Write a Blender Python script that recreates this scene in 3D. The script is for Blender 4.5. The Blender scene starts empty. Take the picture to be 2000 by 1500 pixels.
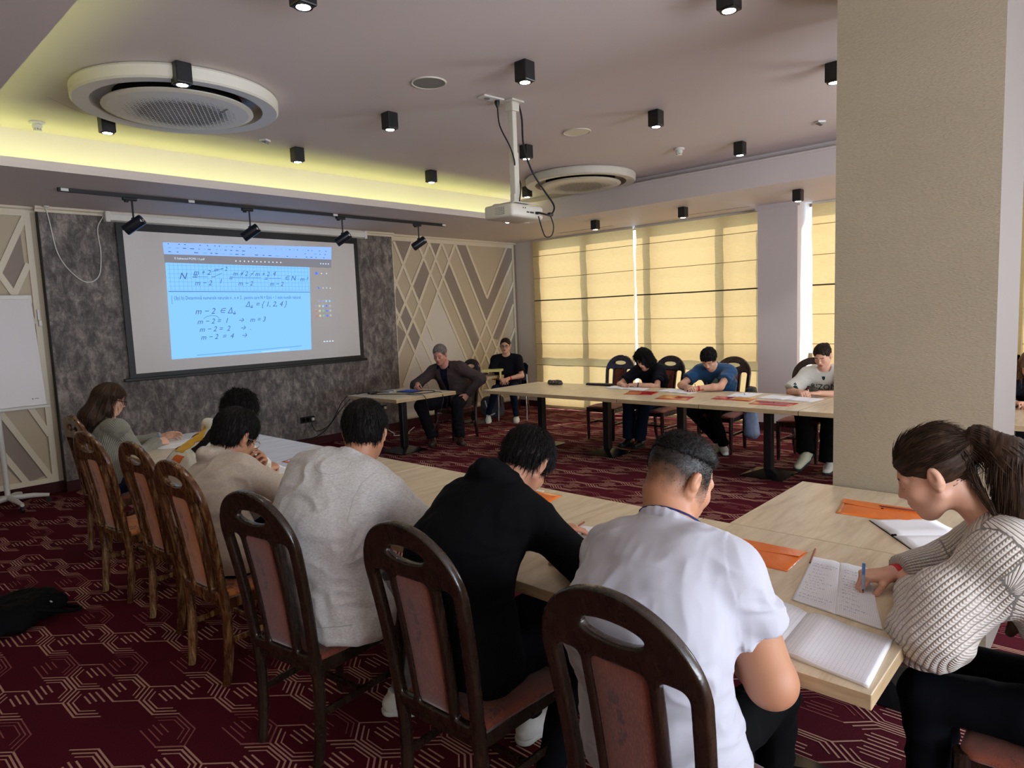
import bpy, bmesh, math, random, hashlib
import numpy as np
from mathutils import Vector, Matrix
from mathutils.bvhtree import BVHTree

scene = bpy.context.scene
COL = scene.collection

# ---------------------------------------------------------------- camera
cam_d = bpy.data.cameras.new('camera')
cam_d.sensor_fit = 'HORIZONTAL'
cam_d.sensor_width = 36.0
cam_d.lens = 1314.69 / 2000.0 * 36.0
cam_d.clip_start = 0.05
cam = bpy.data.objects.new('camera', cam_d)
COL.objects.link(cam)
_f = (math.sin(0.822860) * math.cos(-0.102569), math.cos(0.822860) * math.cos(-0.102569), math.sin(-0.102569))
_f = Vector(_f)
_r = Vector((math.cos(0.822860), -math.sin(0.822860), 0.0))
_u = _r.cross(_f)
_c, _s = math.cos(-0.0395117), math.sin(-0.0395117)
_r2 = _r * _c + _u * _s
_u2 = _r * -_s + _u * _c
cam.matrix_world = Matrix(((_r2.x, _u2.x, -_f.x, 0.0), (_r2.y, _u2.y, -_f.y, 0.0), (_r2.z, _u2.z, -_f.z, 1.7), (0, 0, 0, 1)))
scene.camera = cam

# ---------------------------------------------------------------- exposure, world, sun, daylight, fill
vs = scene.view_settings
scene.display_settings.display_device = 'sRGB'
vs.view_transform = 'Standard'
vs.look = 'None'
vs.exposure = 0.45
vs.gamma = 1.0
vs.use_curve_mapping = False
cy = scene.cycles
cy.use_denoising = True
cy.max_bounces = 7
cy.diffuse_bounces = 4
cy.glossy_bounces = 3
cy.transmission_bounces = 4
cy.transparent_max_bounces = 6
cy.sample_clamp_indirect = 4.0
cy.caustics_reflective = False
cy.caustics_refractive = False

world = bpy.data.worlds.new('outdoor_sky')
scene.world = world
world.use_nodes = True
_bg = world.node_tree.nodes['Background']
_bg.inputs[0].default_value = (0.72, 0.86, 1.0, 1)
_bg.inputs[1].default_value = 4.0

def add_light(name, kind, loc, energy, color=(1, 1, 1), aim=None, **kw):
    d = bpy.data.lights.new(name, kind)
    d.energy = energy
    d.color = color
    for k, v in kw.items():
        setattr(d, k, v)
    o = bpy.data.objects.new(name, d)
    COL.objects.link(o)
    o.location = loc
    if aim is not None:
        o.rotation_euler = Vector(aim).to_track_quat('-Z', 'Y').to_euler()
    return o

# low winter sun behind the window blinds
add_light('sun', 'SUN', (14, 0, 8), 10.6, (1.0, 0.91, 0.83), aim=(-1.0, 0.42, -0.95), angle=0.005)
# daylight from the windows of the hall behind the photographer
add_light('window_daylight_back', 'AREA', (2.2, -3.9, 1.75), 12, (0.86, 0.92, 1.0), aim=(0, 1, 0.15), shape='RECTANGLE', size=6.5, size_y=2.3)
# added fill lamp beyond the pillar, out of view past the right edge
add_light('window_daylight_side', 'AREA', (9.2, -2.8, 1.75), 150, (0.86, 0.92, 1.0), aim=(-1, 0.55, 0.05), shape='RECTANGLE', size=2.2, size_y=2.4)
# added fill aimed up from the back windows to brighten the ceiling
add_light('window_daylight_back_up', 'AREA', (2.2, -3.88, 1.15), 240, (0.92, 0.93, 1.0), aim=(0, 1, 1.0), shape='RECTANGLE', size=6.4, size_y=1.0)

# ---------------------------------------------------------------- object helpers
def new_obj(name, V, F, mats, parent=None, smooth=False, mi=None, local=False):
    """one mesh object; vertices are world coordinates unless local; returns the object"""
    me = bpy.data.meshes.new(name)
    V = np.asarray(V, dtype=np.float64).reshape(-1, 3)
    if parent is not None and not local:
        V = V - np.array(parent_origin(parent))
    me.from_pydata(V.tolist(), [], F if isinstance(F, list) else F.tolist())
    if not isinstance(mats, (list, tuple)):
        mats = [mats]
    for m in mats:
        me.materials.append(m)
    if mi is not None:
        me.polygons.foreach_set('material_index', np.asarray(mi, dtype=np.int32))
    if smooth:
        me.polygons.foreach_set('use_smooth', np.ones(len(me.polygons), dtype=bool))
    me.update()
    o = bpy.data.objects.new(name, me)
    COL.objects.link(o)
    if parent is not None:
        o.parent = parent
    return o

def parent_origin(p):
    x = Vector((0, 0, 0))
    while p is not None:
        x = x + Vector(p.location)
        p = p.parent
    return tuple(x)

def thing(name, label, cat, loc=(0, 0, 0), rz=0.0, group=None):
    o = bpy.data.objects.new(name, None)
    COL.objects.link(o)
    o.empty_display_size = 0.1
    o.location = loc
    o.rotation_euler = (0, 0, rz)
    o['label'] = label
    o['category'] = cat
    if group:
        o['group'] = group
    return o

def tag(o, label, cat, group=None, kind=None):
    o['label'] = label
    o['category'] = cat
    if group:
        o['group'] = group
    if kind:
        o['kind'] = kind
    return o

def structure(o):
    o['kind'] = 'structure'
    return o

def dup(root, loc, rz, label, group=None):
    r = root.copy()
    COL.objects.link(r)
    r.location = loc
    r.rotation_euler = (0, 0, rz)
    r['label'] = label
    if group:
        r['group'] = group
    for ch in list(root.children):
        c = ch.copy()
        COL.objects.link(c)
        c.parent = r
        for g in list(ch.children):
            d = g.copy()
            COL.objects.link(d)
            d.parent = c
    return r

class MB:
    """collects simple solids for ONE mesh object"""
    def __init__(s):
        s.V = []; s.F = []; s.M = []; s.m = 0
    def add(s, V, F, m=None):
        n = len(s.V)
        s.V += [tuple(v) for v in V]
        for f in F:
            s.F.append([i + n for i in f]); s.M.append(s.m if m is None else m)
        return s
    def box(s, lo, hi, m=None, R=None, c=None):
        x0, y0, z0 = lo; x1, y1, z1 = hi
        V = [(x0,y0,z0),(x1,y0,z0),(x1,y1,z0),(x0,y1,z0),(x0,y0,z1),(x1,y0,z1),(x1,y1,z1),(x0,y1,z1)]
        if R is not None:
            c = Vector(c if c is not None else ((x0+x1)/2,(y0+y1)/2,(z0+z1)/2))
            V = [tuple(c + R @ (Vector(v) - c)) for v in V]
        return s.add(V, [(0,3,2,1),(4,5,6,7),(0,1,5,4),(1,2,6,5),(2,3,7,6),(3,0,4,7)], m)
    def rbox(s, c, size, b=0.01, seg=2, R=None, m=None):
        bm = bmesh.new()
        bmesh.ops.create_cube(bm, size=1.0)
        for v in bm.verts:
            v.co = Vector((v.co.x*size[0], v.co.y*size[1], v.co.z*size[2]))
        if b > 0:
            bmesh.ops.bevel(bm, geom=list(bm.edges), offset=b, segments=seg, profile=0.5, affect='EDGES')
        V = []
        for v in bm.verts:
            q = Vector(v.co)
            if R is not None: q = R @ q
            V.append((q.x+c[0], q.y+c[1], q.z+c[2]))
        bm.verts.index_update()
        F = [[v.index for v in f.verts] for f in bm.faces]
        bm.free()
        return s.add(V, F, m)
    def tube(s, pts, r, n=8, m=None, cap=True, closed=False):
        P = [Vector(p) for p in pts]
        k = len(P)
        rr = r if isinstance(r, (list, tuple)) else [r]*k
        V = []; F = []
        prev = None
        for i in range(k):
            if closed: t = (P[(i+1)%k]-P[i-1])
            else: t = P[min(i+1,k-1)] - P[max(i-1,0)]
            if t.length < 1e-9: t = Vector((0,0,1))
            t.normalize()
            if prev is None:
                a = Vector((0,0,1)) if abs(t.z) < 0.9 else Vector((1,0,0))
                u = t.cross(a).normalized()
            else:
                u = (prev - t*prev.dot(t))
                u = u.normalized() if u.length > 1e-6 else t.orthogonal().normalized()
            prev = u
            w = t.cross(u)
            for j in range(n):
                a = 2*math.pi*j/n
                q = P[i] + (u*math.cos(a) + w*math.sin(a))*rr[i]
                V.append(tuple(q))
        last = k if closed else k-1
        for i in range(last):
            for j in range(n):
                i2 = (i+1) % k
                F.append((i*n+j, i*n+(j+1)%n, i2*n+(j+1)%n, i2*n+j))
        if cap and not closed:
            F.append(tuple(reversed(range(n))))
            F.append(tuple((k-1)*n+j for j in range(n)))
        return s.add(V, F, m)
    def lathe(s, prof, c=(0,0,0), n=32, m=None, axis=None):
        """prof: list of (radius, height) along +Z (or along axis)"""
        R = Matrix.Identity(3)
        if axis is not None:
            R = Vector(axis).to_track_quat('Z', 'Y').to_matrix()
        V = []; F = []
        for (r, z) in prof:
            for j in range(n):
                a = 2*math.pi*j/n
                q = R @ Vector((r*math.cos(a), r*math.sin(a), z))
                V.append((q.x+c[0], q.y+c[1], q.z+c[2]))
        for i in range(len(prof)-1):
            for j in range(n):
                F.append((i*n+j, i*n+(j+1)%n, (i+1)*n+(j+1)%n, (i+1)*n+j))
        if prof[0][0] > 1e-6: F.append(tuple(reversed(range(n))))
        if prof[-1][0] > 1e-6: F.append(tuple((len(prof)-1)*n+j for j in range(n)))
        return s.add(V, F, m)
    def prism(s, poly, fn0, fn1, m=None):
        """poly 2D list; fn0/fn1 map a 2D point to the back / front 3D point"""
        n = len(poly)
        V = [fn0(p) for p in poly] + [fn1(p) for p in poly]
        F = [tuple(reversed(range(n))), tuple(range(n, 2*n))]
        for i in range(n):
            j = (i+1) % n
            F.append((i, j, n+j, n+i))
        return s.add(V, F, m)
    def build(s, name, mats, parent=None, smooth=False, local=False, fix=True):
        o = new_obj(name, s.V, s.F, mats, parent, smooth, s.M, local)
        if fix:
            bm = bmesh.new(); bm.from_mesh(o.data)
            bmesh.ops.recalc_face_normals(bm, faces=bm.faces)
            bm.to_mesh(o.data); bm.free()
        if smooth:
            shade_auto(o, 35)
        return o

def shade_auto(o, deg=35):
    me = o.data
    me.polygons.foreach_set('use_smooth', np.ones(len(me.polygons), dtype=bool))
    bm = bmesh.new(); bm.from_mesh(me)
    th = math.radians(deg)
    for e in bm.edges:
        if len(e.link_faces) == 2:
            try:
                e.smooth = e.calc_face_angle() < th
            except ValueError:
                e.smooth = True
    bm.to_mesh(me); bm.free()

def spline(pts, n=8):
    """Catmull-Rom through pts"""
    P = [Vector(p) for p in pts]
    out = []
    for i in range(len(P)-1):
        p0 = P[i-1] if i > 0 else P[i]*2-P[i+1]
        p1, p2 = P[i], P[i+1]
        p3 = P[i+2] if i+2 < len(P) else P[i+1]*2-P[i]
        for k in range(n):
            t = k/n
            out.append(0.5*((2*p1) + (p2-p0)*t + (2*p0-5*p1+4*p2-p3)*t*t + (3*p1-p0-3*p2+p3)*t**3))
    out.append(P[-1])
    return out

# ---------------------------------------------------------------- materials
def srgb(h):
    h = h.lstrip('#')
    c = [int(h[i:i+2], 16)/255 for i in (0, 2, 4)]
    return tuple(((x/12.92) if x <= 0.04045 else ((x+0.055)/1.055)**2.4) for x in c) + (1.0,)

class Nodes:
    def __init__(s, name):
        s.m = bpy.data.materials.new(name)
        s.m.use_nodes = True
        s.t = s.m.node_tree
        s.t.nodes.clear()
        s.out = s.t.nodes.new('ShaderNodeOutputMaterial')
    def n(s, kind, **kw):
        x = s.t.nodes.new(kind)
        for k, v in kw.items():
            if k.startswith('i_'):
                x.inputs[k[2:].replace('_', ' ')].default_value = v
            else:
                setattr(x, k, v)
        return x
    def link(s, a, b):
        s.t.links.new(a, b)
    def bsdf(s, color=None, rough=0.6, spec=0.4, metal=0.0, sheen=0.0):
        b = s.n('ShaderNodeBsdfPrincipled')
        if color is not None: b.inputs['Base Color'].default_value = color
        b.inputs['Roughness'].default_value = rough
        b.inputs['Specular IOR Level'].default_value = spec
        b.inputs['Metallic'].default_value = metal
        if sheen: b.inputs['Sheen Weight'].default_value = sheen
        s.link(b.outputs[0], s.out.inputs[0])
        return b
    def coords(s, scale=(1, 1, 1), rot=(0, 0, 0), src='Object'):
        if src.startswith('attr:'):
            tc = s.n('ShaderNodeAttribute', attribute_name=src[5:]); o = tc.outputs['Vector']
        else:
            tc = s.n('ShaderNodeTexCoord'); o = tc.outputs[src]
        mp = s.n('ShaderNodeMapping')
        mp.inputs['Scale'].default_value = scale
        mp.inputs['Rotation'].default_value = rot
        s.link(o, mp.inputs[0])
        return mp.outputs[0]
    def noise(s, vec, scale=5, detail=4, rough=0.5, dist=0.0):
        x = s.n('ShaderNodeTexNoise')
        x.inputs['Scale'].default_value = scale
        x.inputs['Detail'].default_value = detail
        x.inputs['Roughness'].default_value = rough
        x.inputs['Distortion'].default_value = dist
        s.link(vec, x.inputs['Vector'])
        return x.outputs['Fac']
    def ramp(s, fac, stops, interp='LINEAR'):
        r = s.n('ShaderNodeValToRGB')
        r.color_ramp.interpolation = interp
        el = r.color_ramp.elements
        while len(el) < len(stops): el.new(0.5)
        for e, (p, c) in zip(el, stops):
            e.position = p
            e.color = srgb(c) if isinstance(c, str) else (c, c, c, 1)
        s.link(fac, r.inputs[0])
        return r.outputs[0]
    def bump(s, b, height, strength=0.3, dist=0.002):
        x = s.n('ShaderNodeBump')
        x.inputs['Strength'].default_value = strength
        x.inputs['Distance'].default_value = dist
        s.link(height, x.inputs['Height'])
        s.link(x.outputs[0], b.inputs['Normal'])
        return x
    def mix(s, fac, a, b):
        x = s.n('ShaderNodeMix', data_type='RGBA')
        if isinstance(fac, float): x.inputs[0].default_value = fac
        else: s.link(fac, x.inputs[0])
        for sock, v in ((x.inputs[6], a), (x.inputs[7], b)):
            if isinstance(v, tuple): sock.default_value = v
            elif isinstance(v, str): sock.default_value = srgb(v)
            else: s.link(v, sock)
        return x.outputs[2]

_MC = {}
def plain(name, color, rough=0.6, spec=0.4, metal=0.0, var=0.06, scale=30, bump=0.0, sheen=0.0):
    """simple procedural material: colour with a little noise variation"""
    if name in _MC: return _MC[name]
    N = Nodes(name)
    b = N.bsdf(None, rough, spec, metal, sheen)
    v = N.coords()
    f = N.noise(v, scale, 3)
    c = srgb(color) if isinstance(color, str) else color
    lo = tuple(x*(1-var) for x in c[:3]) + (1,)
    hi = tuple(min(1, x*(1+var)) for x in c[:3]) + (1,)
    N.link(N.mix(f, lo, hi), b.inputs['Base Color'])
    if bump:
        N.bump(b, N.noise(v, scale*6, 2), bump, 0.001)
    _MC[name] = N.m
    return N.m

def emit(name, color, strength):
    if name in _MC: return _MC[name]
    N = Nodes(name)
    e = N.n('ShaderNodeEmission')
    e.inputs[0].default_value = srgb(color) if isinstance(color, str) else color
    e.inputs[1].default_value = strength
    N.link(e.outputs[0], N.out.inputs[0])
    _MC[name] = N.m
    return N.m
# ---------------------------------------------------------------- shared materials
def m_wood_table():
    N = Nodes('light_oak_laminate'); b = N.bsdf(None, 0.32, 0.4)
    v = N.coords((1.3, 9.0, 9.0))
    a = N.noise(v, 2.2, 6, 0.6, 0.6)
    g = N.noise(N.coords((3, 60, 60)), 3, 3, 0.6)
    c = N.ramp(a, [(0.30, '#b8a486'), (0.5, '#d0bfa2'), (0.72, '#dacbb0')])
    c2 = N.mix(N.ramp(g, [(0.35, 0.0), (0.75, 0.35)]), c, '#b39e80')
    N.link(c2, b.inputs['Base Color'])
    N.bump(b, g, 0.05, 0.0005)
    return N.m
def m_wood_edge():
    N = Nodes('light_oak_edge'); b = N.bsdf(None, 0.45, 0.3)
    a = N.noise(N.coords((2, 2, 18)), 3, 4, 0.6)
    N.link(N.ramp(a, [(0.3, '#a58b67'), (0.7, '#bda582')]), b.inputs['Base Color'])
    return N.m
def m_chair_wood(name, base, light, wear):
    N = Nodes(name); b = N.bsdf(None, 0.24, 0.55)
    v = N.coords((12, 12, 2.2))
    a = N.noise(v, 2.5, 6, 0.65, 0.4)
    c = N.ramp(a, [(0.25, base[0]), (0.55, base[1]), (0.8, base[2])])
    w = N.noise(N.coords((9, 9, 2.0)), 3.0, 5, 0.7, 0.6)
    wm = N.ramp(w, [(wear, 0.0), (min(wear + 0.14, 0.99), 0.8)])
    N.link(N.mix(wm, c, light), b.inputs['Base Color'])
    r = N.ramp(w, [(0.3, 0.2), (0.8, 0.38)])
    N.link(r, b.inputs['Roughness'])
    N.bump(b, a, 0.12, 0.001)
    b.inputs['Coat Weight'].default_value = 0.25
    b.inputs['Coat Roughness'].default_value = 0.15
    return N.m
def m_upholstery(name, c0, c1, dark):
    N = Nodes(name); b = N.bsdf(None, 0.8, 0.25, 0, 0.3)
    v = N.coords()
    a = N.noise(v, 16, 5, 0.6)
    c = N.ramp(a, [(0.3, c0), (0.7, c1)])
    vo = N.n('ShaderNodeTexVoronoi', distance='CHEBYCHEV')
    vo.inputs['Scale'].default_value = 26
    N.link(N.coords((1, 1, 0.8)), vo.inputs['Vector'])
    patch = N.noise(N.coords((6, 6, 3)), 1.7, 3, 0.6, 1.0)
    pm = N.ramp(patch, [(0.55, 0.0), (0.60, 0.8)])
    blk = N.ramp(vo.outputs['Distance'], [(0.35, 1.0), (0.45, 0.25)])
    mm = N.n('ShaderNodeMath', operation='MULTIPLY'); N.link(pm, mm.inputs[0]); N.link(blk, mm.inputs[1])
    c = N.mix(mm.outputs[0], c, dark)
    st = N.noise(N.coords((160, 160, 10), (0.3, 0.2, 0.5)), 3, 2)
    c = N.mix(N.ramp(st, [(0.45, 0.0), (0.8, 0.22)]), c, '#c9895e')
    N.link(c, b.inputs['Base Color'])
    N.bump(b, st, 0.35, 0.001)
    return N.m
def m_grey_wall():
    N = Nodes('mottled_grey_wallpaper'); b = N.bsdf(None, 0.7, 0.3)
    v = N.coords((1, 1, 0.55))
    a = N.noise(v, 13, 8, 0.72, 0.4)
    w = N.noise(N.coords((1, 1, 1)), 1.7, 3, 0.5)
    d = N.noise(N.coords((60, 60, 8)), 2, 3, 0.7)
    e = N.noise(N.coords((8, 8, 90)), 2, 3, 0.7)
    m1 = N.n('ShaderNodeMath', operation='MULTIPLY_ADD'); N.link(d, m1.inputs[0]); m1.inputs[1].default_value = 0.22; N.link(a, m1.inputs[2])
    m2 = N.n('ShaderNodeMath', operation='MULTIPLY_ADD'); N.link(e, m2.inputs[0]); m2.inputs[1].default_value = 0.16; N.link(m1.outputs[0], m2.inputs[2])
    m3 = N.n('ShaderNodeMath', operation='MULTIPLY_ADD'); N.link(w, m3.inputs[0]); m3.inputs[1].default_value = 0.22; N.link(m2.outputs[0], m3.inputs[2])
    c = N.ramp(m3.outputs[0], [(0.64, '#4a4544'), (0.76, '#615b59'), (0.86, '#7c7470'), (0.98, '#a0968f')])
    N.link(c, b.inputs['Base Color'])
    N.bump(b, m3.outputs[0], 0.15, 0.002)
    return N.m
def m_paint(name, col, bump=0.03, rough=0.75, scale=40):
    N = Nodes(name); b = N.bsdf(None, rough, 0.25)
    v = N.coords()
    f = N.noise(v, 1.3, 4, 0.55)
    c = srgb(col)
    N.link(N.mix(f, tuple(x*0.96 for x in c[:3])+(1,), tuple(min(1, x*1.03) for x in c[:3])+(1,)), b.inputs['Base Color'])
    if bump: N.bump(b, N.noise(v, scale, 3), bump, 0.002)
    return N.m
def m_pillar():
    N = Nodes('woven_beige_wallpaper'); b = N.bsdf(None, 0.6, 0.35)
    v = N.coords((1, 1, 2.4))
    vo = N.n('ShaderNodeTexVoronoi'); vo.inputs['Scale'].default_value = 75
    N.link(v, vo.inputs['Vector'])
    f = N.noise(v, 2, 4)
    c = N.mix(f, '#9f937d', '#a99d88')
    c = N.mix(N.ramp(vo.outputs['Distance'], [(0.0, 0.0), (0.9, 0.25)]), c, '#7f735b')
    N.link(c, b.inputs['Base Color'])
    N.bump(b, vo.outputs['Distance'], 0.45, 0.003)
    return N.m
def m_blind():
    N = Nodes('straw_coloured_blind_fabric')
    v = N.coords()
    a = N.noise(N.coords((1, 5, 120)), 2, 3, 0.6)
    a2 = N.noise(N.coords((1, 160, 4)), 2, 3, 0.6)
    c = N.ramp(a, [(0.35, '#dbb67c'), (0.65, '#e3c28c')])
    c = N.mix(N.ramp(a2, [(0.5, 0.0), (0.75, 0.4)]), c, '#cfa866')
    d = N.n('ShaderNodeBsdfDiffuse'); N.link(c, d.inputs[0])
    t = N.n('ShaderNodeBsdfTranslucent'); N.link(c, t.inputs[0])
    t.inputs[0].default_value = (0, 0, 0, 1)
    N.link(N.mix(0.56, c, (0, 0, 0, 1)), t.inputs[0])
    mx = N.n('ShaderNodeMixShader'); mx.inputs[0].default_value = 0.5
    N.link(d.outputs[0], mx.inputs[1]); N.link(t.outputs[0], mx.inputs[2])
    N.link(mx.outputs[0], N.out.inputs[0])
    return N.m
def m_carpet():
    N = Nodes('burgundy_carpet'); b = N.bsdf(None, 0.95, 0.05)
    v = N.coords()
    f = N.noise(v, 260, 2)
    g = N.noise(v, 1.1, 4)
    c = N.ramp(f, [(0.3, '#380f17'), (0.7, '#5b1a26')])
    c = N.mix(N.ramp(g, [(0.3, 0.0), (0.8, 0.35)]), c, '#430f1b')
    N.link(c, b.inputs['Base Color'])
    N.bump(b, f, 0.5, 0.003)
    return N.m
def m_glass():
    N = Nodes('window_glass')
    g = N.n('ShaderNodeBsdfGlossy'); g.inputs['Roughness'].default_value = 0.02
    t = N.n('ShaderNodeBsdfTransparent'); t.inputs[0].default_value = (0.93, 0.97, 0.98, 1)
    mx = N.n('ShaderNodeMixShader'); mx.inputs[0].default_value = 0.05
    N.link(t.outputs[0], mx.inputs[1]); N.link(g.outputs[0], mx.inputs[2])
    N.link(mx.outputs[0], N.out.inputs[0])
    return N.m

M = {}
M['table'] = m_wood_table(); M['edge'] = m_wood_edge()
M['cw'] = m_chair_wood('dark_walnut_chair_wood', ('#140d09', '#251910', '#36261a'), '#5a4530', 0.66)
M['cw_worn'] = m_chair_wood('worn_walnut_chair_wood', ('#2a1408', '#563218', '#7d5428'), '#a88452', 0.52)
M['cw_red'] = m_chair_wood('reddish_dark_chair_wood', ('#180908', '#2f1512', '#42201a'), '#5a3428', 0.7)
M['uph'] = m_upholstery('rust_red_upholstery', '#5e271c', '#713524', '#300f0c')
M['uph_or'] = m_upholstery('orange_worn_upholstery', '#a2582c', '#c07a3e', '#5c2415')
M['uph_rd'] = m_upholstery('dull_red_brown_upholstery', '#6e3426', '#8a4632', '#3c1512')
M['grey'] = m_grey_wall()
M['ceil'] = m_paint('ceiling_paint', '#cfc4c2', 0.01, 0.6)
M['white'] = m_paint('white_wall_paint', '#d9d2cc', 0.02)
M['lilac'] = m_paint('column_paint', '#c9bfbe', 0.02)
M['cream'] = m_paint('cream_moulding', '#d8ccb6', 0.0, 0.5)
M['tan'] = m_paint('tan_wall_paint', '#bdae96', 0.02)
M['taupe'] = m_paint('taupe_wall_paint', '#93857a', 0.02)
M['palewall'] = m_paint('pale_wall_paint', '#d2c8bc', 0.02)
M['pillar'] = m_pillar()
M['blind'] = m_blind()
M['carpet'] = m_carpet()
M['tanline'] = plain('carpet_tan_yarn', '#b48878', 0.95, 0.1, var=0.25, scale=200)
M['dimline'] = plain('carpet_mauve_yarn', '#8c5050', 0.95, 0.1, var=0.25, scale=200)
M['black'] = plain('black_satin_metal', '#121214', 0.35, 0.5)
M['blackm'] = plain('black_powder_coat', '#17171a', 0.55, 0.4)
M['base'] = plain('glossy_black_base', '#1a1a1e', 0.16, 0.7, metal=0.35)
M['blackplastic'] = plain('black_plastic', '#0d0d0f', 0.45, 0.4)
M['whiteplastic'] = plain('white_plastic', '#d8d6d0', 0.4, 0.45, var=0.03)
M['offwhite'] = plain('off_white_enamel', '#cfcabd', 0.4, 0.45, var=0.03)
M['whitemetal'] = plain('white_painted_metal', '#c9c8c2', 0.35, 0.5, var=0.03)
M['chrome'] = plain('brushed_steel', '#b8b8bc', 0.25, 0.5, metal=1.0, var=0.03)
M['screen'] = plain('projection_screen_cloth', '#dbd7d6', 0.8, 0.2, var=0.02, scale=3)
M['board'] = plain('white_flipchart_board', '#d6d1d2', 0.3, 0.5, var=0.02, scale=2)
M['paper'] = plain('white_paper', '#e6e6ea', 0.7, 0.2, var=0.02, scale=8)
M['paperedge'] = plain('paper_page_edges', '#d3d0cc', 0.8, 0.2, var=0.1, scale=300)
M['ink'] = plain('blue_ink', '#6a6c9a', 0.6, 0.3)
M['rule'] = plain('pale_grey_ruling', '#b4b8c4', 0.7, 0.2)
M['glass'] = m_glass()
M['frame'] = plain('window_frame_aluminium', '#8c8780', 0.4, 0.5)
M['shadowgap'] = plain('dark_gap', '#0a0a0a', 0.8, 0.1)
M['led'] = emit('yellow_led_strip', (0.86, 1.0, 0.30, 1), 14.0)
M['lamp'] = emit('downlight_lens', (1.0, 0.96, 0.86, 1), 22.0)
M['lampc'] = emit('cool_downlight_lens', (0.75, 0.9, 1.0, 1), 22.0)
M['grille'] = plain('grey_speaker_mesh', '#7d7c78', 0.6, 0.3)
M['baseb'] = plain('dark_red_baseboard', '#3a1418', 0.7, 0.2)
def m_orange(name, col, alpha=0.0):
    N = Nodes(name); b = N.bsdf(None, 0.12, 0.6)
    v = N.coords()
    f = N.noise(v, 7, 4, 0.6, 1.2)
    c = srgb(col)
    N.link(N.mix(N.ramp(f, [(0.4, 0.0), (0.7, 0.3)]), c, tuple(min(1, x*1.3+0.06) for x in c[:3])+(1,)), b.inputs['Base Color'])
    N.bump(b, N.noise(v, 9, 3, 0.6, 1.5), 0.25, 0.006)
    return N.m
M['orange'] = m_orange('orange_plastic_envelope', '#e4701c')
M['orangelt'] = m_orange('light_orange_paper', '#eda45c')
M['red'] = m_orange('red_plastic_envelope', '#b01e22')
M['yellow'] = plain('pale_yellow_card', '#d8cf8a', 0.6, 0.3)
M['pencil'] = plain('brown_red_pencil_lacquer', '#8a4636', 0.35, 0.5)
M['blueplastic'] = plain('clear_blue_plastic', '#5a8fd0', 0.15, 0.6)
M['band'] = plain('red_wristband', '#c01a24', 0.5, 0.4)
# ---------------------------------------------------------------- implicit-surface modelling
def hash3(ix, iy, iz, seed=0):
    n = (ix*374761393 + iy*668265263 + iz*2147483647*0 + iz*1274126177 + seed*974634777) & 0xffffffff
    n = ((n ^ (n >> 13))*1274126177) & 0xffffffff
    n = n ^ (n >> 16)
    return (n & 0xffff)/65535.0*2-1
def vnoise(P, seed=0):
    """smooth value noise in -1..1 for an (n,3) array"""
    P = np.asarray(P, dtype=np.float64)
    i = np.floor(P).astype(np.int64); f = P-i
    u = f*f*(3-2*f)
    r = 0
    for dx in (0, 1):
        wx_ = u[:, 0] if dx else 1-u[:, 0]
        for dy in (0, 1):
            wy = u[:, 1] if dy else 1-u[:, 1]
            for dz in (0, 1):
                wz = u[:, 2] if dz else 1-u[:, 2]
                r = r + wx_*wy*wz*hash3(i[:, 0]+dx, i[:, 1]+dy, i[:, 2]+dz, seed)
    return r
def fbm(P, oct=3, seed=0):
    a = 1.0; r = 0; s = 1.0
    for k in range(oct):
        r = r + a*vnoise(np.asarray(P)*s, seed+k*17); a *= 0.5; s *= 2.03
    return r

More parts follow.
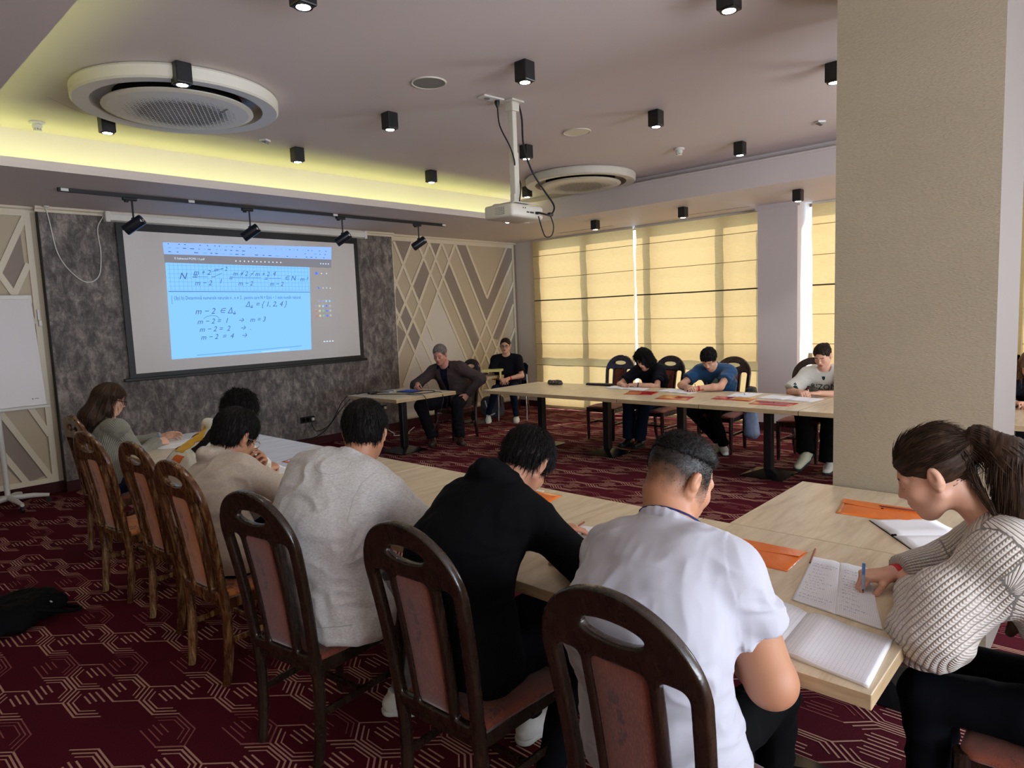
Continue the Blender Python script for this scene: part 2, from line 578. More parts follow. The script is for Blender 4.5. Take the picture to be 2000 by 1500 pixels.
class SDF:
    def __init__(s, lo, hi, h):
        s.h = h
        s.lo = np.array(lo, float)
        n = np.ceil((np.array(hi, float)-s.lo)/h).astype(int)+1
        s.n = n
        s.f = np.full(tuple(n), 0.25, dtype=np.float32)
        s.ax = [(s.lo[i]+np.arange(n[i])*h).astype(np.float32) for i in range(3)]
    def sub(s, c, r):
        c = np.asarray(c, float); r = np.asarray(r, float)
        a = np.clip(np.floor((c-r-s.lo)/s.h).astype(int), 0, s.n)
        b = np.clip(np.ceil((c+r-s.lo)/s.h).astype(int)+1, 0, s.n)
        if np.any(b-a < 1): return None, None
        sl = tuple(slice(a[i], b[i]) for i in range(3))
        X = s.ax[0][sl[0]][:, None, None]; Y = s.ax[1][sl[1]][None, :, None]; Z = s.ax[2][sl[2]][None, None, :]
        return sl, (X, Y, Z)
    def comb(s, sl, d, k, op):
        a = s.f[sl]
        if op == 'sub': d = -d
        if k > 0:
            if op == 'add':
                h = np.maximum(k-np.abs(a-d), 0)/k; s.f[sl] = np.minimum(a, d)-h*h*(k*0.25)
            else:
                h = np.maximum(k-np.abs(a-d), 0)/k; s.f[sl] = np.maximum(a, d)+h*h*(k*0.25)
        else:
            s.f[sl] = np.minimum(a, d) if op == 'add' else np.maximum(a, d)
    def cone(s, a, b, ra, rb, k=0.02, u=None, su=1.0, op='add', caps=(0, 0)):
        """tapered capsule; u = unit axis along which the section is stretched by su; caps: 1 = cut flat"""
        a = np.array(a, np.float32); b = np.array(b, np.float32)
        m = max(ra, rb)*max(su, 1)+k+s.h*3
        sl, G = s.sub((a+b)/2, np.abs(b-a)/2+m)
        if sl is None: return s
        ab = b-a; L2 = float(ab@ab)+1e-12
        px = G[0]-a[0]; py = G[1]-a[1]; pz = G[2]-a[2]
        tt = (px*ab[0]+py*ab[1]+pz*ab[2])/L2
        t = np.clip(tt, 0, 1)
        wx_ = px-t*ab[0]; wy = py-t*ab[1]; wz = pz-t*ab[2]
        if u is not None and su != 1.0:
            u = np.array(u, np.float32); u = u/np.linalg.norm(u)
            wu = wx_*u[0]+wy*u[1]+wz*u[2]
            q = np.sqrt(np.maximum(wx_*wx_+wy*wy+wz*wz - wu*wu*(1-1/su**2), 1e-12))
        else:
            q = np.sqrt(wx_*wx_+wy*wy+wz*wz+1e-12)
        d = q-(ra+(rb-ra)*t)
        L = math.sqrt(L2)
        if caps[0]: d = np.maximum(d, -tt*L)
        if caps[1]: d = np.maximum(d, (tt-1)*L)
        s.comb(sl, d.astype(np.float32), k, op)
        return s
    def ell(s, c, r, R=None, k=0.02, op='add'):
        """ellipsoid; R rows are its axes"""
        c = np.array(c, np.float32); r = np.array(r, np.float32)
        R = np.eye(3, dtype=np.float32) if R is None else np.array(R, np.float32)
        ext = np.sqrt(((R*r[:, None])**2).sum(0))+k+s.h*3
        sl, G = s.sub(c, ext)
        if sl is None: return s
        p = [G[i]-c[i] for i in range(3)]
        k0 = 0; k1 = 0
        for i in range(3):
            q = p[0]*R[i, 0]+p[1]*R[i, 1]+p[2]*R[i, 2]
            k0 = k0+(q/r[i])**2; k1 = k1+(q/r[i]**2)**2
        k0 = np.sqrt(k0); k1 = np.sqrt(k1)+1e-9
        d = np.where(k1 > 1e-6, k0*(k0-1)/k1, -float(r.min()))
        s.comb(sl, d.astype(np.float32), k, op)
        return s
    def half(s, p, n, k=0.005, inside=None):
        """remove everything on the side n of the plane through p (optionally only within radius inside=(c,r))"""
        n = np.array(n, float); n = n/np.linalg.norm(n)
        if inside is None: sl, G = tuple(slice(None) for _ in range(3)), (s.ax[0][:, None, None], s.ax[1][None, :, None], s.ax[2][None, None, :])
        else: sl, G = s.sub(inside[0], np.array([inside[1]]*3))
        if sl is None: return s
        d = ((p[0]-G[0])*n[0]+(p[1]-G[1])*n[1]+(p[2]-G[2])*n[2]).astype(np.float32)  # <0 on the removed side
        s.comb(sl, d, k, 'sub')
        return s
    def func(s, c, r, fn, k=0.0, op='add'):
        sl, G = s.sub(c, r)
        if sl is None: return s
        s.comb(sl, fn(*G).astype(np.float32), k, op)
        return s
    def mesh(s):
        f = s.f
        ins = f < 0
        nx, ny, nz = f.shape
        cnt = np.zeros((nx-1, ny-1, nz-1), np.int8)
        for dx in (0, 1):
            for dy in (0, 1):
                for dz in (0, 1):
                    cnt += ins[dx:nx-1+dx, dy:ny-1+dy, dz:nz-1+dz]
        act = (cnt > 0) & (cnt < 8)
        I = np.argwhere(act)
        if len(I) == 0: return np.zeros((0, 3)), []
        idx = np.full(act.shape, -1, np.int32); idx[act] = np.arange(len(I))
        acc = np.zeros((len(I), 3)); num = np.zeros(len(I))
        c = {}
        for dx in (0, 1):
            for dy in (0, 1):
                for dz in (0, 1):
                    c[(dx, dy, dz)] = f[I[:, 0]+dx, I[:, 1]+dy, I[:, 2]+dz].astype(np.float64)
        ks = list(c.keys())
        for a in ks:
            for ax in range(3):
                if a[ax] == 0:
                    b = list(a); b[ax] = 1; b = tuple(b)
                    va, vb = c[a], c[b]
                    m = (va < 0) != (vb < 0)
                    t = np.where(m, va/np.where(m, va-vb, 1), 0)
                    p = np.zeros((len(I), 3)); p += np.array(a)
                    p[:, ax] += t
                    acc += np.where(m[:, None], p, 0); num += m
        V = s.lo+(I+acc/num[:, None])*s.h
        F = []
        for ax in range(3):
            o = [0, 1, 2]; o.remove(ax); u, v = o
            sa = [slice(None)]*3; sb = [slice(None)]*3
            sa[ax] = slice(0, -1); sb[ax] = slice(1, None)
            A = ins[tuple(sa)]; B = ins[tuple(sb)]
            E = np.argwhere(A != B)
            E = E[(E[:, u] > 0) & (E[:, v] > 0) & (E[:, u] < f.shape[u]-1) & (E[:, v] < f.shape[v]-1)]
            if len(E) == 0: continue
            def cell(du, dv):
                Q = E.copy(); Q[:, u] += du; Q[:, v] += dv
                return idx[Q[:, 0], Q[:, 1], Q[:, 2]]
            q = np.stack([cell(-1, -1), cell(0, -1), cell(0, 0), cell(-1, 0)], 1)
            fl = A[E[:, 0], E[:, 1], E[:, 2]]
            if ax == 1: fl = ~fl
            q[~fl] = q[~fl][:, ::-1]
            F.append(q)
        F = np.concatenate(F); F = F[(F >= 0).all(1)]
        return V, F

def relax(V, F, it=1, w=0.5):
    n = len(V)
    for _ in range(it):
        acc = np.zeros_like(V); num = np.zeros(n)
        for a, b in ((0, 1), (1, 2), (2, 3), (3, 0)):
            np.add.at(acc, F[:, a], V[F[:, b]]); np.add.at(num, F[:, a], 1)
            np.add.at(acc, F[:, b], V[F[:, a]]); np.add.at(num, F[:, b], 1)
        V = V*(1-w)+w*acc/np.maximum(num, 1)[:, None]
    return V
def vnormals(V, F):
    d1 = V[F[:, 2]]-V[F[:, 0]]; d2 = V[F[:, 3]]-V[F[:, 1]]
    n = np.cross(d1, d2)
    N = np.zeros_like(V)
    for j in range(4): np.add.at(N, F[:, j], n)
    return N/(np.linalg.norm(N, axis=1)[:, None]+1e-12)
# ================================================================ the room
HS, HC = 3.0, 3.36          # soffit and raised ceiling heights
X0, X1, Y0, Y1 = -2.6, 9.45, -4.0, 8.45
# ---- floor with its woven honeycomb chain pattern
mb = MB(); mb.m = 0
mb.add([(X0, Y0, 0), (X1+0.2, Y0, 0), (X1+0.2, Y1, 0), (X0, Y1, 0)], [(0, 1, 2, 3)])
def line_quad(a, b, w, z, m):
    a = np.array(a); b = np.array(b); d = b-a; L = np.hypot(*d)
    if L < 1e-6: return
    d = d/L; n = np.array([-d[1], d[0]])*w/2; a = a-d*w*0.4; b = b+d*w*0.4
    V = [a-n, b-n, b+n, a+n]
    mb.add([(p[0], p[1], z) for p in V], [(0, 1, 2, 3)], m)
rng = random.Random(7)
HW, HH = 0.158, 0.345        # honeycomb cell width along X, length along Y
def hexpts(cx, cy, s):
    w, h = HW/2*s, HH/2*s
    q = h - (HH/4)*s*1.0
    return [(cx, cy+h), (cx+w, cy+q), (cx+w, cy-q), (cx, cy-h), (cx-w, cy-q), (cx-w, cy+q)]
row = 0
y = Y1 + 0.2
while y > -1.2:
    off = (row % 2)*0.5
    c0 = int(X0/HW) - 1; c1 = int((X1+0.2)/HW) + 1
    for c in range(c0, c1):
        cx = (c+off)*HW; cyy = y
        if not (X0 < cx < X1 and cyy < Y1-0.2): continue
        k = (2*c + (row % 2) - 3*row)
        ph = (k // 2) % 5
        if ph in (0, 1): m, w = 1, 0.0085
        elif ph == 3 and rng.random() < 0.75: m, w = 2, 0.006
        elif ph == 2 and rng.random() < 0.45: m, w = 1, 0.0075
        else: continue
        flip = (ph % 2 == 1)
        for si, s in enumerate((1.0, 0.80, 0.60)):
            P = hexpts(cx, cyy, s)
            if s == 1.0:
                segs = [(0, 1), (1, 2), (3, 4), (4, 5), (5, 0)] if not flip else [(0, 1), (1, 2), (2, 3), (3, 4), (4, 5)]
            else:
                segs = [(0, 1), (1, 2), (2, 3)] if flip else [(3, 4), (4, 5), (5, 0)]
            for a, b in segs:
                line_quad(P[a], P[b], w*(1.0 if si < 2 else 0.75), 0.0010+rng.random()*0.0008, m)
        # the prongs that reach into the cell from its open side
        sg = 1 if flip else -1
        for i in range(3):
            xx = cx + sg*(-HW*0.33 + i*HW*0.15)
            y0 = cyy + (HH*0.20)*(1 if i != 1 else 1.25)
            line_quad((xx, y0-HH*(0.36 - 0.05*i)), (xx, y0), w*0.9, 0.0010+rng.random()*0.0008, m)
    y -= HH*0.75
    row += 1
fl = mb.build('floor', [M['carpet'], M['tanline'], M['dimline']], fix=False)
structure(fl)

# ---- ceiling: soffit ring, coves, raised field
TX0, TX1, TY1 = 0.93, 7.5, 6.48     # tray opening
TY0 = -3.0
mb = MB(); mb.m = 0
def slab(x0, y0, x1, y1, z0, z1): mb.box((x0, y0, z0), (x1, y1, z1))
slab(X0, TY1, 9.43, Y1+0.1, HS, HS+0.02)                # above the screen
slab(TX1, Y0, 9.43, TY1, HS, HS+0.02)                   # above the windows
slab(X0, Y0, TX0, TY1, HS, HS+0.02)                       # camera left
slab(TX0, Y0, TX1, TY0, HS, HS+0.02)
# upstand lips
mb.box((TX0-0.02, TY1, HS+0.0195), (TX1, TY1+0.02, HS+0.075))
mb.box((TX0-0.02, TY0, HS+0.0195), (TX0, TY1, HS+0.075))
mb.box((TX1, TY0, HS+0.0195), (TX1+0.02, TY1+0.02, HS+0.265))
mb.box((TX0, TY0-0.02, HS+0.0195), (TX1, TY0, HS+0.265))
# trough backs
mb.box((TX0-0.27, TY1+0.27, HS+0.02), (TX1+0.1, TY1+0.29, HC+0.02))
mb.box((TX0-0.29, TY0, HS+0.02), (TX0-0.27, TY1+0.29, HC+0.02))
mb.box((TX1+0.10, TY0, HS+0.285), (TX1+0.12, TY1+0.29, HC+0.02))
mb.box((TX0-0.3, TY0-0.1, HS+0.02), (TX1+0.12, TY0-0.08, HC+0.02))
mb.box((TX1, TY0, HS+0.265), (TX1+0.12, TY1+0.29, HS+0.285))
mb.box((TX0-0.3, TY0-0.1, HC), (TX1+0.12, TY1+0.3, HC+0.02))
structure(mb.build('ceiling', [M['ceil']]))
# trim along the right-hand rim of the tray
mb = MB(); mb.box((TX1-0.012, TY0, HS+0.262), (TX1, TY1, HS+0.287)); structure(mb.build('trim_1', [M['ceil']]))
# LED strips lying in the troughs
mb = MB(); mb.box((TX0-0.1, TY1+0.10, HS+0.024), (TX1-0.05, TY1+0.125, HS+0.032))
tag(mb.build('led_strip', [M['led']]), 'glowing yellow-green LED strip hidden in the ceiling cove above the screen', 'light strip')
mb = MB(); mb.box((TX0-0.125, -0.5, HS+0.024), (TX0-0.10, TY1, HS+0.032))
tag(mb.build('led_strip', [M['led']]), 'glowing yellow-green LED strip in the left-hand ceiling cove beside the dark soffit', 'light strip')

# ---- walls
def wx(p): return (p[0], Y1, p[1])
mb = MB(); mb.m = 0
mb.box((X0, Y1, 0), (X1+0.3, Y1+0.12, HS+0.1), 0)
def wall_poly(poly, m, d=0.003):
    mb.prism(poly, lambda p: (p[0], Y1+0.0, p[1]), lambda p: (p[0], Y1-d, p[1]), m)
_sc = [0]
def strip(a, b, w=0.045, d=0.012, m=1):
    _sc[0] += 1; d = d+_sc[0]*0.00012
    a = Vector(a); b = Vector(b); t = (b-a).normalized(); n = Vector((-t.y, t.x))*w/2
    P = [a-n, b-n, b+n, a+n]
    mb.prism([(p.x, p.y) for p in P], lambda p: (p[0], Y1+0.0, p[1]), lambda p: (p[0], Y1-d, p[1]), m)
dark = [[(6.56, 2.92), (6.91, 2.9), (6.71, 2.53)], [(7.28, 2.91), (7.51, 2.91), (7.39, 2.69)], [(7.13, 2.63), (7.23, 2.41), (7.0, 2.0), (6.85, 2.22)], [(6.57, 2.22), (6.69, 1.95), (6.58, 1.76), (6.49, 1.93)], [(6.7, 1.92), (6.84, 1.67), (6.71, 1.47), (6.59, 1.73)], [(6.86, 1.67), (6.98, 1.4), (6.85, 1.18), (6.71, 1.46)], [(6.51, 1.62), (6.7, 1.46), (6.51, 1.15)], [(7.54, 2.37), (7.68, 2.61), (8.3, 1.23), (8.2, 1.09)], [(7.87, 2.92), (8.07, 2.92), (8.53, 2.0), (8.5, 1.58)], [(9.1, 2.92), (9.24, 2.91), (9.24, 2.73), (8.5, 1.58), (8.53, 2.0)], [(9.24, 2.21), (9.22, 1.89), (8.78, 1.26), (8.63, 1.29)], [(9.23, 1.4), (9.23, 0.6), (8.8, 0.7), (8.99, 1.01)], [(6.98, 1.38), (7.13, 1.11), (6.98, 0.89), (6.85, 1.15)]]
for p in dark: wall_poly(p, 3)
wall_poly([(7.38, 2.08), (8.02, 0.85), (8.2, 0.16), (6.55, 0.16), (6.58, 0.65), (7.11, 1.62)], 4, 0.0035)
for L in [[(6.5, 2.37), (7.13, 1.11), (7.6, 0.16)], [(6.49, 1.91), (6.98, 0.87), (7.3, 0.16)], [(6.55, 2.89), (7.25, 1.34)], [(7.01, 2.9), (8.02, 0.88), (8.36, 0.16)], [(7.25, 2.92), (8.6, 0.2)], [(7.53, 2.92), (8.45, 1.02), (8.86, 0.16)], [(7.83, 2.92), (8.5, 1.55), (9.2, 0.16)], [(8.08, 2.93), (8.53, 2.02)],
          [(6.91, 2.9), (6.49, 2.15)], [(7.28, 2.93), (6.51, 1.62)], [(7.53, 2.93), (6.99, 1.94), (6.5, 1.11)], [(7.83, 2.92), (6.58, 0.65)], [(9.1, 2.93), (8.53, 2.0)], [(9.27, 2.73), (8.5, 1.58), (7.62, 0.2)], [(9.24, 2.29), (8.1, 0.5)], [(9.22, 1.89), (8.3, 0.4)], [(9.23, 1.44), (8.6, 0.4)]]:
    for a, b in zip(L, L[1:]): strip(a, b)
for a, b in [((6.48, 2.93), (9.27, 2.93)), ((9.25, 2.95), (9.25, 0.14)), ((6.49, 2.95), (6.49, 0.14)), ((6.48, 0.16), (9.27, 0.16))]: strip(a, b, 0.05, 0.016)
# plain strip at the corner, then the pattern left of the grey panel
wall_poly([(9.28, 0.1), (9.45, 0.1), (9.45, 3.0), (9.28, 3.0)], 3, 0.02)
for p in [[(1.57, 2.3), (1.78, 2.8), (1.79, 2.3), (1.69, 2.09)], [(1.44, 0.85), (1.78, 0.2), (1.56, 0.14), (1.36, 0.48)], [(0.9, 2.9), (1.25, 2.9), (1.07, 2.5)], [(0.7, 1.9), (0.9, 2.3), (1.1, 1.9), (0.9, 1.5)]]: wall_poly(p, 3)
for a, b in [((1.84, 2.92), (1.2, 1.55)), ((1.57, 2.3), (1.3, 2.92)), ((1.57, 2.3), (1.82, 1.8)), ((1.82, 2.42), (1.5, 1.75)), ((1.2, 1.4), (1.82, 0.14)), ((1.2, 0.92), (1.6, 0.14)), ((1.55, 1.25), (1.84, 0.62)), ((1.85, 2.95), (1.85, 0.12)), ((0.1, 2.93), (1.87, 2.93)), ((0.1, 0.14), (1.87, 0.14)), ((0.3, 2.9), (1.2, 1.1)), ((0.9, 2.9), (0.1, 1.3))]: strip(a, b, 0.055, 0.014)
structure(mb.build('wall_front', [M['tan'], M['cream'], M['white'], M['taupe'], M['palewall']]))
# the protruding grey panel behind the screen
mb = MB(); mb.box((1.93, Y1-0.10, 0.0), (6.44, Y1, HS-0.04), 0)
mb.m = 1
mb.box((1.925, Y1-0.101, 0.0), (1.93, Y1, HS-0.04), 1)
structure(mb.build('wall_screen', [M['grey'], plain('dark_panel_edge', '#2b2827', 0.6)]))
# crown moulding
mb = MB()
for (a, b, yy) in [(X0, 1.93, Y1), (1.90, 6.46, Y1-0.10), (6.44, 9.45, Y1)]:
    prof = [(0, 0), (-0.045, 0), (-0.04, -0.02), (-0.018, -0.032), (-0.012, -0.055), (0, -0.055)]
    mb.prism(prof, lambda p, a=a, yy=yy: (a, yy+p[0], HS+p[1]), lambda p, b=b, yy=yy: (b, yy+p[0], HS+p[1]))
structure(mb.build('trim_2', [M['cream']]))
# baseboards
mb = MB()
mb.box((X0, Y1-0.018, 0), (1.925, Y1, 0.11)); mb.box((1.92, Y1-0.118, 0), (6.45, Y1-0.10, 0.11)); mb.box((6.44, Y1-0.03, 0), (9.45, Y1-0.0, 0.11))
structure(mb.build('baseboard_front', [M['baseb']]))
# right (window) wall
WX = 9.32
mb = MB(); mb.m = 0
mb.box((WX, 7.97, 0), (WX+0.3, Y1+0.1, HS+0.05))
mb.box((WX, -4.0, 0), (WX+0.3, -1.6, 0.5)); mb.box((WX, -4.0, 2.98), (WX+0.3, -1.6, HS+0.05)); mb.box((WX, -1.72, 0.5), (WX+0.3, -1.6, 2.98))
structure(mb.build('wall_right', [M['white']]))
# the column between the windows
mb = MB()
mb.box((8.95, 3.22, 0), (WX+0.3, 3.74, HS), 0)
for (z0, z1, e) in [(2.93, 3.0, 0.03)]:
    mb.prism([(-e, 0), (0.0, -0.06), (0, 0)], lambda p: (8.95+p[0], 3.19, HS+p[1]), lambda p: (8.95+p[0], 3.77, HS+p[1]))
structure(mb.build('wall_column', [M['lilac']]))
mb = MB(); mb.box((8.932, 3.205, 0), (8.95, 3.755, 0.11)); mb.box((8.932, 3.2, 0), (9.3, 3.22, 0.11)); mb.box((8.932, 3.74, 0), (9.3, 3.757, 0.11))
mb.box((9.30, 7.98, 0), (9.32, 8.42, 0.11))
structure(mb.build('baseboard_right', [M['baseb']]))
mb = MB(); mb.box((X0-0.1, Y0, 0), (X0, Y1+0.1, HS+0.05)); structure(mb.build('wall_left', [M['tan']]))
mb = MB()
mb.box((X0, Y0-0.1, 0), (X1+0.4, Y0, 0.6)); mb.box((X0, Y0-0.1, 2.9), (X1+0.4, Y0, HS+0.05))
mb.box((X0, Y0-0.1, 0.6), (-1.1, Y0, 2.9)); mb.box((5.5, Y0-0.1, 0.6), (X1+0.4, Y0, 2.9))
structure(mb.build('wall_back', [M['tan']]))
# air slots in the soffit over the windows
for (ya, yb) in [(7.0, 5.95), (4.85, 3.8)]:
    mb = MB(); mb.box((8.83, yb, HS-0.004), (8.845, ya, HS+0.0), 1); mb.box((8.80, yb-0.02, HS-0.003), (8.875, ya+0.02, HS), 0)
    structure(mb.build('trim_3', [M['ceil'], M['shadowgap']]))

# ---- windows (frames, glass) and roman blinds
def window(n, ya, yb, mull, rail=0.92):
    mb = MB()
    gx = 9.40
    mb.box((gx-0.04, ya, 0.0), (gx+0.04, yb, 0.10))
    mb.box((gx-0.02, ya, 2.96), (gx+0.02, yb, 3.0))
    mb.box((gx-0.02, ya, rail), (gx+0.02, yb, rail+0.11))
    for y in mull: mb.box((gx-0.02, y-0.055, 0), (gx+0.02, y+0.055, 3.0))
    if n == 1: mb.box((gx-0.02, 7.76, 0), (gx+0.02, 7.935, 3.0))  # added stile that keeps the sun out of the gap beside the blind
    fr = mb.build('window_%d' % n, [M['frame']]); structure(fr)
    g = MB(); g.box((gx-0.004, ya, 0.05), (gx+0.004, yb, 2.95)); g.build('pane', [M['glass']], fr)
window(1, 3.74, 7.97, [6.79, 5.575, 4.37])
window(2, -1.6, 3.22, [2.2, 0.9, -0.4])
window(3, -4.0, -1.72, [-2.8])  # added window, there only to carry the side fill lamp
def blind(label, ya, yb, n=7, ztop=2.99, zbot=0.06, seed=0):
    t = thing('roman_blind', label, 'blind', (9.25, (ya+yb)/2, zbot), 0, 'roman blinds on the long window wall')
    nz, ny = 110, 46
    z = np.linspace(zbot, ztop, nz); y = np.linspace(ya, yb, ny)
    Y, Z = np.meshgrid(y, z)
    band = (ztop-zbot)/n
    ph = ((Z-zbot) % band)/band
    rs = np.random.RandomState(seed)
    a, b, c = rs.rand(3)*6
    Xd = 9.25 + 0.010*np.sin(ph*math.pi) + 0.006*np.sin(Y*7+a+Z*1.3) * (1.2-Z/3.0) + 0.004*np.sin(Y*19+b+Z*3.0)*(1.2-Z/3)
    Yd = Y + 0.006*np.sin(Z*2.3+c) + 0.004*np.sin(Z*6+b)
    V = np.stack([Xd, Yd, Z], -1).reshape(-1, 3)
    F = [(i*ny+j, i*ny+j+1, (i+1)*ny+j+1, (i+1)*ny+j) for i in range(nz-1) for j in range(ny-1)]
    new_obj('fabric', V, F, [M['blind']], t, True)
    for k, zz in enumerate((0.39, 0.78, 1.16, 1.55, 1.93, 2.32, 2.71)):
        big = (k == 4)
        m2 = MB(); m2.tube([(9.243, ya+0.01, zz), (9.243, (ya+yb)/2, zz-0.004), (9.243, yb-0.01, zz)], 0.011 if big else 0.0045, 6)
        m2.build('rod', [plain('dark_blind_rod', '#3d3428', 0.5) if big else plain('blind_pocket_rod', '#8f774a', 0.6)], t)
    m3 = MB(); m3.box((9.235, ya, ztop-0.02), (9.285, yb, ztop+0.008)); m3.build('headrail', [M['offwhite']], t)
    return t
blind('straw coloured roman blind at the left end of the windows beside the patterned wall', 5.86, 7.95, seed=1)
blind('straw coloured roman blind behind the students, left of the grey column', 3.84, 5.82, seed=2)
blind('straw coloured roman blind just right of the grey column', 0.95, 3.14, seed=3)
blind('straw coloured roman blind at the right edge of the photo beyond the beige pillar', -1.5, 0.91, seed=4)

# ---- beige pillar behind the right-hand table
mb = MB(); mb.m = 0
mb.box((3.66, 0.45, 0), (4.42, 1.13, HC), 0)
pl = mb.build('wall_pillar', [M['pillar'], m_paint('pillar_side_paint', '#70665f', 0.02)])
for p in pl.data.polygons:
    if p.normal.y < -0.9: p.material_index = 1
structure(pl)
# ================================================================ tables
TT = 0.75
def pedestal_table(label, cx, cy, sx, sy, rz=0, group='square pedestal tables', colx=0.0, coly=0.0):
    t = thing('pedestal_table', label, 'table', (cx, cy, 0), rz, group)
    m = MB(); m.rbox((0, 0, TT-0.021), (sx-0.004, sy-0.004, 0.042), 0.002, 1, m=0)
    o = m.build('tabletop', [M['table'], M['edge']], t, local=True)
    for p in o.data.polygons:
        if abs(p.normal.z) < 0.5: p.material_index = 1
    m = MB(); m.rbox((colx, coly, 0.385), (0.08, 0.08, 0.67), 0.006, 2)
    m.box((colx-0.2, coly-0.03, TT-0.055), (colx+0.2, coly+0.03, TT-0.043)); m.box((colx-0.03, coly-0.2, TT-0.055), (colx+0.03, coly+0.2, TT-0.043))
    m.build('column', [M['black']], t, local=True)
    m = MB(); b = 0.215
    m.add([(-b+colx, -b+coly, 0), (b+colx, -b+coly, 0), (b+colx, b+coly, 0), (-b+colx, b+coly, 0),
           (-b+colx, -b+coly, 0.008), (b+colx, -b+coly, 0.008), (b+colx, b+coly, 0.008), (-b+colx, b+coly, 0.008),
           (-.045+colx, -.045+coly, 0.062), (.045+colx, -.045+coly, 0.062), (.045+colx, .045+coly, 0.062), (-.045+colx, .045+coly, 0.062)],
          [(0, 3, 2, 1), (0, 1, 5, 4), (1, 2, 6, 5), (2, 3, 7, 6), (3, 0, 4, 7), (4, 5, 9, 8), (5, 6, 10, 9), (6, 7, 11, 10), (7, 4, 8, 11), (8, 9, 10, 11)])
    m.build('base', [M['base']], t, local=True)
    return t
G1 = 'tables in the near row with students seen from behind'
for i, (y, lab) in enumerate([(0.915, 'oak-topped pedestal table at the corner where the white T-shirt boy and knit-sweater girl write'),
              (1.885, 'oak-topped pedestal table in front of the boy in the black hoodie'),
              (2.855, 'oak-topped pedestal table in front of the boy in the grey sweatshirt'),
              (3.825, 'oak-topped pedestal table under the writing boys and the orange envelope'),
              (4.795, 'oak-topped pedestal table beside the boy in the patterned white hoodie'),
              (5.765, 'oak-topped pedestal table at the screen end, in front of the girl with black glasses')]):
    pedestal_table(lab, 2.225, y, 1.05, 0.97, 0, G1)
pedestal_table('oak-topped pedestal table standing against the beige pillar on the right', 3.195, 0.79, 0.89, 0.98, 0, 'connecting table by the pillar')
G2 = 'tables in the far row under the windows'
for (y0, y1, lab) in [(5.10, 6.13, 'oak-topped table at the far left of the window row with a dark pouch on it'),
                      (4.09, 5.095, 'oak-topped pedestal table in front of the student with curly dark hair'),
                      (3.13, 4.085, 'oak-topped pedestal table in front of the boy in the blue T-shirt'),
                      (2.17, 3.125, 'oak-topped table in the window row between the blue T-shirt boy and the jersey girl'),
                      (1.20, 2.165, 'oak-topped pedestal table partly hidden by the pillar, in front of the girl in the jersey'),
                      (0.22, 1.195, 'oak-topped pedestal table behind the beige pillar at the right edge of the photo')]:
    pedestal_table(lab, 6.60, (y0+y1)/2, 1.10, y1-y0, 0, G2)
pedestal_table('teacher desk: oak-topped pedestal table with laptop and cables, apart in front of the screen', 5.345, 6.9, 0.96, 1.02, 0, 'tables at the front of the room')
pedestal_table('oak-topped pedestal table holding a stack of yellow folders between the two adults', 7.42, 7.74, 0.72, 0.72, 0, 'tables at the front of the room')

# ================================================================ banquet chairs
def chair_back_sdf():
    """hooped back with an oval hand hole, two splat rails and a panel opening; u = across, v = up from the seat line"""
    s = SDF((-0.26, -0.045, -0.06), (0.26, 0.045, 0.70), 0.0042)
    def shape(X, Y, Z):
        # outline of the hoop: posts at +-0.19 that close in a round arch at z 0.66
        w = 0.205; zc = 0.455; a = 0.205
        ax = np.abs(X)
        lean = 0.0
        # centreline distance
        pw = 0.180 + 0.025*np.clip(Z/0.45, 0, 1)
        dpost = np.abs(ax-pw)
        ra = np.sqrt((X/1.0)**2+((Z-zc)/0.92)**2)
        darch = np.abs(ra-0.205)
        d = np.where(Z < zc, dpost, darch)-0.0225
        # head plate between hoop and panel with an oval hole
        inside = np.where(Z < zc, ax-pw, ra-0.205)
        plate = np.maximum(inside, (0.475-Z) - 0.0*X)
        shoulder = np.maximum(inside, -(Z-(0.475-0.9*np.maximum(ax-0.10, 0)*0 )))
        plate = np.maximum(plate, ax-0.5)
        hole = np.sqrt((X/0.086)**2+((Z-0.560)/0.026)**2)-1; hole = hole*0.026
        plate = np.maximum(plate, -hole)
        # splat rails
        rail = np.abs(ax-(0.083+0.010*np.clip(Z/0.45, 0, 1)))-0.0145
        rail = np.maximum(rail, Z-0.50); rail = np.maximum(rail, -Z-0.02)
        k = 0.028
        def smin(p, q, k):
            h = np.maximum(k-np.abs(p-q), 0)/k
            return np.minimum(p, q)-h*h*k*0.25
        g = smin(d, plate, k)
        g = smin(g, rail, k)
        # bottom rail
        br = np.maximum(np.abs(Z-0.0)-0.022, ax-pw)
        g = smin(g, br, 0.012)
        # thickness with rounded edges, hoop thicker than the rails
        th = 0.017
        q0 = np.maximum(g+0.010, 0); q1 = np.maximum(np.abs(Y)-th+0.010, 0)
        r = np.sqrt(q0*q0+q1*q1)+np.minimum(np.maximum(g+0.010, np.abs(Y)-th+0.010), 0)-0.010
        return r
    s.func((0, 0, 0.32), (0.3, 0.06, 0.4), shape)
    V, F = s.mesh()
    V = relax(V, F, 1, 0.4)
    return V, F
def lean(V, z0=0.43):
    """bend the back: leans backwards with height (chair faces +X)"""
    z = V[:, 2]
    off = -0.06*(z/0.66) - 0.055*(z/0.66)**2
    return np.stack([-0.215+off+V[:, 1]*0.98, V[:, 0], z0+z], 1)
_cb = chair_back_sdf()
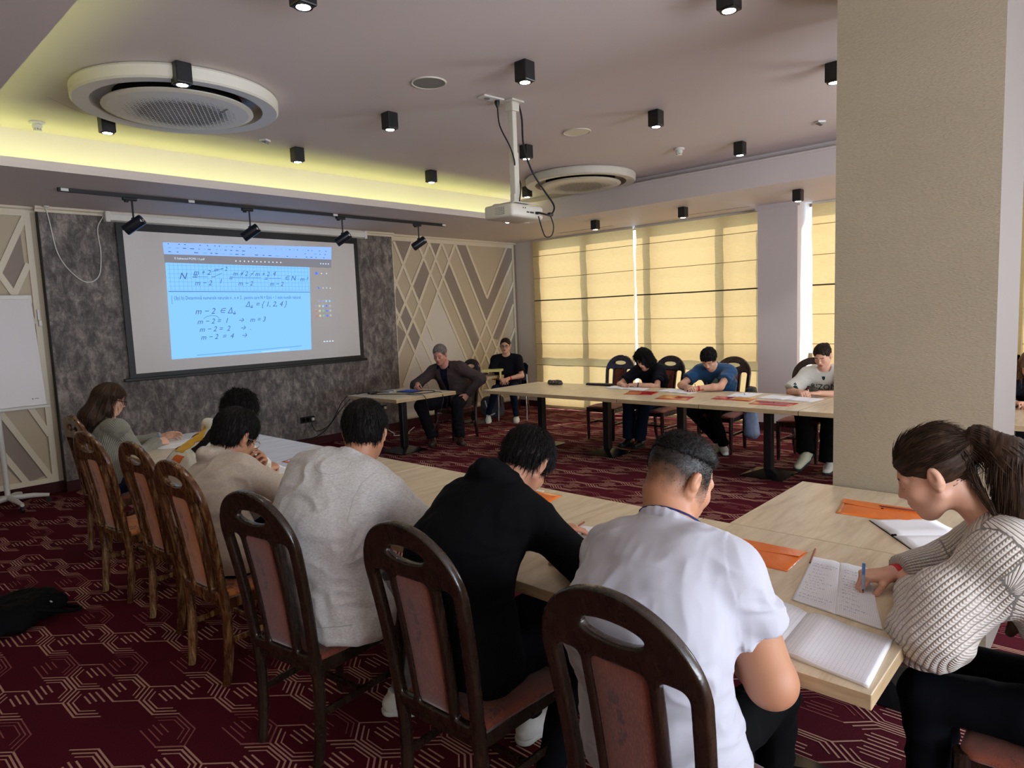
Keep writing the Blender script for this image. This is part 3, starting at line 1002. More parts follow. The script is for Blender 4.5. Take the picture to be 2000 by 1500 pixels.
def panel_mesh():
    nu, nv = 10, 24
    V = []; F = []
    for side in (0, 1):
        for j in range(nv+1):
            for i in range(nu+1):
                u = -1+2*i/nu; v = j/nv
                w = 0.078+0.010*v
                e = (1-abs(u)**4)*(1-abs(2*v-1)**10)
                V.append((u*w, (1 if side else -1)*(0.004+0.013*e), 0.024+0.468*v))
    n = (nu+1)*(nv+1)
    for j in range(nv):
        for i in range(nu):
            a = j*(nu+1)+i
            F.append((a, a+1, a+nu+2, a+nu+1)); F.append((n+a, n+a+nu+1, n+a+nu+2, n+a+1))
    for j in range(nv):
        for c in (0, nu):
            a = j*(nu+1)+c; b = a+nu+1
            F.append((a, b, n+b, n+a) if c == 0 else (a, n+a, n+b, b))
    for i in range(nu):
        a = i; F.append((a, n+a, n+a+1, a+1)); a = nv*(nu+1)+i; F.append((a, a+1, n+a+1, n+a))
    return np.array(V), F
def seat_mesh():
    s = SDF((-0.27, -0.27, 0.36), (0.27, 0.27, 0.50), 0.008)
    def fn(X, Y, Z):
        w = 0.205+0.022*(X/0.22)
        gx = np.abs(X)-0.215; gy = np.abs(Y)-w
        r = 0.05
        q = np.sqrt(np.maximum(gx+r, 0)**2+np.maximum(gy+r, 0)**2)+np.minimum(np.maximum(gx+r, gy+r), 0)-r
        zt = 0.465-0.018*((X/0.22)**2+(Y/0.22)**2)
        gz = np.maximum(Z-zt, 0.415-Z)
        r2 = 0.016
        return np.sqrt(np.maximum(q+r2, 0)**2+np.maximum(gz+r2, 0)**2)+np.minimum(np.maximum(q+r2, gz+r2), 0)-r2
    s.func((0, 0, 0.43), (0.3, 0.3, 0.1), fn)
    V, F = s.mesh(); return relax(V, F, 1), F
_seat = seat_mesh()
_panel = panel_mesh()
def make_chair(label, loc, rz, wood, uph, group, sock=None):
    t = thing('banquet_chair', label, 'chair', loc, rz, group)
    new_obj('backrest_frame', lean(_cb[0]), _cb[1], wood, t, True, local=True)
    new_obj('backrest_panel', lean(_panel[0]), _panel[1], uph, t, True, local=True)
    new_obj('seat', _seat[0], _seat[1], uph, t, True, local=True)
    m = MB()
    for y in (-1, 1): m.rbox((0.005, y*0.185, 0.395), (0.40, 0.022, 0.055), 0.004, 1, R=Matrix.Rotation(y*0.045, 3, 'Z'))
    m.rbox((0.195, 0, 0.395), (0.022, 0.38, 0.055), 0.004, 1); m.rbox((-0.20, 0, 0.395), (0.022, 0.33, 0.055), 0.004, 1)
    m.build('seat_rail', [wood], t, local=True)
    for y in (-1, 1):
        m = MB(); m.tube(spline([(0.203, y*0.198, 0.43), (0.203, y*0.198, 0.25), (0.203, y*0.196, 0.0)], 3), [0.024]*4+[0.021]*2+[0.017], 10)
        m.build('leg', [wood], t, smooth=True, local=True)
        m = MB(); m.tube(spline([(-0.213, y*0.181, 0.45), (-0.205, y*0.180, 0.30), (-0.212, y*0.176, 0.12), (-0.232, y*0.172, 0.0)], 4), [0.0235]*9+[0.021]*3+[0.019], 10)
        m.build('leg', [wood], t, smooth=True, local=True)
        m = MB(); m.rbox((-0.01, y*0.186, 0.215), (0.42, 0.018, 0.030), 0.004, 1, R=Matrix.Rotation(y*0.03, 3, 'Z'))
        m.build('stretcher', [wood], t, local=True)
    m = MB(); m.rbox((0.0, 0, 0.215), (0.018, 0.36, 0.026), 0.004, 1)
    m.build('stretcher', [wood], t, local=True)
    return t
GC = 'wooden banquet chairs along the near row'
def chair_at(topx, topy, rz, *a, **k):
    # loc so that the top of the back stands over (topx, topy)
    d = Vector((-0.33, 0, 0)); d.rotate(Matrix.Rotation(rz, 3, 'Z').to_euler())
    return make_chair(a[0], (topx-d.x, topy-d.y, 0), rz, *a[1:], **k)
chair_at(1.39, 5.76, math.radians(4), 'worn wooden chair under the long-haired girl with black glasses, farthest in the near row', M['cw_worn'], M['uph_rd'], GC)
chair_at(1.20, 4.72, math.radians(6), 'worn wooden chair with an empty orange seat, second from the flipchart', M['cw_worn'], M['uph_or'], GC)
chair_at(1.24, 4.03, math.radians(4), 'worn wooden chair with streaked varnish behind the boy in the patterned white hoodie', M['cw_worn'], M['uph_or'], GC)
chair_at(1.16, 3.27, math.radians(4), 'worn wooden chair with patchy legs behind the boy in the beige hoodie', M['cw_worn'], M['uph_or'], GC)
chair_at(1.10, 2.38, math.radians(8), 'dark wooden chair with rust panel behind the boy in the grey sweatshirt', M['cw'], M['uph'], GC)
chair_at(1.20, 1.60, math.radians(2), 'dark wooden chair with rust panel behind the boy in the black hoodie', M['cw'], M['uph'], GC)
chair_at(1.17, 0.83, math.radians(-2), 'dark wooden chair nearest the camera, behind the boy in the white T-shirt', M['cw'], M['uph'], GC)
make_chair('wooden chair with a brown seat under the girl in the white knit sweater', (2.33, 0.10, 0), math.radians(88), M['cw'], M['uph_rd'], GC)
GF = 'wooden banquet chairs under the windows'
chair_at(7.78, 5.15, math.pi, 'empty reddish wooden chair with a rust panel, under the left roman blind', M['cw_red'], M['uph'], GF)
chair_at(7.80, 4.40, math.pi-0.06, 'reddish wooden chair behind the student with curly dark hair', M['cw_red'], M['uph_rd'], GF)
chair_at(7.80, 3.55, math.pi, 'reddish wooden chair behind the boy in the blue T-shirt', M['cw_red'], M['uph_rd'], GF)
chair_at(7.82, 2.62, math.pi, 'reddish wooden chair behind the girl in the white jersey, in front of the column', M['cw_red'], M['uph_rd'], GF)
chair_at(6.70, 6.98, math.pi-0.1, 'reddish wooden chair under the man in the brown blazer', M['cw_red'], M['uph'], 'wooden chair at the front table')
chair_at(7.80, 0.62, math.pi, 'wooden chair behind the pillar under the half-hidden long-haired person', M['cw_red'], M['uph_rd'], GF)
# steel-framed stacking chair of the seated woman
def metal_chair(loc, rz):
    t = thing('stacking_chair', 'steel-framed black chair under the woman in the black T-shirt', 'chair', loc, rz)
    m = MB(); m.rbox((0.0, 0, 0.45), (0.42, 0.44, 0.045), 0.02, 3); m.build('seat', [M['blackplastic']], t, smooth=True, local=True)
    m = MB(); m.rbox((-0.255, 0, 0.74), (0.03, 0.42, 0.30), 0.014, 3, R=Matrix.Rotation(-0.16, 3, 'Y')); m.build('backrest', [M['blackplastic']], t, smooth=True, local=True)
    for y in (-1, 1):
        m = MB(); m.tube(spline([(-0.275, y*0.21, 0.82), (-0.22, y*0.22, 0.50), (-0.17, y*0.225, 0.42), (0.10, y*0.225, 0.42), (0.19, y*0.225, 0.38), (0.225, y*0.23, 0.0)], 5), 0.011, 8); m.build('leg', [M['chrome']], t, smooth=True, local=True)
        m = MB(); m.tube([(-0.12, y*0.225, 0.42), (-0.26, y*0.235, 0.0)], 0.011, 8); m.build('leg', [M['chrome']], t, smooth=True, local=True)
    return t
metal_chair((8.06, 7.46, 0), math.radians(218))
# ================================================================ ceiling lamps
def downlight(x, y, z, label, lens, group, e=6):
    t = thing('downlight', label, 'ceiling light', (x, y, z), 0, group)
    m = MB(); m.rbox((0, 0, -0.065), (0.10, 0.10, 0.13), 0.008, 2)
    m.build('housing', [M['black']], t, local=True)
    m = MB(); m.lathe([(0.046, -0.131), (0.046, -0.134), (0.037, -0.134), (0.034, -0.1315)], n=24); m.build('bezel', [M['blackm']], t, smooth=True, local=True)
    m = MB(); m.lathe([(0.0, -0.1335), (0.034, -0.1335), (0.034, -0.131)], n=24); m.build('lens', [lens], t, local=True)
    if e:
        l = add_light('downlight_beam', 'SPOT', (x, y, z-0.14), e, (1.0, 0.95, 0.88) if lens == M['lamp'] else (0.8, 0.9, 1.0), aim=(0, 0, -1), spot_size=math.radians(95), spot_blend=0.8, shadow_soft_size=0.04)
        l.parent = t; l.location = (0, 0, -0.14)
    return t
xs = {0: 1.89, 1: 3.52, 2: 5.19, 3: 6.84}
ys = {0: 5.94, 1: 4.50, 2: 3.04, 3: 1.62}
names = {
 (0, 0): 'small black cube ceiling light beyond the large round vent, near the yellow cove',
 (0, 1): 'black cube ceiling light hanging in front of the large round vent',
 (0, 2): 'black cube ceiling light cut by the top edge of the photo, left of centre',
 (1, 0): 'small black cube ceiling light nearest the small square detector beside the left cove glow',
 (1, 1): 'black cube ceiling light left of the projector pole',
 (1, 2): 'black cube ceiling light just above the projector mount',
 (1, 3): 'black cube ceiling light cut by the top edge of the photo, right of centre',
 (2, 0): 'small black cube ceiling light between the track lamps and the projector pole',
 (2, 1): 'black cube ceiling light crossed by the projector cable',
 (2, 2): 'black cube ceiling light with bluish lens right of the plain round ceiling cover',
 (2, 3): 'black cube ceiling light half hidden by the beige pillar',
 (3, 0): 'tiny black cube ceiling light beside the smaller round vent, behind the projector cable',
 (3, 2): 'small black cube ceiling light close to the tray edge above the grey column'}
for (i, j), nm in names.items():
    cool = (i, j) in ((2, 0), (2, 2), (3, 2))
    downlight(xs[i], ys[j], HC, nm, M['lampc'] if cool else M['lamp'], 'black cube downlights on the raised ceiling', 10 if i < 2 else 28)
for x, y, nm in [(8.10, 5.76, 'black cube light on the lower soffit above the left blind'), (8.12, 4.38, 'black cube light on the lower soffit above the middle blind'), (8.10, 2.91, 'black cube light on the lower soffit in front of the grey column')]:
    downlight(x, y, HS, nm, M['lamp'], 'black cube downlights on the soffit by the windows', 40)

# round cassette air vents
def vent(label, cx, cy, s=1.0):
    t = thing('round_ceiling_vent', label, 'air vent', (cx, cy, HC), 0, 'round ceiling air units')
    m = MB(); m.lathe([(0.60*s, 0.0), (0.665*s, -0.005), (0.675*s, -0.02), (0.672*s, -0.085), (0.66*s, -0.097), (0.56*s, -0.090), (0.555*s, -0.02)], n=72)
    m.build('rim', [M['offwhite']], t, smooth=True, local=True)
    m = MB(); m.lathe([(0.0, -0.012), (0.60*s, -0.012), (0.60*s, -0.010)], n=64); m.lathe([(0.42*s, -0.02), (0.44*s, -0.09), (0.47*s, -0.09)], n=64)
    m.build('air_slot', [M['shadowgap']], t, smooth=True, local=True)
    m = MB(); m.m = 0
    m.lathe([(0.0, -0.1255), (0.30*s, -0.1245), (0.46*s, -0.118), (0.495*s, -0.108), (0.49*s, -0.098), (0.40*s, -0.095)], n=72)
    # triangular perforations, surface pattern of the disc
    g = 0.034*s
    for a in range(-12, 13):
        for b in range(-14, 15):
            x = a*g+(b % 2)*g/2; y = b*g*0.866
            r = math.hypot(x, y)
            if r > 0.36*s: continue
            q = 0.0125*s*(1.0 if r < 0.27*s else 0.75 if r < 0.32*s else 0.45)
            for up in (0, 1):
                ox = x+(g/2 if up else 0); P = []
                for k in range(3):
                    an = math.pi/2+k*2*math.pi/3+(math.pi if up else 0)
                    P.append((ox+q*math.cos(an), y+q*0.9*math.sin(an)+(g*0.29 if up else 0), -0.1262))
                m.add(P, [(2, 1, 0)], 1)
    m.m = 2; m.box((0.20*s, -0.31*s, -0.1268), (0.212*s, -0.20*s, -0.1262))
    m.build('grille_disc', [M['offwhite'], M['shadowgap'], M['grille']], t, smooth=False, local=True, fix=False)
    m = MB()
    for k in range(4):
        a = math.pi/4+k*math.pi/2; m.tube([(0.40*s*math.cos(a), 0.40*s*math.sin(a), -0.10), (0.40*s*math.cos(a), 0.40*s*math.sin(a), -0.01)], 0.02, 8)
    m.build('hanger', [M['shadowgap']], t, local=True)
    return t
vent('large round perforated white air unit on the ceiling near the left cove', 2.12, 5.12)
vent('smaller looking round white air unit on the ceiling beyond the projector', 6.88, 5.10)
# round speakers, covers, detectors
def disc(name, label, cat, x, y, z, r, face, group=None):
    t = thing(name, label, cat, (x, y, z), 0, group)
    m = MB(); m.lathe([(r, 0), (r, -0.006), (r-0.006, -0.009), (r-0.012, -0.006), (r-0.012, -0.002)], n=48); m.build('ring', [M['offwhite']], t, smooth=True, local=True)
    m = MB(); m.lathe([(0.0, -0.006), (r-0.012, -0.005), (r-0.012, -0.002)], n=48); m.build('face', [face], t, smooth=True, local=True)
disc('ceiling_speaker', 'round grey mesh speaker flush in the ceiling left of the projector mount', 'speaker', 3.30, 3.75, HC, 0.125, M['grille'])
disc('ceiling_cover', 'plain round white cover flush in the ceiling right of the projector pole', 'cover plate', 5.19, 3.87, HC, 0.13, M['offwhite'])
def smoke(x, y, label, z=HC):
    t = thing('smoke_detector', label, 'smoke detector', (x, y, z), 0, 'smoke detectors on the ceiling')
    m = MB(); m.lathe([(0.055, 0), (0.055, -0.012), (0.048, -0.02), (0.0, -0.02)], n=28); m.build('mounting_base', [M['whiteplastic']], t, smooth=True, local=True)
    m = MB(); m.lathe([(0.034, -0.02), (0.036, -0.04), (0.028, -0.05)], n=24)
    for k in range(9):
        a = k*2*math.pi/9; m.box((0.026*math.cos(a)-0.003, 0.026*math.sin(a)-0.003, -0.064), (0.026*math.cos(a)+0.003, 0.026*math.sin(a)+0.003, -0.048))
    m.lathe([(0.03, -0.064), (0.03, -0.07), (0.0, -0.072)], n=24); m.build('sensor_head', [M['whiteplastic']], t, smooth=True, local=True)
smoke(1.55, 6.45, 'white smoke detector at the left end of the glowing yellow cove')
smoke(6.57, 3.58, 'white smoke detector near the tray edge, between the round vent and the pillar')
def wedge(x, y, label, rz):
    t = thing('motion_sensor', label, 'sensor', (x, y, HC), rz, 'small square sensors on the ceiling')
    m = MB(); m.rbox((0, 0, -0.008), (0.075, 0.075, 0.016), 0.003, 1)
    m.build('plate', [M['whiteplastic']], t, local=True)
    m = MB(); m.add([(-0.03, -0.03, -0.016), (0.03, -0.03, -0.016), (0.03, 0.03, -0.016), (-0.03, 0.03, -0.016), (-0.02, -0.02, -0.038), (0.02, -0.02, -0.038)], [(0, 1, 5, 4), (1, 2, 5), (2, 3, 4, 5), (3, 0, 4), (0, 3, 2, 1)])
    m.build('sensor_window', [M['grille']], t, local=True)
wedge(3.15, 5.85, 'small square white sensor on the ceiling right of the large round vent', 0.5)
wedge(6.69, 2.21, 'small square white sensor on the ceiling beside the top of the beige pillar', 0.9)
# ceiling access hatch joint lines near the large vent
mb = MB()
for a, b in [((1.45, 5.72), (1.75, 5.98)), ((1.75, 5.98), (2.95, 5.95))]:
    A = Vector(a+(HC-0.0008,)); B = Vector(b+(HC-0.0008,)); n = Vector((-(B-A).y, (B-A).x, 0)).normalized()*0.0018
    mb.add([A-n, B-n, B+n, A+n], [(3, 2, 1, 0)])
structure(mb.build('trim_4', [plain('joint_line', '#857e78', 0.8)], fix=False))

# ================================================================ track with four spot heads
t = thing('ceiling_track', 'long black lighting track on the soffit in front of the screen', 'track', (4.15, 7.18, HS))
m = MB(); m.box((1.83, 7.163, HS-0.034), (6.48, 7.197, HS)); m.build('rail', [M['blackm']], t)
m = MB()
for x in (1.88, 3.0, 4.7, 6.45): m.box((x-0.03, 7.158, HS-0.03), (x+0.03, 7.163, HS-0.005))
m.build('sticker', [M['whiteplastic']], t)
def spot(x, label):
    y = 7.18
    t = thing('track_spotlight', label, 'spotlight', (x, y, HS-0.034), 0, 'black spotlights on the ceiling track')
    m = MB(); m.rbox((0, 0, -0.014), (0.13, 0.034, 0.03), 0.006, 1); m.rbox((-0.03, 0, -0.035), (0.035, 0.03, 0.02), 0.004, 1); m.build('adapter', [M['blackm']], t, local=True)
    m = MB(); m.tube([(0.02, 0, -0.02), (0.02, 0, -0.20)], 0.009, 8); m.rbox((0.02, 0, -0.21), (0.03, 0.05, 0.05), 0.006, 1); m.build('stem', [M['black']], t, local=True)
    d = Vector((-0.62, 0.42, -0.50)).normalized()
    c = Vector((0.02, 0, -0.255)) - d*0.10
    m = MB(); m.lathe([(0.045, 0.0), (0.052, 0.008), (0.053, 0.19), (0.050, 0.20), (0.046, 0.20), (0.044, 0.17), (0.0, 0.165)], c=c, n=28, axis=d); m.build('barrel', [plain('blue_black_satin', '#141a26', 0.3, 0.5)], t, smooth=True, local=True)
    m = MB(); m.lathe([(0.0, -0.001), (0.036, -0.001), (0.040, 0.004)], c=c, n=24, axis=d); m.build('rear_cap', [M['blackplastic']], t, smooth=True, local=True)
    q = c+d*0.035+Vector((0, -0.054, 0.0))
    m = MB(); m.rbox((q.x, q.y, q.z), (0.03, 0.004, 0.022), 0.0, 1); m.build('sticker', [M['whiteplastic']], t, local=True)
for x, lb in [(2.42, 'leftmost black track spotlight, hanging over the left end of the screen case'), (3.60, 'second black track spotlight from the left, over the browser window'), (4.78, 'third black track spotlight from the left, at the right end of the screen case'), (5.98, 'rightmost black track spotlight, in front of the diamond patterned wall')]:
    spot(x, lb)

# ================================================================ projection screen
SY = 8.30
t = thing('projection_screen', 'pulled-down projection screen with black border showing a blue maths page', 'screen', (4.17, SY, 1.1))
m = MB(); m.prism([(0.0, 0.0), (-0.085, 0.0), (-0.095, -0.03), (-0.09, -0.085), (-0.05, -0.10), (0.0, -0.10)], lambda p: (2.53, SY+0.05+p[0], 2.985+p[1]), lambda p: (5.93, SY+0.05+p[0], 2.985+p[1]))
m.build('case', [M['whiteplastic']], t)
m = MB(); m.rbox((2.55, SY+0.005, 2.935), (0.05, 0.108, 0.115), 0.01, 2); m.build('end_cap', [M['whiteplastic']], t, smooth=True)
m = MB(); m.rbox((5.91, SY+0.005, 2.935), (0.05, 0.108, 0.115), 0.01, 2); m.build('end_cap', [M['whiteplastic']], t, smooth=True)
m = MB(); m.box((2.63, SY-0.002, 1.15), (5.78, SY+0.002, 2.90)); m.build('black_border', [M['blackplastic']], t)
m = MB(); m.box((2.695, SY-0.004, 1.20), (5.715, SY-0.002, 2.80)); m.build('white_fabric', [M['screen']], t)
m = MB(); m.rbox((4.2, SY, 1.135), (3.26, 0.022, 0.035), 0.006, 2); m.build('bottom_bar', [M['blackplastic']], t)
# the projected picture (flat glowing faces in place of the projector's light)
PY = SY-0.0055
blue = emit('projected_light_blue', (0.20, 0.47, 0.90, 1), 1.0)
blue2 = emit('projected_browser_blue', (0.24, 0.42, 0.88, 1), 0.95)
pgrey = emit('projected_dark_grey', (0.17, 0.17, 0.20, 1), 1.0)
ink = emit('projected_ink', (0.05, 0.11, 0.26, 1), 1.0)
grid = emit('projected_grid', (0.12, 0.31, 0.60, 1), 1.0)
pw = emit('projected_white', (0.55, 0.68, 0.85, 1), 1.0)
dots = [emit('projected_dot_%s' % n, c, 0.8) for n, c in [('lilac', (0.3, 0.3, 0.6, 1)), ('cyan', (0.3, 0.6, 0.8, 1)), ('yellow', (0.6, 0.6, 0.3, 1)), ('green', (0.2, 0.5, 0.35, 1)), ('blue', (0.1, 0.2, 0.9, 1)), ('red', (0.5, 0.2, 0.15, 1)), ('grey', (0.4, 0.45, 0.5, 1))]]
im = MB()
mats = [blue, blue2, pgrey, ink, grid, pw] + dots
def q2(x0, z0, x1, z1, m_, d=0.0):
    im.add([(x0, PY-d, z0), (x1, PY-d, z0), (x1, PY-d, z1), (x0, PY-d, z1)], [(0, 1, 2, 3)], m_)
def ln(x0, z0, x1, z1, w, m_, d=0.0016):
    a = Vector((x0, 0, z0)); b = Vector((x1, 0, z1)); tt = (b-a).normalized(); n = Vector((-tt.z, 0, tt.x))*w/2
    im.add([(p.x, PY-d, p.z) for p in (a-n, b-n, b+n, a+n)], [(0, 1, 2, 3)], m_)
im.add([(3.11, PY, 2.555), (5.33, PY, 2.565), (5.345, PY, 2.735), (3.105, PY, 2.69)], [(0, 1, 2, 3)], 1)
im.add([(3.11, PY, 2.455), (5.32, PY, 2.45), (5.33, PY, 2.565), (3.11, PY, 2.555)], [(0, 1, 2, 3)], 2)
im.add([(3.09, PY, 1.335), (4.925, PY, 1.335), (4.98, PY, 2.45), (3.115, PY, 2.46)], [(0, 1, 2, 3)], 0)
# squared paper strip
for i in range(38): ln(3.15+i*0.0485, 2.13, 3.155+i*0.0485, 2.45, 0.004, 4, 0.0006)
for j in range(7): ln(3.13, 2.14+j*0.0485, 4.96, 2.14+j*0.0485, 0.004, 4, 0.0007)
ln(3.12, 2.125, 4.965, 2.115, 0.007, 3, 0.001)
ln(3.15, 2.08, 3.15, 1.98, 0.004, 3)
# toolbars: tiny marks
r_ = random.Random(3)
for row, z in enumerate((2.675, 2.63, 2.585)):
    x = 3.16
    while x < 5.25:
        w = r_.uniform(0.012, 0.05) if row else r_.uniform(0.01, 0.02)
        if not (row == 1 and 4.1 < x < 4.9): q2(x, z-0.004, x+w, z+0.005, 3 if r_.random() < 0.6 else (12 if r_.random() < 0.5 else 4), 0.001)
        x += w+r_.uniform(0.03, 0.07)*(1 if row else 1.2)
for k in range(12): q2(3.95+k*0.055, 2.495, 3.965+k*0.055, 2.51, 5, 0.001)
for k in range(4): q2(5.15+k*0.04, 2.495, 5.165+k*0.04, 2.512, 5, 0.001)
def disc2(x, z, r, m_):
    im.add([(x+r*math.cos(a*math.pi/6), PY-0.001, z+r*math.sin(a*math.pi/6)) for a in range(12)], [tuple(range(12))], m_)
disc2(5.08, 2.37, 0.022, 10)
for k in range(2): disc2(5.16+k*0.08, 2.37, 0.008, 5)
disc2(5.10, 2.17, 0.014, 10)
for k in range(3): disc2(5.17+k*0.055, 2.17, 0.007, 5)
pal = [[None, 6, 6, 7, 7], [6, 8, 7, 10, 12], [11, 8, 9, 10, 12], [11, 8, 9, 10, 12]]
for a, rw in enumerate(pal):
    for b, c in enumerate(rw):
        if c is not None: disc2(5.04+b*0.055, 1.99-a*0.067, 0.015, c)
for k in range(4): q2(5.12+k*0.045, 1.425, 5.145+k*0.045, 1.437, 5, 0.001)
ln(3.38, 1.362, 4.78, 1.392, 0.010, 4, 0.001); ln(4.2, 1.35, 4.6, 1.355, 0.006, 5)
pic = im.build('projected_picture', mats, t, fix=False)
def text_mesh(s, size, ext=0.0, shear=0.0, off=0.0):
    cu = bpy.data.curves.new('tmp', 'FONT'); cu.body = s; cu.size = size; cu.shear = shear; cu.resolution_u = 2; cu.extrude = ext; cu.offset = off
    o = bpy.data.objects.new('tmp', cu); COL.objects.link(o)
    dg = bpy.context.evaluated_depsgraph_get()
    me = o.evaluated_get(dg).to_mesh()
    V = np.array([v.co[:] for v in me.vertices]).reshape(-1, 3); F = [list(p.vertices) for p in me.polygons]
    o.evaluated_get(dg).to_mesh_clear()
    bpy.data.objects.remove(o); bpy.data.curves.remove(cu)
    return V, F
def wr(s, x, z, size, shear=0.35, rot=0.0, wide=1.0):
    V, F = text_mesh(s, size, 0, shear, 0)
    W = MB()
    c, s_ = math.cos(rot), math.sin(rot)
    W.add([(x+(v[0]*wide*c-v[1]*s_), PY-0.0022, z+(v[0]*wide*s_+v[1]*c)) for v in V], F)
    new_obj('printed_line' if shear == 0 else 'handwriting', W.V, W.F, [pw if size < 0.05 else ink], pic)
wr('E Subiectul PCM2 11.pdf', 3.22, 2.50, 0.035, 0)
wr('N  =', 3.25, 2.27, 0.11); wr('m + 2', 3.42, 2.325, 0.085); wr('m − 2', 3.425, 2.20, 0.085)
wr('−', 3.62, 2.27, 0.09); wr('m − 2', 3.67, 2.365, 0.07, 0.35, 0.08); wr('1', 3.72, 2.225, 0.08)
wr('=', 3.84, 2.26, 0.09); wr('m + 2 − m + 2', 3.90, 2.32, 0.082); wr('m − 2', 3.96, 2.20, 0.08)
wr('=', 4.31, 2.26, 0.08); wr('4', 4.43, 2.325, 0.085); wr('m − 2', 4.38, 2.195, 0.08); wr('∈ N', 4.60, 2.27, 0.09); wr('m ?', 4.82, 2.26, 0.085)
wr('m − 2  ∈ Δ₄', 3.40, 1.855, 0.10); wr('Δ₄ = { 1, 2, 4 }', 4.03, 1.93, 0.095)
wr('m − 2 =  1     →   m = 3', 3.415, 1.735, 0.088, 0.35, 0.005); wr('m − 2 =  2     →  .', 3.43, 1.64, 0.088); wr('m − 2  =  4    →', 3.44, 1.545, 0.088)
wr('(3p) b) Determină numerele naturale n , n ≠ 2 , pentru care N = E(n) − 1 este număr natural.', 3.175, 2.03, 0.0600, 0, -0.002, 0.72)
L = MB()
def lk(x0, z0, x1, z1, w=0.0045):
    a = Vector((x0, 0, z0)); b = Vector((x1, 0, z1)); tt = (b-a).normalized(); n = Vector((-tt.z, 0, tt.x))*w/2
    L.add([(p.x, PY-0.0022, p.z) for p in (a-n, b-n, b+n, a+n)], [(0, 1, 2, 3)])
lk(3.41, 2.30, 3.59, 2.30); lk(3.66, 2.30, 3.77, 2.35); lk(3.64, 2.36, 3.79, 2.41); lk(3.89, 2.30, 4.27, 2.298); lk(4.37, 2.295, 4.55, 2.295); lk(4.0, 2.31, 4.06, 2.39); lk(4.12, 2.31, 4.2, 2.39)
arc = [(3.50, 1.80), (3.54, 1.825), (3.60, 1.835), (3.66, 1.825), (3.69, 1.79)]
for a, b in zip(arc, arc[1:]): lk(*a, *b)
L.build('projected_line', [ink], pic, fix=False)

# pull cord / cable loop on the grey wall
mb = MB(); mb.tube(spline([(1.99, 8.30, 2.995), (2.02, 8.335, 2.85), (2.06, 8.34, 2.55), (2.15, 8.34, 2.36), (2.30, 8.34, 2.23), (2.43, 8.34, 2.30), (2.47, 8.34, 2.55), (2.46, 8.335, 2.80), (2.52, 8.31, 2.94)], 8), 0.0055, 8)
mb.lathe([(0.03, 0.0), (0.03, -0.012), (0.0, -0.012)], c=(1.99, 8.28, 2.999), n=20)
tag(mb.build('white_cable', [M['whiteplastic']], smooth=True), 'white cable looping down the grey wall left of the screen case', 'cable')

# ================================================================ projector
px_, py_ = 4.07, 3.66
t = thing('projector', 'white projector hanging from the ceiling on a pole', 'projector', (px_, py_, HC))
m = MB(); m.rbox((0, 0, -0.006), (0.14, 0.14, 0.012), 0.002, 1); m.rbox((0, 0, -0.045), (0.085, 0.085, 0.07), 0.008, 2); m.build('mount_plate', [M['offwhite']], t, local=True)
m = MB(); m.rbox((0, 0, -0.24), (0.048, 0.048, 0.42), 0.006, 2); m.rbox((0, 0, -0.57), (0.056, 0.056, 0.36), 0.006, 2); m.box((0.0245, -0.008, -0.42), (0.0285, 0.008, -0.09)); m.build('pole', [M['offwhite']], t, local=True)
m = MB(); m.rbox((0, 0, -0.745), (0.07, 0.05, 0.07), 0.006, 2); m.rbox((0, 0, -0.785), (0.20, 0.16, 0.008), 0.002, 1)
for a, b in ((-1, -1), (-1, 1), (1, -1), (1, 1)): m.tube([(a*0.04, b*0.03, -0.783), (a*0.14, b*0.10, -0.79), (a*0.15, b*0.11, -0.80)], 0.006, 6)
m.build('bracket', [M['offwhite']], t, local=True)
rz_ = Matrix.Rotation(math.radians(3), 3, 'Z')
m = MB(); m.rbox((0, 0.02, -0.858), (0.40, 0.29, 0.105), 0.022, 3, R=rz_); ob = m.build('body', [M['offwhite']], t, smooth=True, local=True)
m = MB(); m.lathe([(0.045, 0), (0.045, 0.03), (0.036, 0.034), (0.0, 0.02)], c=(0.10, 0.165, -0.86), n=24, axis=(0, 1, -0.05)); m.build('lens', [M['lampc']], t, local=True)
m = MB()
for i, (xx, w_, hh) in enumerate([(-0.11, 0.012, 0.014), (-0.08, 0.01, 0.01), (-0.055, 0.01, 0.01), (-0.03, 0.01, 0.01), (0.0, 0.03, 0.01), (0.05, 0.04, 0.012), (0.11, 0.03, 0.018)]):
    m.rbox((xx, -0.126, -0.835-(0.03 if i > 3 else 0)), (w_, 0.006, hh), 0, 1)
m.build('port', [M['blackplastic']], t, local=True)
m = MB()
for i in range(7):
    for j in range(5): m.box((-0.2015, -0.06+i*0.02, -0.885+j*0.012), (-0.199, -0.049+i*0.02, -0.880+j*0.012))
m.build('side_vent', [M['grille']], t, local=True)
add_light('projector_beam', 'SPOT', (px_+0.1, py_+0.22, HC-0.87), 30, (0.55, 0.75, 1.0), aim=(0.0, 4.4, -0.75), spot_size=math.radians(34), spot_blend=0.3, shadow_soft_size=0.03)
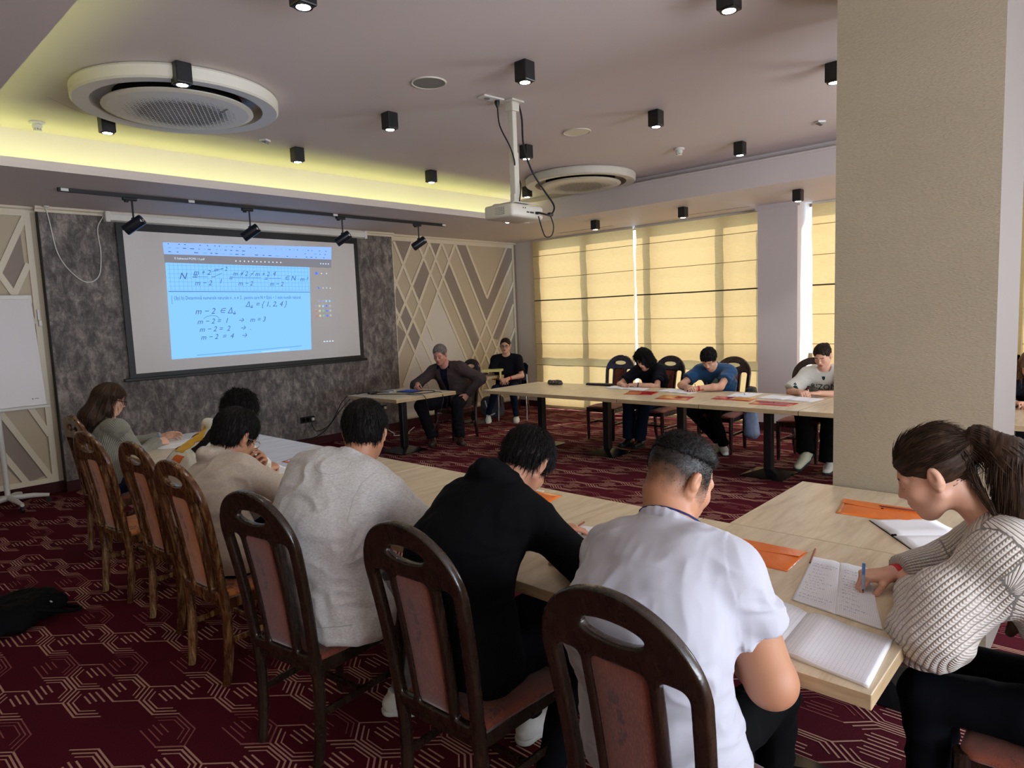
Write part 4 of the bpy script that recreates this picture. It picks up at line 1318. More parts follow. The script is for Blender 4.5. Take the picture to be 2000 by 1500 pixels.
# ceiling socket plate and the black cables
t = thing('ceiling_socket', 'white socket plate on the ceiling beside the projector mount', 'socket', (px_-0.19, py_+0.04, HC), -0.1)
m = MB(); m.rbox((0, 0, -0.006), (0.20, 0.085, 0.012), 0.003, 1); m.build('plate', [M['whiteplastic']], t, local=True)
m = MB(); m.lathe([(0.022, 0.0), (0.022, -0.004), (0.0, -0.004)], c=(-0.04, 0, -0.012), n=20); m.build('socket_face', [M['grille']], t, local=True)
mb = MB(); P0 = (px_-0.13, py_+0.035)
mb.lathe([(0.020, 0), (0.020, -0.02), (0.009, -0.05), (0.0, -0.052)], c=(P0[0], P0[1], HC-0.012), n=16)
mb.tube(spline([(P0[0], P0[1], HC-0.05), (P0[0]+0.01, P0[1]-0.01, HC-0.2), (px_-0.06, py_-0.02, HC-0.36), (px_-0.03, py_-0.035, HC-0.48), (px_+0.02, py_+0.035, HC-0.52), (px_+0.045, py_+0.0, HC-0.58), (px_+0.02, py_-0.045, HC-0.66), (px_-0.01, py_-0.05, HC-0.78)], 6), 0.0055, 8)
tag(mb.build('power_cable', [M['blackplastic']], smooth=True), 'black power cable from the ceiling socket down the projector pole', 'cable')
mb = MB()
mb.tube(spline([(px_+0.06, py_-0.02, HC-0.02), (px_+0.09, py_-0.02, HC-0.12), (px_+0.10, py_-0.02, HC-0.33), (px_+0.17, py_-0.04, HC-0.52), (px_+0.29, py_-0.06, HC-0.66), (px_+0.36, py_-0.10, HC-0.78), (px_+0.29, py_-0.13, HC-0.86), (px_+0.20, py_-0.16, HC-0.875), (px_+0.12, py_-0.15, HC-0.865), (px_+0.10, py_-0.12, HC-0.86)], 8), 0.0075, 8)
mb.rbox((px_+0.26, py_-0.14, HC-0.865), (0.05, 0.03, 0.03), 0.008, 2)
mb.tube(spline([(px_+0.24, py_-0.15, HC-0.86), (px_+0.31, py_-0.13, HC-0.95), (px_+0.27, py_-0.14, HC-1.03), (px_+0.17, py_-0.16, HC-1.05), (px_+0.13, py_-0.16, HC-1.0), (px_+0.11, py_-0.14, HC-0.89)], 8), 0.005, 8)
tag(mb.build('video_cable', [M['blackplastic']], smooth=True), 'thick black video cable bulging out to the right of the projector and looping below it', 'cable')

# ================================================================ flipchart
t = thing('flipchart', 'white flipchart on a castor stand at the left edge in front of the patterned wall', 'flipchart', (1.36, 8.0, 0))
th = math.radians(9); Rb = Matrix.Rotation(-th, 3, 'X')
m = MB(); m.rbox((1.39, 8.0, 1.52), (0.68, 0.02, 1.06), 0.006, 2, R=Rb); m.build('board', [M['board']], t)
m = MB(); m.rbox((1.39, 8.10, 2.04), (0.70, 0.035, 0.085), 0.01, 2, R=Rb); m.build('clamp_bar', [M['whiteplastic']], t)
m = MB(); m.rbox((1.39, 7.885, 0.985), (0.71, 0.05, 0.03), 0.008, 2); m.build('pen_tray', [M['whitemetal']], t)
m = MB(); m.tube([(1.36, 8.08, 0.09), (1.36, 8.10, 1.35)], 0.024, 14); m.tube([(1.36, 8.10, 1.30), (1.36, 8.085, 1.6)], 0.018, 12); m.build('post', [M['whitemetal']], t, smooth=True)
for k in range(5):
    a = math.radians(-10+72*k); d = Vector((math.cos(a), math.sin(a), 0)); c = Vector((1.36, 8.06, 0))
    m = MB(); m.tube([c+Vector((0, 0, 0.105)), c+d*0.2+Vector((0, 0, 0.095)), c+d*0.33+Vector((0, 0, 0.075))], [0.028, 0.024, 0.017], 10); lg = m.build('leg', [M['whitemetal']], t, smooth=True)
    m = MB(); e = c+d*0.32; m.lathe([(0.0, -0.014), (0.024, -0.014), (0.027, 0), (0.024, 0.014), (0.0, 0.014)], c=(e.x, e.y, 0.028), n=16, axis=(-d.y, d.x, 0)); m.tube([e+Vector((0, 0, 0.07)), e+Vector((0, 0, 0.03))], 0.008, 6)
    m.build('castor', [M['blackplastic']], lg, smooth=True)
m = MB(); m.rbox((1.775, 8.075, 1.88), (0.02, 0.03, 0.12), 0.006, 2); m.rbox((1.78, 8.06, 1.80), (0.03, 0.04, 0.06), 0.008, 2); m.build('paper_hook', [M['whitemetal']], t, smooth=True)
m = MB(); m.add([(0.006*math.cos(a*1.05), 0.006+0.009*math.sin(a*1.05), 0) for a in range(6)], [tuple(range(6))]); m.add([(0.014, 0.004, 0), (0.05, 0.004, 0), (0.05, 0.010, 0), (0.014, 0.010, 0)], [(0, 1, 2, 3)]); V, F = m.V, m.F
o3 = [Rb @ Vector((0.26+v[0]-0.0, -0.0115, -0.47+v[1])) + Vector((1.36, 8.0, 1.52)) for v in V]
new_obj('logo', o3, F, [M['grille']], t)

# sockets on the grey wall
def outlet(x, z, label):
    t = thing('wall_socket', label, 'socket', (x, Y1-0.10, z), 0, 'black double sockets low on the grey wall')
    m = MB(); m.rbox((0, -0.005, 0), (0.22, 0.012, 0.085), 0.003, 1); m.build('plate', [M['blackplastic']], t, local=True)
    m = MB()
    for dx in (-0.066, 0.0, 0.066): m.lathe([(0.026, 0), (0.026, 0.002), (0.022, 0.002), (0.020, 0.001)], c=(dx, -0.011, 0), n=20, axis=(0, -1, 0))
    m.build('socket_face', [M['shadowgap']], t, local=True)
    m = MB(); m.rbox((0.066, -0.03, 0), (0.036, 0.04, 0.042), 0.01, 2); m.build('plug', [M['whiteplastic']], t, smooth=True, local=True)
outlet(4.82, 0.37, 'black wall socket with a white plug, left of the teacher desk')
outlet(6.05, 0.37, 'black wall socket with a white plug, behind the teacher desk')
# ================================================================ paper things on the tables
TZ = TT + 0.0005
def quad_frame(P):
    """P: four (x, y) corners -> centre, angle, size"""
    P = [Vector(p) for p in P]
    c = sum(P, Vector((0, 0)))/4
    return P, c
def flat_prism(name, P, z, h, mat, parent=None, bevel=0):
    m = MB(); m.prism(P, lambda p: (p[0], p[1], z), lambda p: (p[0], p[1], z+h)); return m.build(name, mat if isinstance(mat, list) else [mat], parent)
def lerp2(P, u, v):
    a = P[0].lerp(P[1], u); b = P[3].lerp(P[2], u); return a.lerp(b, v)
def envelope(label, P, col, flap=True, inner=None, z=TZ, cat='envelope', group='plastic snap envelopes on the tables', inner_side=0):
    P = [Vector(p) for p in P]; c = sum(P, Vector((0, 0)))/4
    t = thing('snap_envelope', label, cat, (c.x, c.y, z), 0, group)
    n = 14; V = []; F = []
    # gently cockled pouch
    for s in (0, 1):
        for j in range(n+1):
            for i in range(n+1):
                u, v = i/n, j/n; q = lerp2(P, u, v)
                e = (1-abs(2*u-1)**6)*(1-abs(2*v-1)**6)
                w = vnoise([[q.x*14, q.y*14, 3.3]])[0]*0.0012
                V.append((q.x, q.y, z+(0.0012+0.005*e+w*e if s else 0.0)))
    k = (n+1)**2
    for j in range(n):
        for i in range(n):
            a = j*(n+1)+i
            F.append((k+a, k+a+1, k+a+n+2, k+a+n+1)); F.append((a, a+n+1, a+n+2, a+1))
    for i in range(n):
        for (a, b) in ((i, i+1), (n*(n+1)+i+1, n*(n+1)+i), ((i+1)*(n+1), i*(n+1)), (i*(n+1)+n, (i+1)*(n+1)+n)): F.append((a, b, k+b, k+a))
    new_obj('pouch', V, F, [col], t, True)
    if flap:
        m = MB(); q = [lerp2(P, 0.0, 0.06), lerp2(P, 1.0, 0.06), lerp2(P, 0.98, 0.34), lerp2(P, 0.5, 0.46), lerp2(P, 0.02, 0.34)]
        m.prism(q, lambda p: (p[0], p[1], z+0.0066), lambda p: (p[0], p[1], z+0.0078)); m.build('flap', [col], t)
        s = lerp2(P, 0.5, 0.38); m = MB(); m.lathe([(0.0055, 0), (0.0055, 0.002), (0.003, 0.003), (0.0, 0.0025)], c=(s.x, s.y, z+0.0078), n=14); m.build('snap_button', [M['shadowgap']], t)
    if inner is not None:
        if inner_side == 0: q = [lerp2(P, 0.04, 0.06), lerp2(P, 0.55, 0.06), lerp2(P, 0.48, 0.9), lerp2(P, 0.04, 0.9)]
        else: q = [lerp2(P, 0.5, 0.12), lerp2(P, 0.96, 0.10), lerp2(P, 0.96, 0.92), lerp2(P, 0.44, 0.92)]
        m = MB(); m.prism(q, lambda p: (p[0], p[1], z+0.0063), lambda p: (p[0], p[1], z+0.0072)); m.build('insert_sheet', [inner], t)
    return t
def notebook(label, P, ruled='rule', write=0, h=0.006, spine=None, cover=None, z=TZ, group='open notebooks on the tables', seed=0, half=0.5, curl=0.006):
    """open notebook; the two pages meet along the line u = half"""
    P = [Vector(p) for p in P]; c = sum(P, Vector((0, 0)))/4
    t = thing('notebook', label, 'notebook', (c.x, c.y, z), 0, group)
    for side in (0, 1):
        u0, u1 = (0.0, half) if side == 0 else (half, 1.0)
        n, mm = 16, 6
        V = []; F = []
        def hz(u):
            q = abs(u-half)/max(half, 1-half)
            return h*(0.55+0.45*math.sin(min(q*3.2, 1.0)*math.pi/2)) + curl*math.exp(-((q-0.22)/0.2)**2) if q > 0.001 else h*0.5
        for s in (0, 1):
            for j in range(mm+1):
                for i in range(n+1):
                    u = u0+(u1-u0)*i/n; v = j/mm; q = lerp2(P, u, v)
                    V.append((q.x, q.y, z+(hz(u) if s else 0)))
        k = (n+1)*(mm+1); mi = []
        for j in range(mm):
            for i in range(n):
                a = j*(n+1)+i; F.append((k+a, k+a+1, k+a+n+2, k+a+n+1)); mi.append(0); F.append((a, a+n+1, a+n+2, a+1)); mi.append(0)
        for i in range(n):
            for (a, b) in ((i, i+1), (mm*(n+1)+i+1, mm*(n+1)+i)): F.append((a, b, k+b, k+a)); mi.append(1)
        for j in range(mm):
            for (a, b) in (((j+1)*(n+1), j*(n+1)), (j*(n+1)+n, (j+1)*(n+1)+n)): F.append((a, b, k+b, k+a)); mi.append(1)
        # ruling and handwriting are marks on the page
        rs = random.Random(seed*7+side)
        def mark(ua, va, ub, vb, w, mat):
            A = lerp2(P, ua, va); B = lerp2(P, ub, vb); d = (B-A)
            if d.length < 1e-6: return
            nn = Vector((-d.y, d.x)).normalized()*w/2
            za = z+hz(ua)+0.0004; zb = z+hz(ub)+0.0004
            b0 = len(V)
            for p, zz in ((A-nn, za), (B-nn, zb), (B+nn, zb), (A+nn, za)): V.append((p.x, p.y, zz))
            F.append((b0, b0+1, b0+2, b0+3)); mi.append(mat)
        if ruled:
            N_ = 30
            for i in range(1, N_):
                v = i/N_; us = [u0+(u1-u0)*(0.03+0.94*x/6) for x in range(7)]
                for a, b in zip(us, us[1:]): mark(a, v, b, v, 0.0006, 2)
            for i in range(1, 22): uu = u0+(u1-u0)*i/22; mark(uu, 0.02, uu, 0.98, 0.0005, 2)
        if write and (write == 3 or write == side+1):
            v = 0.1
            while v < 0.88:
                u = u0+(u1-u0)*rs.uniform(0.08, 0.2); end = u0+(u1-u0)*rs.uniform(0.45, 0.92)
                while u < end:
                    for _ in range(rs.randint(3, 6)):
                        du = (u1-u0)*rs.uniform(0.012, 0.03); a = v+rs.uniform(-0.012, 0.012); b = v+rs.uniform(-0.014, 0.014)
                        mark(u, a, u+du, b, 0.0011, 3); u += du*0.9
                        if u > end: break
                    u += (u1-u0)*0.035
                v += rs.choice([0.055, 0.055, 0.075])
        new_obj('page_block', V, F, [M['paper'], M['paperedge'], M['rule'], M['ink']], t, True, mi)
    if cover is not None:
        q = [lerp2(P, -0.008, -0.012), lerp2(P, 1.008, -0.012), lerp2(P, 1.008, 1.012), lerp2(P, -0.008, 1.012)]
        m = MB(); m.prism(q, lambda p: (p[0], p[1], z), lambda p: (p[0], p[1], z+0.0014)); m.build('cover', [cover], t)
        a = lerp2(P, half, -0.012); b = lerp2(P, half, 0.05); m = MB(); m.tube([(a.x, a.y, z+0.005), (b.x, b.y, z+0.005)], 0.006, 8); m.build('spine', [cover], t, smooth=True)
    if spine is not None:
        a = lerp2(P, half, 0.0); b = lerp2(P, half, 1.0)
        m = MB(); m.tube([(a.x, a.y, z+0.006), (b.x, b.y, z+0.006)], 0.0055, 8); m.build('spine', [spine], t, smooth=True)
    return t
def pen(label, tip, tail, r=0.0042, mat=None, tipmat=None, name='pen', capmat=None, group=None):
    a = Vector(tip); b = Vector(tail); d = (b-a).normalized()
    t = thing(name, label, name, tuple(a), 0, group)
    m = MB(); m.tube([a+d*0.012, a+d*0.014, b-d*0.002, b], [r*0.7, r, r, r*0.85], 8); m.build('barrel', [mat], t, smooth=True)
    m = MB(); m.tube([a, a+d*0.013], [0.0006, r*0.8], 8); m.build('tip', [tipmat or mat], t, smooth=True)
    if capmat:
        m = MB(); m.tube([b-d*0.03, b+d*0.006], r*1.25, 8); m.tube([b-d*0.032, b-d*0.006], r*0.6, 6); m.build('cap', [capmat], t, smooth=True)
    return t
NG = 'open notebooks on the tables'
notebook('open blank squared notebook at the near table corner beside the white T-shirt boy', [(2.035, 0.76), (2.005, 0.455), (1.722, 0.438), (1.76, 0.95)], seed=1, half=0.0001) if False else None
# near corner notebook: right page and left page, then the written one under the girl's hand
notebook('open blank squared notebook at the table corner, between the white T-shirt boy and the girl', [(1.765, 0.97), (1.725, 0.445), (2.005, 0.462), (2.045, 0.985)], seed=1, half=0.0) if False else None
def nb(label, A, B, C, D, **k):
    return notebook(label, [A, B, C, D], **k)
nb('blank squared notebook at the near table corner by the boy in the white T-shirt', (1.80, 0.93), (1.725, 0.445), (2.01, 0.46), (2.085, 0.945), seed=1, half=0.50, h=0.009)
nb('written notebook the girl in the knit sweater is writing in', (2.12, 0.775), (2.07, 0.50), (2.53, 0.66), (2.535, 0.85), write=3, seed=2, half=0.5, h=0.005, curl=0.002)
nb('blank notebook with a dark curled spine in front of the girl in the knit sweater', (3.12, 0.81), (2.79, 0.555), (2.95, 0.35), (3.28, 0.60), seed=3, half=0.5, ruled=None, h=0.005, curl=0.006, cover=M['shadowgap'])
envelope('shiny orange snap envelope beside the shoulder of the white T-shirt boy', [(2.58, 1.23), (2.58, 0.885), (2.345, 0.875), (2.335, 1.24)], M['orange'], inner=M['orangelt'])
envelope('orange snap envelope at the far side of the right-hand table, by the pillar', [(3.40, 1.00), (3.40, 0.64), (3.17, 0.62), (3.15, 0.96)], M['orange'])
envelope('orange envelope tip seen past the head of the boy in the black hoodie', [(2.68, 2.50), (2.68, 2.16), (2.45, 2.12), (2.44, 2.46)], M['orange'], flap=False)
envelope('orange snap envelope behind the neck of the boy in the grey sweatshirt', [(2.64, 4.48), (2.66, 4.10), (2.34, 3.86), (2.26, 4.30)], M['orange'])
tag(flat_prism('paper_sheet', [(2.66, 2.62), (2.70, 2.30), (2.50, 2.25), (2.46, 2.58)], TZ, 0.0015, M['paper']), 'white sheet under the orange envelope past the black hoodie', 'paper')
tag(flat_prism('paper_sheet', [(2.32, 1.85), (2.38, 1.62), (2.06, 1.54), (2.02, 1.80)], TZ, 0.0015, M['paper']), 'white sheet with a pencil on it left of the white T-shirt boy', 'paper')
pen('brown pencil lying on the table right of the shiny orange envelope', (2.455, 0.835, TZ+0.004), (2.625, 0.872, TZ+0.004), 0.0038, M['pencil'], M['shadowgap'], 'pencil')
pen('brown pencil lying on the orange envelope by the pillar', (3.33, 0.83, TZ+0.013), (3.34, 0.66, TZ+0.013), 0.0038, M['pencil'], M['shadowgap'], 'pencil')
pen('brown pencil on the white sheet left of the white T-shirt boy', (2.22, 1.76, TZ+0.006), (2.36, 1.78, TZ+0.012), 0.0038, M['pencil'], M['shadowgap'], 'pencil')
pen('black pen lying in front of the orange envelope behind the grey sweatshirt', (2.22, 3.92, TZ+0.004), (2.36, 3.84, TZ+0.004), 0.004, M['blackplastic'], M['chrome'])
nb('open notebook in front of the girl with black glasses', (1.98, 5.98), (1.93, 5.60), (2.22, 5.50), (2.28, 5.90), seed=5, half=0.5, h=0.004, curl=0.002, ruled=None)
nb('notebook the boy in the patterned white hoodie is writing in', (2.04, 4.42), (1.97, 3.98), (2.16, 3.94), (2.21, 4.34), seed=6, half=0.5, h=0.004, curl=0.002, ruled=None)
nb('notebook peeking out beyond the arm of the boy in the grey sweatshirt', (2.10, 2.50), (2.02, 2.05), (2.30, 2.0), (2.38, 2.44), seed=7, half=0.5, h=0.004, curl=0.002, ruled=None)
nb('notebook in front of the boy in the white T-shirt', (2.00, 1.45), (1.95, 1.10), (2.20, 1.06), (2.26, 1.42), seed=8, half=0.5, h=0.004, curl=0.002, ruled=None) if False else None
# far row
nb('open notebook of the student with curly dark hair', (7.10, 4.84), (7.02, 4.26), (6.80, 4.22), (6.84, 4.78), seed=11, half=0.45, h=0.005, ruled=None)
nb('open notebook of the boy in the blue T-shirt', (7.10, 4.02), (6.98, 3.58), (6.72, 3.60), (6.82, 4.06), seed=12, half=0.5, h=0.005, ruled=None)
nb('notebook with a pen on it, between the blue T-shirt boy and jersey girl', (7.02, 3.18), (7.08, 2.90), (6.74, 2.92), (6.70, 3.14), seed=13, half=0.5, h=0.004, ruled=None)
nb('open notebook of the girl in the white jersey', (7.02, 2.78), (6.90, 2.22), (6.64, 2.26), (6.72, 2.82), seed=14, half=0.5, h=0.005, ruled=None)
pen('pen lying on the notebook between the blue T-shirt boy and the girl in the jersey', (6.80, 2.98, TZ+0.013), (6.92, 3.04, TZ+0.013), 0.004, M['blueplastic'], M['chrome'])
EG = 'red and orange envelopes along the far tables'
envelope('red envelope with an orange slip in front of the student with curly dark hair', [(6.72, 4.34), (6.76, 3.98), (6.50, 3.90), (6.42, 4.24)], M['red'], inner=M['orangelt'], group=EG)
envelope('orange and red envelope in front of the boy in the blue T-shirt', [(6.54, 3.80), (6.56, 3.42), (6.27, 3.36), (6.22, 3.72)], M['red'], inner=M['orangelt'], group=EG, flap=False)
envelope('red envelope with an orange corner, left of the pen and notebook on the far table', [(6.70, 3.24), (6.68, 2.80), (6.45, 2.78), (6.46, 3.20)], M['red'], inner=M['orangelt'], group=EG, flap=False, inner_side=1)
envelope('plain red envelope nearest the beige pillar in the far row', [(6.53, 2.74), (6.51, 2.32), (6.29, 2.34), (6.28, 2.72)], M['red'], group=EG)
# dark crumpled pouch
s = SDF((6.82, 5.46, TZ-0.01), (7.08, 5.86, TZ+0.10), 0.004)
s.ell((6.95, 5.66, TZ+0.022), (0.075, 0.115, 0.030), k=0.0); s.cone((6.95, 5.58, TZ+0.03), (6.96, 5.76, TZ+0.028), 0.028, 0.024, 0.03)
s.half((0, 0, TZ), (0, 0, -1), 0.002)
V, F = s.mesh(); N_ = vnormals(V, F); V = V+N_*(0.007*fbm(V*38, 2, 4))[:, None]; V[:, 2] = np.maximum(V[:, 2], TZ)
pc = new_obj('crumpled_pouch', V, F, [plain('dark_brown_foil', '#241c1c', 0.3, 0.6, var=0.4, scale=20)], None, True); tag(pc, 'dark crumpled pouch alone on the far left window table', 'pouch')
# dark folded bag on the table by the empty chair
s = SDF((7.0, 4.75, TZ-0.01), (7.16, 5.30, TZ+0.07), 0.005); s.cone((7.08, 4.84, TZ+0.012), (7.08, 5.22, TZ+0.010), 0.022, 0.018, 0.0, (1, 0, 0), 2.0); s.half((0, 0, TZ), (0, 0, -1), 0.002)
V, F = s.mesh(); tag(new_obj('folded_pouch', V, F, [M['blackm']], None, True), 'flat black folded case on the table in front of the empty window chair', 'case')

# teacher desk: tablet/laptop, cables
t = thing('tablet', 'dark blue tablet the man in the blazer writes on', 'tablet', (5.50, 6.93, TZ), math.radians(10))
m = MB(); m.rbox((0, 0, 0.006), (0.20, 0.28, 0.012), 0.004, 2); m.build('body', [M['blackplastic']], t, smooth=True, local=True)
m = MB(); m.rbox((0, 0, 0.0124), (0.17, 0.25, 0.0012), 0, 1); m.build('display', [emit('tablet_blue', (0.03, 0.05, 0.22, 1), 0.5)], t, local=True)
def cable(label, pts, r=0.005, mat='blackplastic'):
    mb = MB(); mb.tube(spline(pts, 6), r, 7); return tag(mb.build('cable', [M[mat]], smooth=True), label, 'cable')
cable('black cable from the teacher desk edge down to the left wall socket', [(5.45, 7.2, TZ+0.006), (5.2, 7.34, TZ+0.006), (4.92, 7.40, TZ+0.006), (4.84, 7.50, 0.66), (4.80, 7.75, 0.36), (4.78, 8.05, 0.24), (4.85, 8.29, 0.30), (4.886, 8.305, 0.36)])
cable('black cable running from the teacher desk to the floor along the grey wall', [(5.3, 7.1, TZ+0.006), (5.0, 7.36, TZ+0.006), (4.82, 7.46, 0.60), (4.70, 7.8, 0.25), (4.4, 8.1, 0.10), (3.95, 8.22, 0.02), (3.4, 8.25, 0.01)])
cable('black cable across the teacher desk beside the tablet', [(5.62, 6.85, TZ+0.006), (5.7, 6.7, TZ+0.006), (5.60, 6.56, TZ+0.006), (5.4, 6.60, TZ+0.006), (5.2, 6.9, TZ+0.006), (5.05, 7.15, TZ+0.006)])
cable('black cable hanging from the front edge of the teacher desk', [(5.28, 6.8, TZ+0.006), (5.26, 6.55, TZ+0.006), (5.28, 6.38, TZ+0.004), (5.32, 6.36, 0.60), (5.40, 6.40, 0.30), (5.50, 6.42, 0.40), (5.58, 6.375, 0.64), (5.60, 6.42, TZ+0.006), (5.62, 6.6, TZ+0.006)], 0.004)
mb = MB(); mb.rbox((5.12, 7.22, TZ+0.016), (0.12, 0.06, 0.03), 0.008, 2); tag(mb.build('power_adapter', [M['blackplastic']], smooth=True), 'black power brick at the left end of the teacher desk', 'adapter')
tag(flat_prism('paper_sheet', [(5.25, 7.10), (5.50, 7.20), (5.56, 7.36), (5.30, 7.30)], TZ, 0.0012, M['paper']), 'white sheet at the back of the teacher desk', 'paper')
cable('white cable coiled on the floor behind the teacher desk', [(6.03, 8.28, 0.33), (6.02, 8.20, 0.10), (6.05, 8.05, 0.01), (5.95, 7.9, 0.006), (6.15, 7.85, 0.006), (6.3, 8.0, 0.006), (6.6, 8.25, 0.006)], 0.006, 'whiteplastic')
# folders on the second front table
FG = 'yellow folders stacked on the table between the adults'
for i, (dx, dy, mt, lab, h) in enumerate([(0.0, 0.02, 'orangelt', 'pale orange folder at the bottom of the stack by the woman', 0.015), (0.03, -0.03, 'blackm', 'black folder in the middle of the stack by the woman', 0.02), (-0.02, 0.0, 'paper', 'white paper block on the black folder in the stack by the woman', 0.022)]):
    zb = TZ+[0.0, 0.016, 0.037][i]
    mb = MB(); mb.rbox((7.36+dx, 7.74+dy, zb+h/2), (0.42, 0.32, h), 0.002, 1, R=Matrix.Rotation(0.2*i-0.1, 3, 'Z')); tag(mb.build('folder', [M[mt]]), lab, 'folder', FG)
mb = MB(); mb.rbox((7.66, 7.52, TZ+0.078), (0.24, 0.32, 0.036), 0.003, 1, R=Matrix.Rotation(0.55, 3, 'Z')); tag(mb.build('folder', [M['yellow']]), 'pale yellow card box lying on top of the folder stack', 'folder', FG)
mb = MB(); mb.rbox((7.72, 7.40, TZ+0.005), (0.012, 0.30, 0.11), 0.001, 1, R=Matrix.Rotation(-0.9, 3, 'Z')); tag(mb.build('folder', [M['yellow']]), 'pale yellow sheet folder hanging over the table edge in front of the woman', 'folder', FG)
# bags
def bag(label, c, r, name='bag', mat=None, amp=0.012, tilt=0.0, seed=0, box=1.0):
    c = np.array(c); r = np.array(r)
    s = SDF(c-r*1.3-0.02, c+r*1.3+0.02, 0.008)
    ca, sa = math.cos(tilt), math.sin(tilt)
    def fn(X, Y, Z):
        x = (X-c[0])*ca+(Y-c[1])*sa; y = -(X-c[0])*sa+(Y-c[1])*ca; z = Z-c[2]
        p = 3.2
        return ((np.abs(x/r[0])**p+np.abs(y/r[1])**p+np.abs(z/r[2])**p)**(1/p)-1)*float(r.min())
    s.func(c, r*1.4, fn); V, F = s.mesh(); N_ = vnormals(V, F); V = V+N_*(amp*fbm(V*9, 3, seed))[:, None]; V[:, 2] = np.maximum(V[:, 2], 0.003)
    return V, F
t = thing('backpack', 'black bag lying on the carpet at the left edge of the photo', 'bag', (0.72, 4.80, 0))
V, F = bag('', (0.72, 4.80, 0.07), (0.32, 0.22, 0.075), tilt=0.35, amp=0.02, seed=3); new_obj('body', V, F, [plain('black_bag_fabric', '#050507', 0.8, 0.12, bump=0.3)], t, True)
m = MB(); m.tube(spline([(0.85, 4.62, 0.10), (1.0, 4.60, 0.05), (1.08, 4.68, 0.02), (1.0, 4.78, 0.04), (0.9, 4.75, 0.10)], 6), 0.012, 6); m.build('strap', [plain('black_bag_fabric', '#050507')], t, smooth=True)
m = MB(); m.rbox((0.93, 4.66, 0.115), (0.012, 0.03, 0.006), 0.001, 1); m.build('zip_pull', [M['chrome']], t)
t = thing('shoulder_bag', 'grey-blue bag on the carpet between the two adults', 'bag', (7.95, 7.78, 0))
V, F = bag('', (7.98, 7.86, 0.18), (0.22, 0.07, 0.18), tilt=-0.75, amp=0.012, seed=5); new_obj('body', V, F, [plain('slate_bag_fabric', '#3c4250', 0.7, 0.3)], t, True)
m = MB(); m.tube(spline([(7.80, 7.86, 0.30), (7.76, 7.78, 0.20), (7.78, 7.72, 0.08), (7.84, 7.68, 0.10)], 6), 0.010, 6); m.build('strap', [M['whiteplastic']], t, smooth=True)
# things hanging on the blue T-shirt boy's chair
t = thing('hanging_jacket', 'black and pale denim jacket hanging on the chair of the blue T-shirt boy', 'jacket', (7.62, 3.24, 0))
s = SDF((7.35, 3.1, 0.08), (7.95, 3.45, 0.72), 0.009)
s.cone((7.70, 3.30, 0.62), (7.66, 3.27, 0.20), 0.05, 0.075, 0.03, (1, 0, 0), 1.9)
V, F = s.mesh(); N_ = vnormals(V, F); V = V+N_*(0.014*fbm(V*np.array([14, 14, 5]), 3, 8))[:, None]
new_obj('pale_denim', V, F, [plain('pale_denim', '#7f93b5', 0.85, 0.2, var=0.15, scale=20)], t, True)
s = SDF((7.4, 3.12, 0.40), (7.98, 3.48, 0.80), 0.009); s.cone((7.72, 3.31, 0.70), (7.70, 3.30, 0.52), 0.055, 0.085, 0.03, (1, 0, 0), 1.9)
V, F = s.mesh(); N_ = vnormals(V, F); V = V+N_*(0.012*fbm(V*12, 3, 9))[:, None]; new_obj('black_lining', V, F, [M['blackm']], t, True)
# ================================================================ people
def unit(v):
    v = np.array(v, float); return v/(np.linalg.norm(v)+1e-12)
def ik(S, W, hint, L1, L2):
    S = np.array(S, float); W = np.array(W, float)
    d = W-S; D = np.linalg.norm(d)
    if D > (L1+L2)*0.995:
        W = S+d/D*(L1+L2)*0.995; d = W-S; D = np.linalg.norm(d)
    if D < abs(L1-L2)*1.05+0.02: D = abs(L1-L2)*1.05+0.02
    a = (L1*L1-L2*L2+D*D)/(2*D); h = math.sqrt(max(L1*L1-a*a, 0))
    dn = unit(d); hv = np.array(hint, float); hv = hv-dn*(hv@dn); hv = unit(hv)
    return S+dn*a+hv*h, W
def basis(fwd, up=(0, 0, 1)):
    f = unit(fwd); u = np.array(up, float); u = unit(u-f*(u@f)); l = np.cross(u, f)
    return f, l, u
def rotv(v, axis, ang):
    axis = unit(axis); v = np.array(v, float)
    return v*math.cos(ang)+np.cross(axis, v)*math.sin(ang)+axis*(axis@v)*(1-math.cos(ang))

